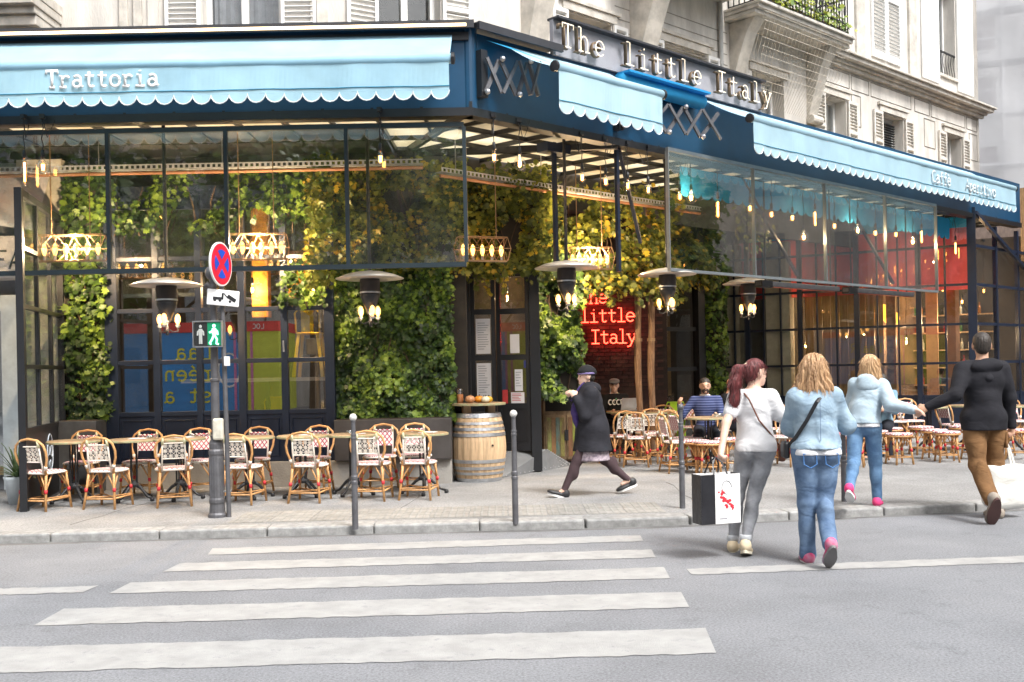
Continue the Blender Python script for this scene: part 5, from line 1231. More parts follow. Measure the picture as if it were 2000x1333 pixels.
# right terrace
RC = [((1205,16.2),.5,False,'rattan chair behind the walking woman in the dark coat'),((1268,16.9),.1,False,'rattan chair with openwork back in front of the laptop table'),
      ((1327,14.7),-1.35,True,'rattan chair turned sideways beside the third bollard'),((1345,15.4),-1.2,True,'rattan chair beside the seated man in the striped sweater'),
      ((1305,18.3),-.4,True,'rattan chair in front of the green metal chair'),((1530,15.3),2.5,True,'rattan chair behind the woman with the red ponytail'),
      ((1520,17.2),2.9,True,'rattan chair by the glass wall behind the ponytail woman'),((1752,18.6),3.0,True,'left of two rattan chairs by the glass wall right of the denim seated man'),
      ((1783,18.7),3.2,True,'right of two rattan chairs by the glass wall right of the denim seated man'),((1868,17.3),-1.3,True,'rattan chair partly behind the man in the black hoodie'),((1992,18.0),3.3,True,'rattan chair at the right edge by the glass wall'),
      ((1292,16.2),.35,False,'rattan chair with openwork back just left of the third bollard'),((1245,15.7),-.2,False,'rattan chair nearest the walking woman in the dark coat'),((1232,19.0),2.9,True,'rattan chair behind the laptop table'),
      ((1350,18.2),3.0,True,'rattan chair in front of the dark doorway'),((1575,17.9),3.1,True,'rattan chair by the glass wall between ponytail and denim jacket women'),((1600,16.6),-.9,True,'rattan chair half hidden behind the denim jacket woman'),
      ((1660,18.3),3.2,True,'rattan chair by the glass wall left of the denim seated man'),((1918,18.4),3.0,True,'rattan chair by the glass wall behind the man in the hoodie'),((1958,18.6),3.3,True,'rattan chair by the glass wall right of the man in the hoodie')]
for (px, Y), rz, fr_, lb in RC: chair(pv(xat(px,Y),Y), rz, lb, fr_)
RTb = [((1222,17.8),'bistro table carrying a laptop near the neon sign'),((1385,15.15),'bistro table in front of the seated man in the striped sweater'),((1545,16.2),'bistro table behind the ponytail woman'),((1690,16.6),'bistro table behind the joined hands, left of two'),((1815,17.2),'bistro table behind the joined hands, right of two'),((1975,17.0),'bistro table at the right edge'),((1895,17.5),'bistro table behind the man in the hoodie'),((1625,17.1),'bistro table behind the denim jacket woman'),((1300,17.3),'bistro table between the wooden posts and the third bollard')]
for k, ((px, Y), lb) in enumerate(RTb): table(pv(xat(px,Y),Y), .3+k*.5, lb)
RS = [((1385,14.35),'rattan stool behind the ponytail woman on her left'),((1360,14.6),'rattan stool between the third bollard and the striped seated man'),((1668,15.0),'rattan stool left of the joined hands, nearest the bollard'),((1757,15.2),'round rattan stool alone in front of the terrace tables'),
      ((1826,15.9),'rattan stool left of the man in the hoodie, nearer one'),((1850,15.4),'rattan stool just left of the brown trousers'),((1905,15.7),'rattan stool behind the brown trousers'),((1985,15.6),'rattan stool behind the white tote bag'),((1800,16.7),'rattan stool in the second row left of the hoodie man'),((1740,16.5),'rattan stool in the second row behind the lone stool'),((1636,15.7),'rattan stool behind the legs of the pale blue jacket woman'),((1710,15.9),'rattan stool just left of the lone stool'),((1880,16.6),'rattan stool in the second row behind the hoodie man'),((1958,16.3),'rattan stool in the second row behind the tote bag'),((1422,14.9),'rattan stool behind the hips of the ponytail woman')]
for k, ((px, Y), lb) in enumerate(RS): stool(pv(xat(px,Y),Y), k*.6, lb)
lime_m = M('lime_metal', (.36,.62,.03), .35, bump=0)
gc = thing('green_chair', 'lime green metal chair behind the rattan chairs', 'chair', pv(xat(1312,19.0),19.0), .2, None)
MB().rect(-.2,.2,-.2,.2,.43,.45).build('seat', lime_m, gc, bevel=.01)
MB().tube([(-.19,-.19,.44),(-.21,-.24,.7),(-.15,-.26,.86),(.15,-.26,.86),(.21,-.24,.7),(.19,-.19,.44)], .014, 6).build('back_hoop', lime_m, gc, smooth=True)
MB().rect(-.1,.1,-.255,-.245,.45,.86).build('back_plate', lime_m, gc)
for a in (-1,1):
    for b in (-1,1): MB().bar((a*.18,b*.18,.44),(a*.22,b*.22,0),.035,.025).build('leg', lime_m, gc)
lp = thing('laptop', 'open silver laptop on the bistro table near the neon sign', 'laptop', pv(xat(1240,17.75),17.75)+Vector((0,0,.762)), .5)
MB().rect(-.16,.16,-.11,.11,0,.015).build('keyboard', galv, lp); MB().box((0,.13,.11), (.32,.012,.22), rx=.25).build('screen', M('laptop_lid', (.6,.61,.63), .4, metal=.4), lp)
# bottles-carafe on the striped man's table
cf_ = thing('ashtray', 'glass ashtray on the table of the striped sweater man', 'ashtray', pv(xat(1405,15.1),15.1)+Vector((0,0,.762))); MB().lathe([(.05,0),(.07,.005),(.075,.05),(.065,.05),(.05,.015)], (0,0,0), 16).build('bowl', GLASS('thick_glass', (.85,.9,.9), .2), cf_, smooth=True)

# ================================================================ barrel table
br = thing('wine_barrel', 'oak wine barrel with galvanised hoops standing beside the entrance', 'barrel', (-.48,14.15,PAVE), .2)
def brad(z): return .30+.075*math.sin(PI*min(max(z/.93,0),1))
ns = 22; sv = []; zz = [i*.93/10 for i in range(11)]
sm = MB(); hw = PI/ns*.985; vv = []
for z in zz:
    for r_, a in ((brad(z),-hw),(brad(z)+.006,0),(brad(z),hw),(brad(z)-.03,hw),(brad(z)-.03,-hw)): vv.append((r_*math.cos(a), r_*math.sin(a), z))
ff = []
for i in range(10):
    for k in range(5): ff.append((i*5+k,i*5+(k+1)%5,(i+1)*5+(k+1)%5,(i+1)*5+k))
ff += [(4,3,2,1,0),(50,51,52,53,54)]
sme = sm.add(vv, ff).mesh('stave')
for k in range(ns): place('stave', sme, oak, br, (0,0,0), 2*PI*k/ns)
for z0, hw_ in ((.0,.05),(.10,.035),(.17,.04),(.26,.045),(.62,.045),(.70,.04),(.78,.035),(.875,.055)):
    MB().lathe([(brad(z0)+.0075,z0),(brad(z0)+.010,z0),(brad(z0+hw_)+.010,z0+hw_),(brad(z0+hw_)+.0075,z0+hw_)], (0,0,0), 44).build('hoop', galv, br, smooth=False)
MB().lathe([(.29,.895),(.02,.9)], (0,0,0), 24).build('head', oak, br)
bh = MB().lathe([(.014,0),(.014,.01)], (0,0,0), 10).build('bung_hole', dark_in, br); bh.rotation_euler = (PI/2,0,0); bh.location = (.13,-brad(.5)*.94-.005,.5)
for s_ in (-1,1): MB().rect(s_*.17-.05,s_*.17+.05,-.12,.12,.901,1.03).build('riser', oak, br)
MB().lathe([(.37,1.035),(.378,1.04),(.378,1.065),(.365,1.072)], (0,0,0), 36).build('table_top', wood_old, br); MB().lathe([(.3785,1.036),(.384,1.04),(.384,1.064),(.3785,1.068)], (0,0,0), 36).build('edge_band', wood_green, br)
zt = PAVE+1.073
jar = thing('juice_jar', 'glass jar of orange juice on the barrel', 'jar', (-.72,14.05,zt)); MB().lathe([(.045,0),(.045,.11),(.04,.12)], (0,0,0), 16).build('juice', M('orange_juice', (.75,.28,.1), .4, bump=0), jar, smooth=True); MB().lathe([(.048,-.001),(.05,.002),(.05,.14),(.035,.17),(.04,.2)], (0,0,0), 16).build('glass', GLASS('jar_glass', (.92,.93,.9), .1), jar, smooth=True)
pk = M('pumpkin', (.75,.28,.02), .45, var=.2)
for k, (x_, y_, r_, c_m, lb) in enumerate(((-.58,13.98,.07,(.55,.28,.14),'brown squash on the barrel beside the juice jar'),(-.46,14.02,.065,(.75,.28,.02),'small orange pumpkin in the middle of the barrel top'),(-.33,14.0,.06,(.72,.42,.03),'yellow orange gourd at the right of the barrel top'),(-.40,14.12,.055,(.78,.5,.03),'small yellow gourd at the back of the barrel top'),(-.37,13.92,.06,(.7,.66,.5),'pale striped gourd at the front of the barrel top'))):
    f_ = thing('pumpkin', lb, 'pumpkin', (x_,y_,zt), 0, 'pumpkins on the barrel'); q = MB(); vv = []; ff = []; na, nb_ = 24, 9
    for j in range(nb_):
        ph = PI*j/(nb_-1)
        for i in range(na): a = 2*PI*i/na; rr = r_*math.sin(ph)*(1-.1*abs(math.sin(a*4))); vv.append((rr*math.cos(a),rr*math.sin(a),r_*.75*(1-math.cos(ph))))
    for j in range(nb_-1):
        for i in range(na): ff.append((j*na+i,j*na+(i+1)%na,(j+1)*na+(i+1)%na,(j+1)*na+i))
    q.add(vv, ff).build('flesh', M('gourd', c_m, .45, var=.2), f_, smooth=True); MB().tube([(0,0,r_*1.45),(.01,0,r_*1.75)], .009, 6).build('stalk', bark, f_)

# ================================================================ bollards
bp = thing('bollard', 'x', 'bollard', (0,0,0), 0, 'slim grey bollards along the kerb')
MB().lathe([(0.0306,-.02),(0.0306,.42),(0.0340,.43),(0.0340,.45),(0.0292,.46),(0.0340,.475),(0.0340,.5),(0.0286,.51),(0.0245,.86),(0.0286,.865),(0.0286,.885),(0.0245,.89),(0.0286,.9),(0.0286,.915),(0.0224,.92),(0.0204,1.03),(0.0245,1.04),(0.0245,1.05)], (0,0,0), 20).build('shaft', greyiron, bp, smooth=False)
MB().ball((0,0,1.08), .037, 16, 12).build('ball', M('bollard_ball', (.72,.71,.68), .5), bp, smooth=True)
first = True
for k, (px, py, lb) in enumerate(((694,1030,'slim bollard with white ball standing before the sixth table'),(1007,1020,'slim bollard with white ball right of the barrel'),(1333,993,'slim bollard beside the black and white shopping bag'),(1649,980,'slim bollard hidden behind the two women in denim'))):
    p = GR(px,py,PAVE); p.z = PAVE; dup(bp, p, 0, lb, first); first = False
    if k == 2:
        cur = [o_ for o_ in bpy.data.objects if o_.get('label') == lb][0]
        for ch in cur.children:
            if ch.name.startswith('ball'): ch.material_slots[0].link = 'OBJECT'; ch.material_slots[0].material = greyiron

# ================================================================ traffic signal post and sign post
p = GR(425,1010,PAVE)
tp_ = thing('signal_post', 'ornate grey cast iron post carrying the pedestrian signal', 'traffic light', (p.x,p.y,PAVE))
prof = [(.10,-.02),(.10,.03),(.085,.05),(.078,.14),(.085,.16),(.085,.19),(.078,.21),(.075,.66),(.082,.68),(.082,.71),(.07,.73),(.075,.79),(.055,.84),(.06,.87),(.046,.89),(.043,1.45),(.05,1.46),(.05,1.48),(.04,1.49),(.038,2.35),(.045,2.36),(.05,2.40),(.04,2.43),(.045,2.46),(.032,2.5),(.04,2.55),(.045,2.6),(.03,2.66),(.02,2.7)]
MB().lathe(prof, (0,0,0), 16).build('post', greyiron, tp_)
fl = MB()
for k in range(8): a = 2*PI*k/8; fl.bar((.0755*math.cos(a),.0755*math.sin(a),.23),(.0745*math.cos(a),.0745*math.sin(a),.64),.012,.012)
fl.build('base_panels', greyiron, tp_)
MB().tube([(0,0,2.42),(-.06,-.02,2.5),(-.09,-.03,2.46)], [.03,.03,.02], 8).ball((-.03,-.01,2.62), (.05,.05,.07)).build('ornament', greyiron, tp_, smooth=True)
bx = MB(); bx.rect(-.17,.12,-.14,.04,1.83,2.09); box_ = bx.build('signal_box', M('signal_housing', (.10,.105,.11), .5), tp_, bevel=.012)
MB().rect(-.18,-.172,-.16,-.12,1.82,2.1).rect(.121,.13,-.16,-.12,1.82,2.1).rect(-.171,.12,-.16,-.141,2.091,2.1).rect(-.171,.12,-.16,-.141,1.82,1.829).build('hood', galv, box_)
MB().rect(-.165,-.03,-.147,-.1405,1.84,2.08).build('dark_lens', M('dark_lens', (.03,.032,.034), .2), box_)
MB().rect(-.025,.115,-.147,-.1405,1.84,2.08).build('green_lens', EM('green_glass', (.0,.16,.07), .25), box_)
def man(cx, cz, s, walk):
    m_ = MB(); y = -.15; m_.ball((cx,y,cz+.085*s), (.016*s,.003,.018*s), 10, 6); m_.tube([(cx,y,cz+.06*s),(cx,y,cz-.0*s)], .020*s, 8, flat=.2)
    if walk: L = [[(0,0),(.028,-.05),(.022,-.095),(.045,-.1)],[(0,0),(-.02,-.05),(-.045,-.09),(-.03,-.1)],[(0,.055),(.032,.03),(.036,-.005)],[(0,.055),(-.028,.025),(-.048,.02)]]
    else: L = [[(.008,0),(.01,-.1)],[(-.008,0),(-.01,-.1)],[(0,.055),(.03,.03),(.032,-.01)],[(0,.055),(-.03,.03),(-.032,-.01)]]
    for l in L: m_.tube([(cx+a*s,y,cz+b*s) for a, b in l], .0095*s, 6, flat=.3)
    return m_
man(-.098,1.955,1.0,False).build('standing_man', M('unlit_man', (.45,.47,.45), .5, bump=0), box_); man(.045,1.955,1.05,True).build('walking_man', EM('green_man', (.25,1,.6), 2.6), box_)
MB().rect(-.01,.10,-.1,-.03,.83,1.06).build('call_box', M('call_box', (.60,.57,.48), .6, var=.2, scale=12), tp_, bevel=.02)
sp = thing('sign_post', 'thin grey post with round no-stopping sign and white tow-away plate', 'road sign', (p.x+.13,p.y-.02,PAVE))
MB().tube([(.0,0,-.02),(-.01,0,1.0),(-.035,0,2.75)], .025, 10).build('post', greyiron, sp)
MB().tube([(-.10,.02,.27),(.03,.0,.28)], .012, 5).build('strap', galv, sp)
SZ = PX(440,518,11.0).z-PAVE
dsk = MB().lathe([(.235,0),(.235,.02)], (0,0,0), 40).build('sign_disc', white_p, sp); dsk.location = (-.03,-.06,SZ); dsk.rotation_euler = (PI/2,0,1.36)
MB().lathe([(.218,.0205),(.218,.024)], (0,0,0), 40).build('red_field', M('sign_red', (.62,.015,.04), .75, bump=0, spec=.2), dsk)
for k in range(4):
    a = k*PI/2; c_a, s_a = math.cos(a), math.sin(a)
    pts = [(.155*math.cos(a+d), .155*math.sin(a+d)) for d in (-.55,-.28,0,.28,.55)]+[(.05*c_a,.05*s_a)]
    MB().prism(pts, .0245, .0265).build('blue_segment', M('sign_blue', (.015,.07,.48), .75, bump=0, spec=.2), dsk)
pl_ = MB().rect(-.17,.17,-.01,.01,-.085,.085).build('tow_plate', white_p, sp, bevel=.012); pl_.location = (.0,-.06,SZ-.36); pl_.rotation_euler = (0,.08,.5)
tw = MB(); tw.rect(-.11,-.02,-.014,-.011,-.025,.005).rect(-.02,.0,-.014,-.011,-.02,.05).tube([(.0,-.012,.05),(.05,-.012,.0)], .006, 5); tw.box((.085,-.0125,.0), (.10,.003,.04), ry=.5).ball((-.09,-.012,-.03), (.016,.003,.016)).ball((-.035,-.012,-.03), (.016,.003,.016)).ball((.07,-.012,-.035), (.014,.003,.014)); tw.build('tow_symbol', black, pl_)
MB().rect(.0,.05,-.075,-.025,1.62,1.72).build('sticker', white_p, sp)
# ================================================================ people: distance-field bodies and clothes
def sdf_mesh(name, prims, vox=.01, k=.03, amp=0, freq=(10,10,30), clips=(), seed=0, extra=None, origin=None):
    lo = np.array([1e9]*3); hi = -lo
    for p in prims:
        if p[0] == 'rc':
            for c, r in ((p[1],p[3]),(p[2],p[4])): lo = np.minimum(lo,np.array(c)-r); hi = np.maximum(hi,np.array(c)+r)
        else: r = max(p[2]); lo = np.minimum(lo,np.array(p[1])-r); hi = np.maximum(hi,np.array(p[1])+r)
    lo -= .04; hi += .04; n = np.ceil((hi-lo)/vox).astype(int)+1
    ax = [(lo[i]+vox*np.arange(n[i])).astype(np.float32) for i in range(3)]
    Dg = np.full(n, .5, np.float32)
    for p in prims:
        if p[0] == 'rc':
            a, b, r1, r2 = np.array(p[1],float), np.array(p[2],float), p[3], p[4]; R_ = max(r1,r2)
            pl, ph = np.minimum(a,b)-R_, np.maximum(a,b)+R_
        else: c = np.array(p[1],float); rr = np.array(p[2],float); R_ = rr.max(); pl, ph = c-R_, c+R_
        i0 = np.maximum(((pl-.07-lo)/vox).astype(int),0); i1 = np.minimum(np.ceil((ph+.07-lo)/vox).astype(int)+1,n)
        X = ax[0][i0[0]:i1[0],None,None]; Y = ax[1][None,i0[1]:i1[1],None]; Z = ax[2][None,None,i0[2]:i1[2]]
        if p[0] == 'rc':
            ba = b-a; L2 = max((ba*ba).sum(),1e-9); h = np.clip(((X-a[0])*ba[0]+(Y-a[1])*ba[1]+(Z-a[2])*ba[2])/L2,0,1)
            d = np.sqrt((X-a[0]-h*ba[0])**2+(Y-a[1]-h*ba[1])**2+(Z-a[2]-h*ba[2])**2)-(r1+(r2-r1)*h)
        else:
            x_, y_, z_ = X-c[0], Y-c[1], Z-c[2]
            if len(p) > 3:
                m = np.array(p[3]); x_, y_, z_ = (x_*m[0,0]+y_*m[1,0]+z_*m[2,0]), (x_*m[0,1]+y_*m[1,1]+z_*m[2,1]), (x_*m[0,2]+y_*m[1,2]+z_*m[2,2])
            q = np.sqrt((x_/rr[0])**2+(y_/rr[1])**2+(z_/rr[2])**2); d = (q-1)*rr.min()*np.where(q > 1,1,1)
        S = Dg[i0[0]:i1[0],i0[1]:i1[1],i0[2]:i1[2]]; hh = np.maximum(k-np.abs(S-d),0)/k
        Dg[i0[0]:i1[0],i0[1]:i1[1],i0[2]:i1[2]] = np.minimum(S,d)-hh*hh*k*.25
    X = ax[0][:,None,None]; Y = ax[1][None,:,None]; Z = ax[2][None,None,:]
    if amp:
        g = np.random.default_rng(seed+3); s = 0
        for i in range(5):
            kx, ky, kz = g.normal(0,1,3)*np.array(freq); s = s+np.sin(kx*X+ky*Y+kz*Z+g.uniform(0,6))
        Dg = Dg+amp*s.astype(np.float32)*.5
    if extra: Dg = extra(Dg,X,Y,Z)
    for c in clips: Dg = np.maximum(Dg, c(X,Y,Z))
    for i in range(3):
        sl = [slice(None)]*3
        for e in (0,-1): sl[i] = e; Dg[tuple(sl)] = np.maximum(Dg[tuple(sl)], .02)
    gr = openvdb.FloatGrid(.5); gr.copyFromArray(np.ascontiguousarray(Dg, dtype=np.float32))
    P, Q = gr.convertToQuads(0.0); P = np.asarray(P,float)*vox+lo; Q = np.asarray(Q)
    me = bpy.data.meshes.new(name); me.from_pydata(P.tolist(), [], Q[:,::-1].tolist()); me.update()
    me.polygons.foreach_set('use_smooth', [True]*len(me.polygons)); return me
V3 = lambda *a: np.array(a, float)
def nrm(v): v = np.array(v,float); return v/(np.linalg.norm(v)+1e-9)
def rotz(v, a): c, s = math.cos(a), math.sin(a); return V3(v[0]*c-v[1]*s, v[0]*s+v[1]*c, v[2])
def ik(sh, tg, l1, l2, pole):
    d = tg-sh; L = min(np.linalg.norm(d), (l1+l2)*.995); u = nrm(d); a = (l1*l1-l2*l2+L*L)/(2*L); h = math.sqrt(max(l1*l1-a*a,0)); p = np.array(pole,float); p = nrm(p-u*(p@u))
    return sh+u*a+p*h, sh+u*L
def person(label, loc, rz, H, legs, arms, fat=1.0, lean=0.0, side=0.0, seat=None, head=(0,0), vox=.01, skin=None, wear=None, fem=False, hands=(.5,.5), feet=(0,0)):
    """joint layout; returns root + joint dict. legs: ((flex,abd,knee),(..)) left,right; arms: (('dir',up,fore)|('to',worldpoint,pole))"""
    s = H/1.70; root = thing('person', label, 'person', loc, rz, None); J = {}
    hz = seat if seat else 0.9*s; hips = V3(0,0,hz); J['hips'] = hips
    for i, sd_ in ((0,-1),(1,1)):
        fl, ab, kn = legs[i]; hp = hips+V3(sd_*.088*s,0,-.02*s); th = .415*s; shn = .415*s
        k_ = hp+nrm((sd_*math.sin(ab),math.sin(fl),-math.cos(fl)))*th; an = k_+nrm((sd_*math.sin(ab)*.6,math.sin(fl-kn),-math.cos(fl-kn)))*shn
        J['hip%d'%i], J['knee%d'%i], J['ank%d'%i] = hp, k_, an
    if not seat:
        low = min(J['ank%d'%i][2]-feet[i]*.0 for i in (0,1)); dz = .078*s-low
        for q in J: J[q] = J[q]+V3(0,0,dz)
        hips = J['hips']
    up = nrm((math.sin(side),math.sin(lean),math.cos(lean))); J['up'] = up; ri = V3(1,0,0); fw = np.cross(up,ri)*1.0
    J['waist'] = hips+up*.17*s; J['chest'] = hips+up*.34*s; J['neck'] = hips+up*.505*s
    hw = (.148 if fem else .178)*s
    for i, sd_ in ((0,-1),(1,1)):
        sh = hips+up*.438*s+ri*sd_*hw; J['sh%d'%i] = sh; A = arms[i]; l1, l2 = .285*s, .25*s
        if A[0] == 'dir': el = sh+nrm(A[1])*l1; wr = el+nrm(A[2])*l2
        else:
            tg = np.array(A[1],float)-np.array(loc,float); tg = rotz(tg,-rz); dd = nrm(tg-sh); el, wr = ik(sh, tg-dd*.07*s, l1, l2, A[2])
        J['el%d'%i], J['wr%d'%i] = el, wr; J['hd%d'%i] = nrm(wr-el)
    hy, hpit = head; hf = rotz(V3(0,math.cos(hpit),-math.sin(hpit)), hy); hu = rotz(V3(0,math.sin(hpit),math.cos(hpit)), hy); hr = np.cross(hf,hu)
    J['head'] = J['neck']+up*.075*s+hu*.07*s+hf*.02*s; J['hf'], J['hu'], J['hr'] = hf, hu, hr; HM = np.stack([hr,hf,hu],1); J['HM'] = HM; J['s'] = s; hc = J['head']
    def hp_(x,y,z): return hc+(hr*x+hf*y+hu*z)*s
    J['hp'] = hp_
    f = fat; P = []
    P += [('el',hp_(0,-.008,.03),(.072*s,.092*s,.088*s),HM),('el',hp_(0,.03,-.035),(.056*s,.06*s,.075*s),HM),('rc',hp_(0,.085,.0),hp_(0,.104,-.022),.009*s,.013*s),('rc',hp_(-.03,.082,.018),hp_(.03,.082,.018),.012*s,.012*s),
          ('rc',hp_(-.02,.083,-.055),hp_(.02,.083,-.055),.009*s,.009*s),('el',hp_(0,.07,-.085),(.026*s,.024*s,.022*s)),('el',hp_(.074,-.01,-.005),(.012*s,.022*s,.032*s),HM),('el',hp_(-.074,-.01,-.005),(.012*s,.022*s,.032*s),HM)]
    P += [('rc',J['neck']-up*.03*s,hp_(0,-.015,-.05),.055*s*f**.3,.05*s)]
    dpt = .1*f*s; wd = (.15 if fem else .165)*s*f
    M3 = np.stack([ri,fw*-1,up],1) if False else np.stack([ri,np.cross(up,ri),up],1)
    P += [('el',hips+up*.02*s,((.165 if fem else .155)*s*f,.118*s*f,.13*s),M3),('el',J['waist']+up*.0,(.128*s*f,.098*s*f,.15*s),M3),('el',J['chest'],(wd*.97,dpt*1.12,.17*s),M3)]
    P += [('rc',J['sh0']+ri*.02*s,J['neck']-up*.035*s,.056*s,.06*s),('rc',J['sh1']-ri*.02*s,J['neck']-up*.035*s,.056*s,.06*s),('rc',J['neck']-up*.07*s,J['neck']-up*.02*s,.08*s,.06*s)]
    if fem:
        for sd_ in (-1,1): P.append(('el',J['chest']+ri*sd_*.07*s+np.cross(up,ri)*.075*s*f+up*.02*s,(.062*s*f,.06*s*f,.062*s*f)))
        for sd_ in (-1,1): P.append(('el',hips+ri*sd_*.075*s-np.cross(up,ri)*.06*s-up*.03*s,(.085*s*f,.08*s*f,.095*s)))
    J['torso'] = list(P[9:]); J['armp'] = []; J['legp'] = []
    for i in (0,1):
        a1 = [('rc',J['sh%d'%i],J['el%d'%i],.052*s*f**.6,.038*s*f**.5),('rc',J['el%d'%i],J['wr%d'%i],.039*s*f**.5,.026*s)]; J['armp'].append(a1); P += a1
        sd_ = (-1,1)[i]; hp2 = J['hip%d'%i]; kn = J['knee%d'%i]; an = J['ank%d'%i]; kb = np.cross(nrm(an-kn), ri); 
        l1 = [('rc',hp2,kn,.086*s*f,.055*s*f**.7),('rc',kn,an,.053*s*f**.7,.036*s),('el',kn*.68+an*.32+np.cross(ri,nrm(an-kn))*(-.018*s),(.046*s*f**.7,.05*s*f**.7,.11*s))]; J['legp'].append(l1); P += l1
        # hand: palm and five fingers
        d = J['hd%d'%i]; wr = J['wr%d'%i]; inn = nrm(V3(-sd_,.25,0)-d*(V3(-sd_,.25,0)@d)); fwd = np.cross(d,inn)*sd_*1.0; cu = hands[i]
        pc = wr+d*.045*s; P.append(('rc',wr,pc+d*.025*s,.024*s,.026*s)); P.append(('rc',pc-fwd*.018*s,pc+fwd*.02*s,.019*s,.019*s))
        for q, (o_, L) in enumerate(((.032,.07),(.011,.08),(-.011,.074),(-.031,.058))):
            b0 = pc+d*.03*s+fwd*o_*s; m1 = b0+(d*math.cos(cu)+inn*math.sin(cu))*L*.5*s; m2 = m1+(d*math.cos(cu*2.4)+inn*math.sin(cu*2.4))*L*.5*s
            P += [('rc',b0,m1,.0095*s,.009*s),('rc',m1,m2,.009*s,.0075*s)]
        t0 = pc-d*.01*s+fwd*.03*s; t1 = t0+nrm(fwd*.8+d*.7+inn*.4)*.038*s; P += [('rc',t0,t1,.0115*s,.0105*s),('rc',t1,t1+nrm(d+inn*.6+fwd*.2)*.03*s,.0105*s,.008*s)]
        J['palm%d'%i] = pc+d*.03*s+inn*.02*s
        P += [('rc',an,an+V3(0,.09*s,-.04*s),.034*s,.025*s)]
    body = place('body', sdf_mesh('body', P, vox, .022*s), skin, root)
    return root, J
def inflate(pr, e): return [(p[0],p[1],p[2],p[3]+e,p[4]+e) if p[0] == 'rc' else (p[0],p[1],tuple(r+e for r in p[2]))+tuple(p[3:]) for p in pr]
def zclip(lo=None, hi=None):
    return lambda X,Y,Z: np.maximum((lo-Z) if lo is not None else -9+0*Z, (Z-hi) if hi is not None else -9+0*Z)+0*X+0*Y
def cut(pr, f):          # shorten a two-segment limb to the fraction f of its length (0..2)
    out = []
    for i, p in enumerate(pr[:2]):
        q = min(max(f-i,0),1)
        if q > 0: a, b = np.array(p[1]), np.array(p[2]); out.append(('rc',a,a+(b-a)*q,p[3],p[3]+(p[4]-p[3])*q))
    return out
def garment(root, name, mat, prims, vox, amp=.005, freq=(9,9,26), clips=(), k=.03, seed=1, extra=None):
    return place(name, sdf_mesh(name, prims, vox, k, amp, freq, clips, seed, extra), mat, root)
def shoe(root, J, i, mat, solem, pitch=0, yaw=0, L=1.0):
    s = J['s']*L; an = J['ank%d'%i]; e = thing('tmp','','')
    bpy.data.objects.remove(e)
    pr = [('el',(0,-.03,-.03),(.038,.045,.045)),('el',(0,.06,-.048),(.043,.095,.032)),('rc',(0,-.03,-.015),(0,-.02,.0),.038,.036),('el',(0,.125,-.055),(.04,.05,.024))]
    me = sdf_mesh('shoe', pr, .006, .03, clips=[zclip(-.066,.022)]); o_ = place('shoe', me, mat, root, Vector(an)); o_.scale = (s*1.08,)*3; o_.rotation_euler = (-pitch,0,yaw)
    out = [(.046*math.cos(a)*(1.0 if math.sin(a) > -.2 else .85), .052+.125*math.sin(a)) for a in [k*PI/10 for k in range(20)]]
    so = MB().prism(out, -.088, -.064).build('sole', solem, o_)
    return o_
def hairshape(root, J, prims, mat, vox=.008, amp=.004, strand=46, clips=(), name='hair', loose=0):
    hc = J['head']
    def ex(Dg,X,Y,Z):
        a = np.arctan2(X-hc[0],Y-hc[1]); return Dg+(amp*np.sin(a*strand+6*np.sin(Z*14+a*3))+amp*.8*np.sin(a*strand*.37+Z*9)).astype(np.float32)
    ho = place(name, sdf_mesh(name, prims, vox, .03, 0, extra=ex, clips=clips), mat, root)
    if loose:
        me = ho.data; g = random.Random(len(me.vertices)); mb = MB(); s = J['s']
        for q in range(loose):
            v = me.vertices[g.randrange(len(me.vertices))]; p = Vector(v.co); nv = Vector(v.normal); d = Vector((g.uniform(-.15,.15),g.uniform(-.15,.15),-1)); d = (d-nv*d.dot(nv)*.9).normalized(); pts = []
            L = g.uniform(.04,.11)*s; kk = g.uniform(-1,1)
            for i in range(5): a = i/4; pts.append(p+nv*(.001+.007*a*g.random())+d*L*a+d.cross(nv)*kk*.012*a*a)
            mb.tube(pts, [.0016,.0016,.0015,.0012,.0006], 3)
        tag(mb.build('loose_strands', mat, ho), kind='stuff')
    return ho
def HAIR(name, c, c2):
    m, t, b = newmat(name); L = t.links; v = coords(t, (60,60,5)); n = nd(t, 'ShaderNodeTexNoise', Scale=1.5, Detail=6, Roughness=.7); L.new(v, n.inputs['Vector'])
    r = nd(t, 'ShaderNodeValToRGB'); e = r.color_ramp.elements; e[0].position = .36; e[1].position = .64; e[0].color = c4(c2); e[1].color = c4(c); L.new(n.outputs[0], r.inputs[0]); L.new(r.outputs[0], b.inputs['Base Color'])
    b.inputs['Roughness'].default_value = .55; bp = nd(t, 'ShaderNodeBump', Strength=.7, Distance=.006); L.new(n.outputs[0], bp.inputs['Height']); L.new(bp.outputs[0], b.inputs['Normal']); return m
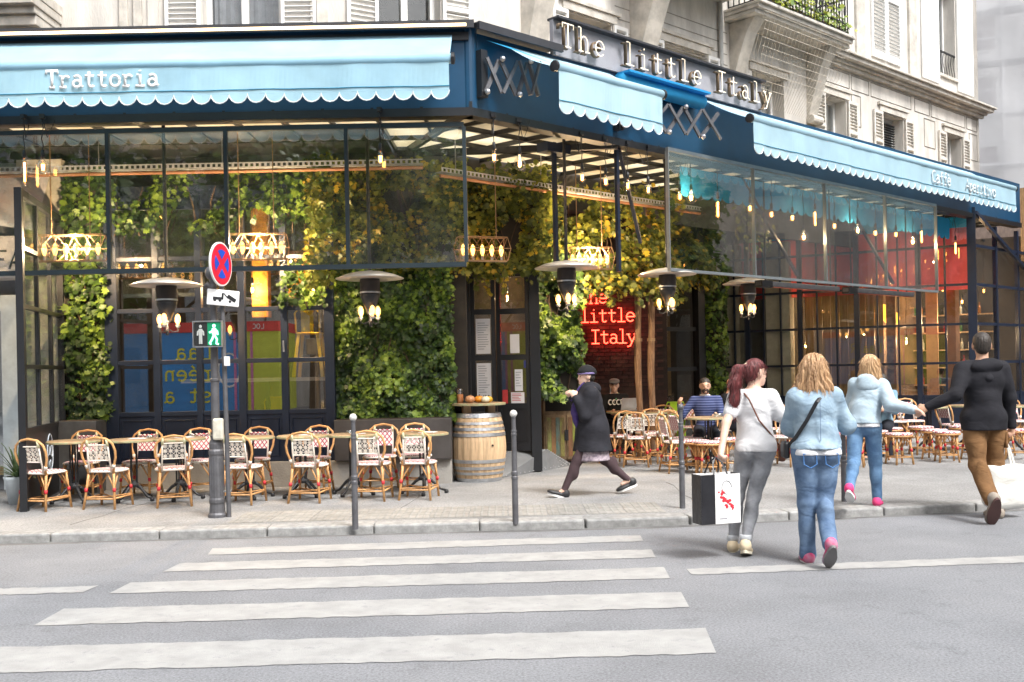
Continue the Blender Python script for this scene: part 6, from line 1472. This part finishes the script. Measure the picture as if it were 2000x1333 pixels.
def CLOTH(name, c, var=.12, wr=.35, c2=None, stripes=None):
    m = M(name, c, .85, var=var, scale=7, bump=0, c2=c2, spec=.25); t = m.node_tree; b = t.nodes['Principled BSDF']; L = t.links
    n = nd(t, 'ShaderNodeTexNoise', Scale=1.0, Detail=3, Roughness=.5); n.inputs['Distortion'].default_value = .5; L.new(coords(t,(5,5,7.5)), n.inputs['Vector'])
    bp = nd(t, 'ShaderNodeBump', Strength=wr, Distance=.03); L.new(n.outputs[0], bp.inputs['Height']); L.new(bp.outputs[0], b.inputs['Normal'])
    if stripes:
        tc = nd(t, 'ShaderNodeTexCoord'); sp_ = nd(t, 'ShaderNodeSeparateXYZ'); L.new(tc.outputs['Object'], sp_.inputs[0]); mu = nd(t, 'ShaderNodeMath', operation='MULTIPLY'); mu.inputs[1].default_value = stripes[1]; L.new(sp_.outputs[2], mu.inputs[0])
        fr_ = nd(t, 'ShaderNodeMath', operation='FRACT'); L.new(mu.outputs[0], fr_.inputs[0]); lt_ = nd(t, 'ShaderNodeMath', operation='LESS_THAN'); lt_.inputs[1].default_value = .35; L.new(fr_.outputs[0], lt_.inputs[0])
        mx = nd(t, 'ShaderNodeMix', data_type='RGBA'); L.new(lt_.outputs[0], mx.inputs[0]); src = b.inputs['Base Color'].links[0].from_socket; L.new(src, mx.inputs[6]); mx.inputs[7].default_value = c4(stripes[0]); L.new(mx.outputs[2], b.inputs['Base Color'])
    return m
def SKIN(name, c):
    m = M(name, c, .5, var=.1, scale=9, bump=.05, bscale=90); b = m.node_tree.nodes['Principled BSDF']; b.inputs['Subsurface Weight'].default_value = .12; b.inputs['Subsurface Radius'].default_value = (.02,.008,.004); return m
skin1 = SKIN('skin_light', (.72,.47,.36)); skin2 = SKIN('skin_warm', (.58,.34,.23)); skin3 = SKIN('skin_tan', (.48,.28,.19))
eye_d = M('eye_dark', (.02,.015,.012), .25, bump=0); lipm = M('lip', (.45,.16,.14), .5, bump=0)
def face(root, J, lip=True):
    for sd_ in (-1,1):
        c = J['hp'](sd_*.031,.083,.004); MB().ball(c, (.011*J['s'],.008*J['s'],.007*J['s']), 8, 6).build('eye', eye_d, root, smooth=True)
        MB().tube([J['hp'](sd_*.015,.091,.024),J['hp'](sd_*.032,.092,.029),J['hp'](sd_*.05,.08,.022)], .004*J['s'], 5).build('eyebrow', eye_d, root, smooth=True)
    if lip: MB().tube([J['hp'](-.024,.084,-.055),J['hp'](0,.094,-.053),J['hp'](.024,.084,-.055)], .006*J['s'], 5).build('mouth', lipm, root, smooth=True)
wsole = M('white_sole', (.75,.74,.72), .6); dsole = M('dark_sole', (.05,.045,.045), .7); rsole = M('grey_sole', (.2,.19,.19), .7)
cap_hair = lambda J, e=.0, drop=0: [('el',J['hp'](0,-.014,.042),tuple(r*J['s']+e for r in (.080,.094,.087)),J['HM']),('el',J['hp'](0,-.05,-.01-drop),tuple(r*J['s']+e for r in (.066,.055,.075)),J['HM'])]
def faceclip(J, y=.052, z=.045):        # keeps hair off the face
    hc, hf, hu, s = J['head'], J['hf'], J['hu'], J['s']
    def f(X,Y,Z):
        a = (X-hc[0])*hf[0]+(Y-hc[1])*hf[1]+(Z-hc[2])*hf[2]; b = (X-hc[0])*hu[0]+(Y-hc[1])*hu[1]+(Z-hc[2])*hu[2]
        return np.minimum(a-y*s*.3, (z*s-b))
    return f

# ---- woman in dark coat walking left
p0 = GR(1158,968,PAVE)
r_, J = person('woman in a dark coat and black hat walking past the entrance', (p0.x,p0.y,PAVE), PI/2+.08, 1.62, ((.50,.0,.06),(-.42,0,.42)), (('dir',(-.12,.28,-.93),(.2,.42,.85)),('dir',(.12,.30,-.92),(-.2,.45,.85))), fat=1.12, lean=.06, head=(.12,.02), vox=.01, skin=skin1, fem=True, hands=(.9,.9))
s = J['s']; tight = CLOTH('sheer_tights', (.07,.045,.05), .2, .1); coatm = CLOTH('dark_raincoat', (.022,.022,.028), .25, .5); skirtm = M('patterned_skirt', (.50,.42,.46), .8, c2=(.2,.16,.2), scale=28, bump=.2)
garment(r_, 'tights', tight, inflate(J['legp'][0]+J['legp'][1], .004), .01, .0)
hz = J['hips'][2]; fl = [('rc',J['waist'],J['hips']+V3(0,0,-.05),.17*s,.2*s),('rc',J['hips'],V3(0,.0,hz-.40*s),.2*s,.275*s)]
garment(r_, 'coat', coatm, inflate(J['torso'],.03)+inflate(J['armp'][0]+J['armp'][1],.022)+fl, .012, .008, (9,9,5), [zclip(.56*s,None)], .05, 4)
garment(r_, 'skirt', skirtm, [('rc',V3(0,0,.62*s),V3(0,0,.44*s),.2*s,.215*s)], .012, .008, (22,22,3), [zclip(.44*s,.62*s)])
garment(r_, 'hood_collar', coatm, [('el',J['neck']+V3(0,-.05,-.0)*s,(.13*s,.10*s,.07*s)),('rc',J['neck']+V3(-.08,.03,-.02)*s,J['neck']+V3(.08,.03,-.02)*s,.045*s,.045*s)], .01, .006)
for i, pt_ in ((0,-.32),(1,.35)): shoe(r_, J, i, M('black_shoe', (.02,.02,.022), .5), wsole, pt_)
face(r_, J); hm = CLOTH('black_felt', (.014,.014,.016), .1, .1)
hat = garment(r_, 'hat', hm, [('el',J['hp'](0,-.012,.065),(.09*s,.108*s,.085*s),J['HM']),('el',J['hp'](0,-.012,.05),(.098*s,.115*s,.06*s),J['HM'])], .008, 0, clips=[lambda X,Y,Z: (J['hp'](0,0,.028)[2]+.12*(Y-J['head'][1]))-Z+0*X])
garment(r_, 'hat_band', M('purple_band', (.32,.25,.55), .6), [('el',J['hp'](0,-.012,.05),(.104*s,.121*s,.065*s),J['HM'])], .006, 0, clips=[zclip(J['hp'](0,0,.03)[2],J['hp'](0,0,.058)[2])])
hairshape(r_, J, [('el',J['hp'](0,-.05,-.01),(.072*s,.055*s,.06*s),J['HM'])], HAIR('dark_hair', (.03,.02,.015), (.01,.008,.006)))
ph_ = thing('purple_bag', 'purple scarf bag hanging on the front of the dark coat', 'bag', (p0.x-.24,p0.y-.05,PAVE+.95), 0); place('bag_body', sdf_mesh('bag', [('el',(0.05,0,.04),(.05,.06,.13)),('el',(.06,.0,-.04),(.04,.06,.10))], .012, .03, .006), CLOTH('purple_cloth', (.07,.045,.17)), ph_); MB().tube([(0,0,.18),(.1,.0,.34),(.18,.0,.42)], .012, 6).build('strap', CLOTH('purple_strap', (.07,.045,.17)), ph_)

# ---- woman with red ponytail, white T-shirt
p0 = GR(1441,1080,0)
bag_hand = PX(1405,893,8.5)
r_, J = person('woman in a white T-shirt with a long red ponytail carrying a shopping bag', (p0.x+.17,p0.y,0), -.30, 1.66, ((.04,.19,.06),(-.16,-.27,.2)), (('to',bag_hand,(-.6,-.5,0)),('dir',(.42,.02,-.9),(.42,.32,-.85))), fat=.95, side=-.02, lean=.03, head=(-.85,.12), vox=.008, skin=skin1, fem=True, hands=(1.0,.35))
s = J['s']; tee = CLOTH('white_cotton', (.72,.72,.735), .07, .9); gj = CLOTH('grey_denim', (.34,.35,.375), .3, .8)
hz = J['hips'][2]
garment(r_, 't_shirt', tee, inflate(J['torso'],.016)+inflate(cut(J['armp'][0],.62),.024)+inflate(cut(J['armp'][1],.62),.024)+[('rc',J['waist'],J['hips']+V3(0,0,.03),.135*s,.15*s)], .009, .006, (9,9,12), [zclip(hz-.03,J['neck'][2]+.005)], .035, 2)
garment(r_, 'jeans', gj, inflate(J['torso'][0:2],.006)+inflate(J['torso'][-2:],.006)+inflate(J['legp'][0]+J['legp'][1],.009), .008, .0025, (7,7,24), [zclip(.085,hz+.12)], .025, 3)
for i in (0,1): MB().lathe([(.046*s,-.02),(.05*s,-.018),(.05*s,.03),(.046*s,.032)], tuple(J['ank%d'%i]+V3(0,-.005,.035)), 18).build('turn_up', CLOTH('pale_turnup', (.55,.57,.6)), r_, smooth=True)
for i, pt_ in ((0,.0),(1,.25)): shoe(r_, J, i, CLOTH('cream_shoe', (.72,.60,.42)), M('cream_sole', (.72,.66,.52), .6), pt_)
redh = HAIR('dark_red_hair', (.19,.032,.034), (.03,.009,.009))
hairshape(r_, J, cap_hair(J), redh, clips=[faceclip(J)], amp=.0025, loose=300)
pb = J['hp'](0,-.10,.045); bk = -J['hf']
tailp = [pb, pb+(bk*.05+V3(-.035,-.01,-.03))*s, pb+(bk*.05+V3(-.06,-.03,-.14))*s, pb+(bk*.04+V3(-.075,-.04,-.28))*s, pb+(bk*.04+V3(-.08,-.04,-.40))*s]
hairshape(r_, J, [('rc',tailp[0],tailp[1],.026*s,.038*s),('rc',tailp[1],tailp[2],.038*s,.044*s),('rc',tailp[2],tailp[3],.044*s,.04*s),('rc',tailp[3],tailp[4],.04*s,.018*s)], redh, name='ponytail', amp=.005, strand=60, loose=900)
MB().tube([tailp[0]-bk*.004+V3(.03*math.cos(a)*s,0,.03*math.sin(a)*s) for a in [k*PI/5 for k in range(10)]], .008, 6, closed=True).build('hair_tie', M('hair_tie', (.7,.62,.4), .5), r_)
face(r_, J)
wsol = J['neck']+V3(-.07,-.02,-.02)*s
def strap(root, J, pts, w_, mat, name='strap'): MB().tube(pts, w_, 6, flat=.5).build(name, mat, root)
cr = thing('crossbody_purse', 'small brown crossbody purse of the ponytail woman', 'bag', (p0.x+.17,p0.y,0), -.30); bl = M('brown_leather', (.16,.06,.035), .5)
yb = -.155*s; pts = [J['neck']+V3(-.10,.03,.02)*s, J['neck']+V3(-.085,-.06,-.02)*s, J['chest']+V3(-.03,yb/s-.0,.08)*s, J['chest']+V3(.05,yb/s+.005,-.1)*s, J['waist']+V3(.13,-.09,-.04)*s, J['hips']+V3(.21,.04,-.0)*s]
MB().tube(pts, .007, 6).build('strap', bl, cr); MB().box(tuple(J['hips']+V3(.22,.10,-.05)*s), (.06,.2,.15)).build('pouch', bl, cr, bevel=.02)
hb_ = J['palm0']; hw_ = Vector((p0.x+.17,p0.y,0))+Vector(rotz(hb_,-.30))
sb = thing('shopping_bag', 'black and white paper shopping bag with red flower print', 'bag', (hw_.x-.07,hw_.y-.05,hw_.z), .32); sb.scale = (.9,.9,.92)
bw_, bd_, bh_ = .36, .16, .44; zt_ = -.14
blk = M('glossy_black_paper', (.02,.02,.024), .3, var=.3, bump=.25, bscale=12); wht = M('glossy_white_paper', (.82,.82,.82), .35, var=.05, bump=.25, bscale=10)
ang = .12
sbm = lambda mb, nm, mt_: mb.build(nm, mt_, sb)
sbm(MB().rect(-.20,.20,-.085,-.081,zt_-bh_,zt_), 'front_panel', wht); sbm(MB().rect(-.20,.20,.081,.085,zt_-bh_,zt_), 'rear_panel', wht); sbm(MB().rect(-.204,-.2005,-.085,.085,zt_-bh_,zt_), 'side_panel', blk); sbm(MB().rect(.2005,.204,-.085,.085,zt_-bh_,zt_), 'side_panel', blk); sbm(MB().rect(-.2,.2,-.08,.08,zt_-bh_,zt_-bh_+.004), 'base', wht)
sbm(MB().rect(-.2,-.06,-.0875,-.0855,zt_-bh_,zt_), 'black_stripe', blk)
fl_ = MB(); g = random.Random(3)
for k in range(26):
    a = g.uniform(0,1); fl_.ball((-.01+.12*a+g.uniform(-.02,.02),-.0865,zt_-.17-.13*a+g.uniform(-.03,.03)), (.016*g.uniform(.5,1.2),.002,.014*g.uniform(.5,1.2)), 7, 4)
sbm(fl_, 'red_flowers', M('red_flower', (.65,.03,.05), .5, bump=0)); sbm(MB().rect(-.02,.06,-.0868,-.0856,zt_-.40,zt_-.392), 'small_print', ink)
ol_ = MB().tube([(.06+.05*math.cos(a),-.0865,zt_-.12+.06*math.sin(a)) for a in [k*PI/6 for k in range(10)]], .003, 4); sbm(ol_, 'line_drawing', greyiron)
for y_ in (-.083,.083): sbm(MB().tube([(-.07,y_,zt_),(-.05,y_*.5,zt_+.09),(0,0,zt_+.15),(.05,y_*.5,zt_+.09),(.07,y_,zt_)], .009, 6, flat=.5), 'handle', blk)

# ---- woman in denim jacket
p0 = GR(1574,1100,0)
r_, J = person('woman in a pale denim jacket and blue jeans walking away, nearest the camera', (p0.x+.10,p0.y,0), -.06, 1.66, ((.03,-.01,.04),(-.02,-.10,.78)), (('dir',(-.14,.32,-.9),(.3,.9,-.15)),('dir',(.42,.12,-.88),(-.3,.85,.05))), fat=1.17, side=.0, lean=.05, head=(-.25,.05), vox=.008, skin=skin1, fem=True, hands=(.8,.8))
s = J['s']; dj = CLOTH('pale_denim', (.33,.43,.51), .22, .9, c2=(.21,.30,.39)); bj = CLOTH('blue_denim', (.14,.21,.32), .3, .9, c2=(.07,.12,.215)); hz = J['hips'][2]
garment(r_, 'jacket', dj, inflate(J['torso'],.018)+inflate(J['armp'][0]+J['armp'][1],.024)+[('rc',J['waist'],J['hips']+V3(0,0,.03),.145*s,.16*s)], .009, .006, (8,8,26), [zclip(hz+.015,J['neck'][2]+.015)], .035, 5)
MB().tube([(.19*s*math.cos(a),.152*s*math.sin(a)-.012,hz+.03) for a in [k*PI/14 for k in range(28)]], .017, 6, closed=True, flat=.6).build('jacket_waistband', dj, r_)
MB().rect(-.001,.001,-.17*s,-.16*s,hz+.08,hz+.4).build('seam', bj, r_)
garment(r_, 'shirt_hem', tee, inflate(J['torso'][1:3],.019)+inflate(J['torso'][-2:],.016), .01, .003, (9,9,9), [zclip(hz-.035,hz+.05)])
garment(r_, 'jeans', bj, inflate(J['torso'][0:2],.008)+inflate(J['torso'][-2:],.008)+inflate(J['legp'][0]+J['legp'][1],.012)+[('rc',J['knee0'],J['ank0'],.06*s,.064*s),('rc',J['knee1'],J['ank1'],.06*s,.062*s)], .008, .003, (8,8,16), [zclip(.03,hz+.1)], .025, 6)
pkm = CLOTH('jean_pocket', (.08,.20,.45))
for sd_ in (-1,1):
    pq = MB().tube([(sd_*.085-.05,-.152,hz-.02),(sd_*.085-.05,-.172,hz-.1),(sd_*.085,-.17,hz-.13),(sd_*.085+.05,-.172,hz-.1),(sd_*.085+.05,-.152,hz-.02)], .005, 4, closed=True).build('pocket', pkm, r_)
pink = CLOTH('pink_trainer', (.55,.06,.16), .3, .2, c2=(.35,.38,.44))
for i, pt_ in ((0,.0),(1,.82)): shoe(r_, J, i, pink, wsole if i == 0 else rsole, pt_)
blonde = HAIR('blonde_hair', (.60,.38,.20), (.24,.12,.055))
hl = cap_hair(J,.018)+[('el',J['hp'](0,-.04,-.06),(.125*s,.085*s,.12*s),J['HM']),('el',J['hp'](.0,-.055,-.14),(.15*s,.075*s,.085*s),J['HM']),('rc',J['hp'](-.07,.0,-.03),J['hp'](-.09,.02,-.15),.035*s,.03*s),('rc',J['hp'](.07,.0,-.03),J['hp'](.09,.02,-.15),.035*s,.03*s)]
hairshape(r_, J, hl, blonde, clips=[faceclip(J,.1)], amp=.006, strand=34, vox=.007, loose=1800)
ssb = thing('black_strap_bag', 'small black bag on a studded strap across the denim jacket', 'bag', (p0.x+.10,p0.y,0), -.06)
yb = -.16; pts = [J['neck']+V3(.06,.02,.01)*s, J['neck']+V3(.045,-.10,-.05)*s, J['chest']+V3(-.02,yb,.06)*s, J['chest']+V3(-.10,yb+.012,-.09)*s, J['waist']+V3(-.175,-.07,-.06)*s, J['hips']+V3(-.225,.02,.03)*s]
MB().tube(pts, .017, 6, flat=.4).build('strap', black, ssb); MB().box(tuple(J['hips']+V3(-.235,.08,.0)*s), (.05,.16,.14)).build('pouch', black, ssb, bevel=.02)

# ---- woman in pale blue jacket holding hands
joined = PX(1797,808,10.35)
p0 = GR(1694,990,PAVE)
r_, J = person('woman in a pale blue hooded jacket and jeans holding hands, stepping onto the kerb', (p0.x-.02,p0.y,PAVE-.0), -.45, 1.60, ((-.38,.02,.55),(.18,.04,.12)), (('dir',(-.25,.3,-.9),(.1,.9,-.3)),('to',joined+Vector((-.02,.02,0)),(.2,-.6,-.8))), fat=1.05, lean=.14, side=.12, head=(-.1,.05), vox=.009, skin=skin1, fem=True, hands=(.8,.35))
s = J['s']; pb_ = CLOTH('pale_blue_jacket', (.42,.53,.61), .14, .9); hz = J['hips'][2]
garment(r_, 'jacket', pb_, inflate(J['torso'],.026)+inflate(J['armp'][0]+J['armp'][1],.028)+[('rc',J['waist'],J['hips']+V3(0,0,.03),.15*s,.165*s)], .009, .007, (8,8,20), [zclip(hz+.02,J['neck'][2]+.03)], .035, 7)
garment(r_, 'hood', pb_, [('el',J['neck']+V3(0,-.09,-.04)*s,(.13*s,.07*s,.10*s))], .009, .006)
garment(r_, 'shirt_hem', tee, inflate(J['torso'][1:3],.02)+inflate(J['torso'][-2:],.018), .01, .003, (9,9,9), [zclip(hz-.02,hz+.05)])
garment(r_, 'jeans', CLOTH('mid_denim', (.14,.25,.40), .3, .8, c2=(.08,.16,.29)), inflate(J['torso'][0:2],.008)+inflate(J['torso'][-2:],.008)+inflate(J['legp'][0]+J['legp'][1],.014), .008, .003, (8,8,16), [zclip(.05,hz+.1)], .025, 8)
hp2 = CLOTH('hot_pink_trainer', (.75,.07,.22), .3, .2)
for i, pt_ in ((0,.6),(1,.0)): shoe(r_, J, i, hp2, wsole, pt_)
hl = cap_hair(J,.015)+[('el',J['hp'](0,-.035,-.05),(.115*s,.085*s,.10*s),J['HM']),('el',J['hp'](.0,-.045,-.12),(.12*s,.07*s,.06*s),J['HM'])]
hairshape(r_, J, hl, HAIR('fair_hair', (.66,.44,.24), (.34,.19,.09)), clips=[faceclip(J,.1)], amp=.005, strand=34, vox=.008, loose=1400)
MB().tube([J['hp'](-.085,.02,.05),J['hp'](-.05,.05,.10),J['hp'](.05,.05,.10),J['hp'](.085,.02,.05)], .006, 5).build('sunglasses', M('amber_frame', (.35,.2,.07), .3), r_)

# ---- man in black hoodie
p0 = GR(1945,1012,0)
r_, J = person('man in a black hoodie and brown trousers holding hands and carrying a tote bag', (p0.x-.10,p0.y,0), -.02, 1.88, ((-.20,.04,.62),(.05,.03,.05)), (('to',joined+Vector((.03,-.01,.01)),(-.2,-.6,-.8)),('dir',(.22,.05,-.97),(.12,.12,-.98))), fat=1.08, lean=.02, head=(-.3,.05), vox=.009, skin=skin2, hands=(.35,1.1))
s = J['s']; hk = CLOTH('black_jersey', (.018,.018,.023), .25, .5); bt = CLOTH('brown_cotton', (.20,.105,.045), .25, .9); hz = J['hips'][2]
garment(r_, 'hoodie', hk, inflate(J['torso'],.026)+inflate(cut(J['legp'][0],.34)+cut(J['legp'][1],.34),.03)+inflate(J['armp'][0]+J['armp'][1],.026)+[('rc',J['waist'],J['hips']+V3(0,0,-.12),.15*s,.158*s)], .01, .006, (8,8,16), [zclip(hz-.13,J['neck'][2]+.02)], .035, 9)
garment(r_, 'hood', hk, [('el',J['neck']+V3(0,-.085,-.05)*s,(.135*s,.07*s,.09*s)),('rc',J['neck']+V3(-.1,-.02,-.02)*s,J['neck']+V3(0,-.10,-.14)*s,.04*s,.05*s),('rc',J['neck']+V3(.1,-.02,-.02)*s,J['neck']+V3(0,-.10,-.14)*s,.04*s,.05*s)], .009, .005)
garment(r_, 'trousers', bt, inflate(J['torso'][0:2],.012)+inflate(J['legp'][0]+J['legp'][1],.02)+[('rc',J['knee0'],J['ank0'],.07*s,.062*s),('rc',J['knee1'],J['ank1'],.072*s,.066*s)], .009, .0035, (8,8,14), [zclip(.035,hz+.05)], .03, 10)
MB().box(tuple(J['hip1']*.55+J['knee1']*.45+V3(.085,-.03,0)), (.03,.13,.17)).build('cargo_pocket', bt, r_, bevel=.012)
gs = CLOTH('grey_shoe', (.30,.26,.22), .3, .2)
for i, pt_ in ((0,1.05),(1,.0)): shoe(r_, J, i, gs, M('brown_sole', (.10,.05,.045), .7) if i == 0 else dsole, pt_, L=1.08)
hairshape(r_, J, cap_hair(J,-.001), HAIR('short_dark_hair', (.05,.038,.03), (.014,.011,.009)), clips=[faceclip(J,.05,.05)], amp=.002, strand=80, vox=.007)
face(r_, J)
hb_ = J['palm1']; hw_ = Vector((p0.x-.10,p0.y,0))+Vector(rotz(hb_,-.02))
tb = thing('tote_bag', 'white cloth tote bag hanging from the hand of the man in the hoodie', 'bag', hw_+Vector((-.10,-.06,0)), .1); totem = CLOTH('tote_cloth', (.78,.77,.72), .06, .6)
place('bag_body', sdf_mesh('tote', [('el',(.02,0,-.62),(.20,.09,.16)),('rc',(-.12,0,-.34),(.16,0,-.34),.05,.05),('rc',(-.12,0,-.36),(-.13,0,-.66),.05,.08),('rc',(.15,0,-.36),(.16,0,-.64),.05,.08),('el',(.01,0,-.48),(.17,.08,.2))], .01, .08, .007, (9,9,12), [zclip(None,-.31)]), totem, tb)
for y_ in (-.03,.03): MB().tube([(-.09,y_,-.34),(-.05,y_*.6,-.15),(0,0,.015),(.06,y_*.6,-.15),(.11,y_,-.34)], .011, 6, flat=.5).build('handle', totem, tb)

# ---- seated people
SE = ((1.45,.12,1.45),(1.45,.12,1.45))
def seated(label, px, Y, rz, H, arms, topm, legm, skinm, hair=None, head=(0,0), hands=(.5,.5), lean=0, vox=.012, fat=1.0):
    p_ = pv(xat(px,Y),Y); r_, J = person(label, p_, rz, H, SE, arms, seat=.53, head=head, vox=vox, skin=skinm, hands=hands, lean=lean, fat=fat)
    garment(r_, 'sweater', topm, inflate(J['torso'],.018)+inflate(J['armp'][0]+J['armp'][1],.018), .012, .006, (8,8,20), [zclip(J['hips'][2]-.06,J['neck'][2]+.005)], .035, int(px))
    garment(r_, 'trousers', legm, inflate(J['torso'][0:2],.012)+inflate(J['legp'][0]+J['legp'][1],.014), .014, .004)
    for i in (0,1): shoe(r_, J, i, black, dsole, 0)
    face(r_, J)
    if hair: hairshape(r_, J, cap_hair(J), hair, clips=[faceclip(J)], amp=.002, vox=.01)
    return r_, J, p_
dkh = HAIR('near_black_hair', (.05,.038,.03), (.012,.01,.008)); darkj = CLOTH('dark_trousers', (.02,.022,.03))
chp = PX(1322,792,15.55)
r_, J, pp = seated('seated bearded man in a navy striped sweater looking at the camera', 1380, 15.8, PI-.12, 1.76, (('dir',(-.2,.35,-.9),(.3,.9,.1)),('to',chp,(.3,-.3,-.9))), CLOTH('navy_stripe', (.03,.045,.12), .2, .4, stripes=((.11,.13,.26),26)), darkj, skin2, dkh, head=(.05,.0))
s = J['s']; garment(r_, 'beard', HAIR('dark_beard', (.07,.045,.035), (.02,.014,.01)), [('el',J['hp'](0,.045,-.07),(.058*s,.05*s,.042*s),J['HM']),('rc',J['hp'](-.024,.088,-.044),J['hp'](.024,.088,-.044),.005*s,.005*s)], .008, 0, clips=[lambda X,Y,Z: Z-J['hp'](0,0,-.034)[2]+0*X+0*Y])
MB().tube([J['neck']+V3(.065*math.cos(a),.06*math.sin(a),.01)*s for a in [k*PI/6 for k in range(12)]], .014, 6, closed=True).build('shirt_collar', tee, r_)
chair(pv(pp.x,pp.y+.02), PI-.12, 'rattan chair under the seated man in the striped sweater', True)
r_, J, pp = seated('seated man in a grey flat cap and black T-shirt lettered CCCP', 1203, 18.4, PI+.1, 1.74, (('dir',(-.2,.4,-.9),(.4,.85,.0)),('dir',(.2,.4,-.9),(-.35,.85,.0))), CLOTH('black_tee', (.012,.012,.014), .1, .3), darkj, skin1, dkh, head=(-.15,.12))
s = J['s']; capm = CLOTH('grey_tweed', (.15,.15,.16), .3, .2)
garment(r_, 'flat_cap', capm, [('el',J['hp'](0,.005,.085),(.092*s,.12*s,.045*s),J['HM']),('el',J['hp'](0,.10,.06),(.065*s,.055*s,.016*s),J['HM'])], .009, 0)
cc = lettering(MB(), 'CCCP', 0, 0, .085, .011, flat=.3, adv=.60); 
cp_ = J['chest']+V3(0,.118*1.12+.02,-.0)*s; cc.v = [(-v[0]+.15+cp_[0], v[1]+cp_[1]+.004, v[2]+cp_[2]-.02) for v in cc.v]; cc.build('lettering', white_p, r_)
garment(r_, 'scarf', CLOTH('green_scarf', (.10,.32,.18)), [('rc',J['neck']+V3(-.06,.05,-.02)*s,J['neck']+V3(.0,.10,-.09)*s,.03*s,.02*s),('rc',J['neck']+V3(.06,.05,-.02)*s,J['neck']+V3(.0,.10,-.09)*s,.03*s,.02*s)], .01, .003)
MB().tube([J['hp'](.07,.0,-.02),J['hp'](.075,.06,-.12),J['neck']+V3(.03,.14,-.15)*s], .004, 5).build('earphone_cord', white_p, r_)
chair(pv(pp.x,pp.y+.02), PI+.1, 'rattan chair under the man in the flat cap', True)
r_, J, pp = seated('bald man in dark clothes seated half hidden behind the ponytail woman', 1428, 17.2, PI+.9, 1.74, (('dir',(-.2,.4,-.9),(.4,.85,.0)),('dir',(.2,.4,-.9),(-.35,.85,.0))), CLOTH('black_jacket', (.012,.012,.014)), darkj, skin2, None, head=(0,.35), vox=.013)
chair(pv(pp.x,pp.y+.02), PI+.9, 'rattan chair under the bald man', True)
r_, J, pp = seated('seated man in a denim shirt bending over his table behind the two women', 1724, 16.7, PI-.5, 1.80, (('dir',(-.15,.5,-.85),(.45,.85,.1)),('dir',(.15,.5,-.85),(-.45,.85,.1))), CLOTH('worn_denim_shirt', (.22,.36,.46), .3, .5), darkj, skin2, dkh, head=(.5,.4), lean=.1, vox=.013)
chair(pv(pp.x-.02,pp.y+.04), PI-.5, 'rattan chair under the man in the denim shirt', True)
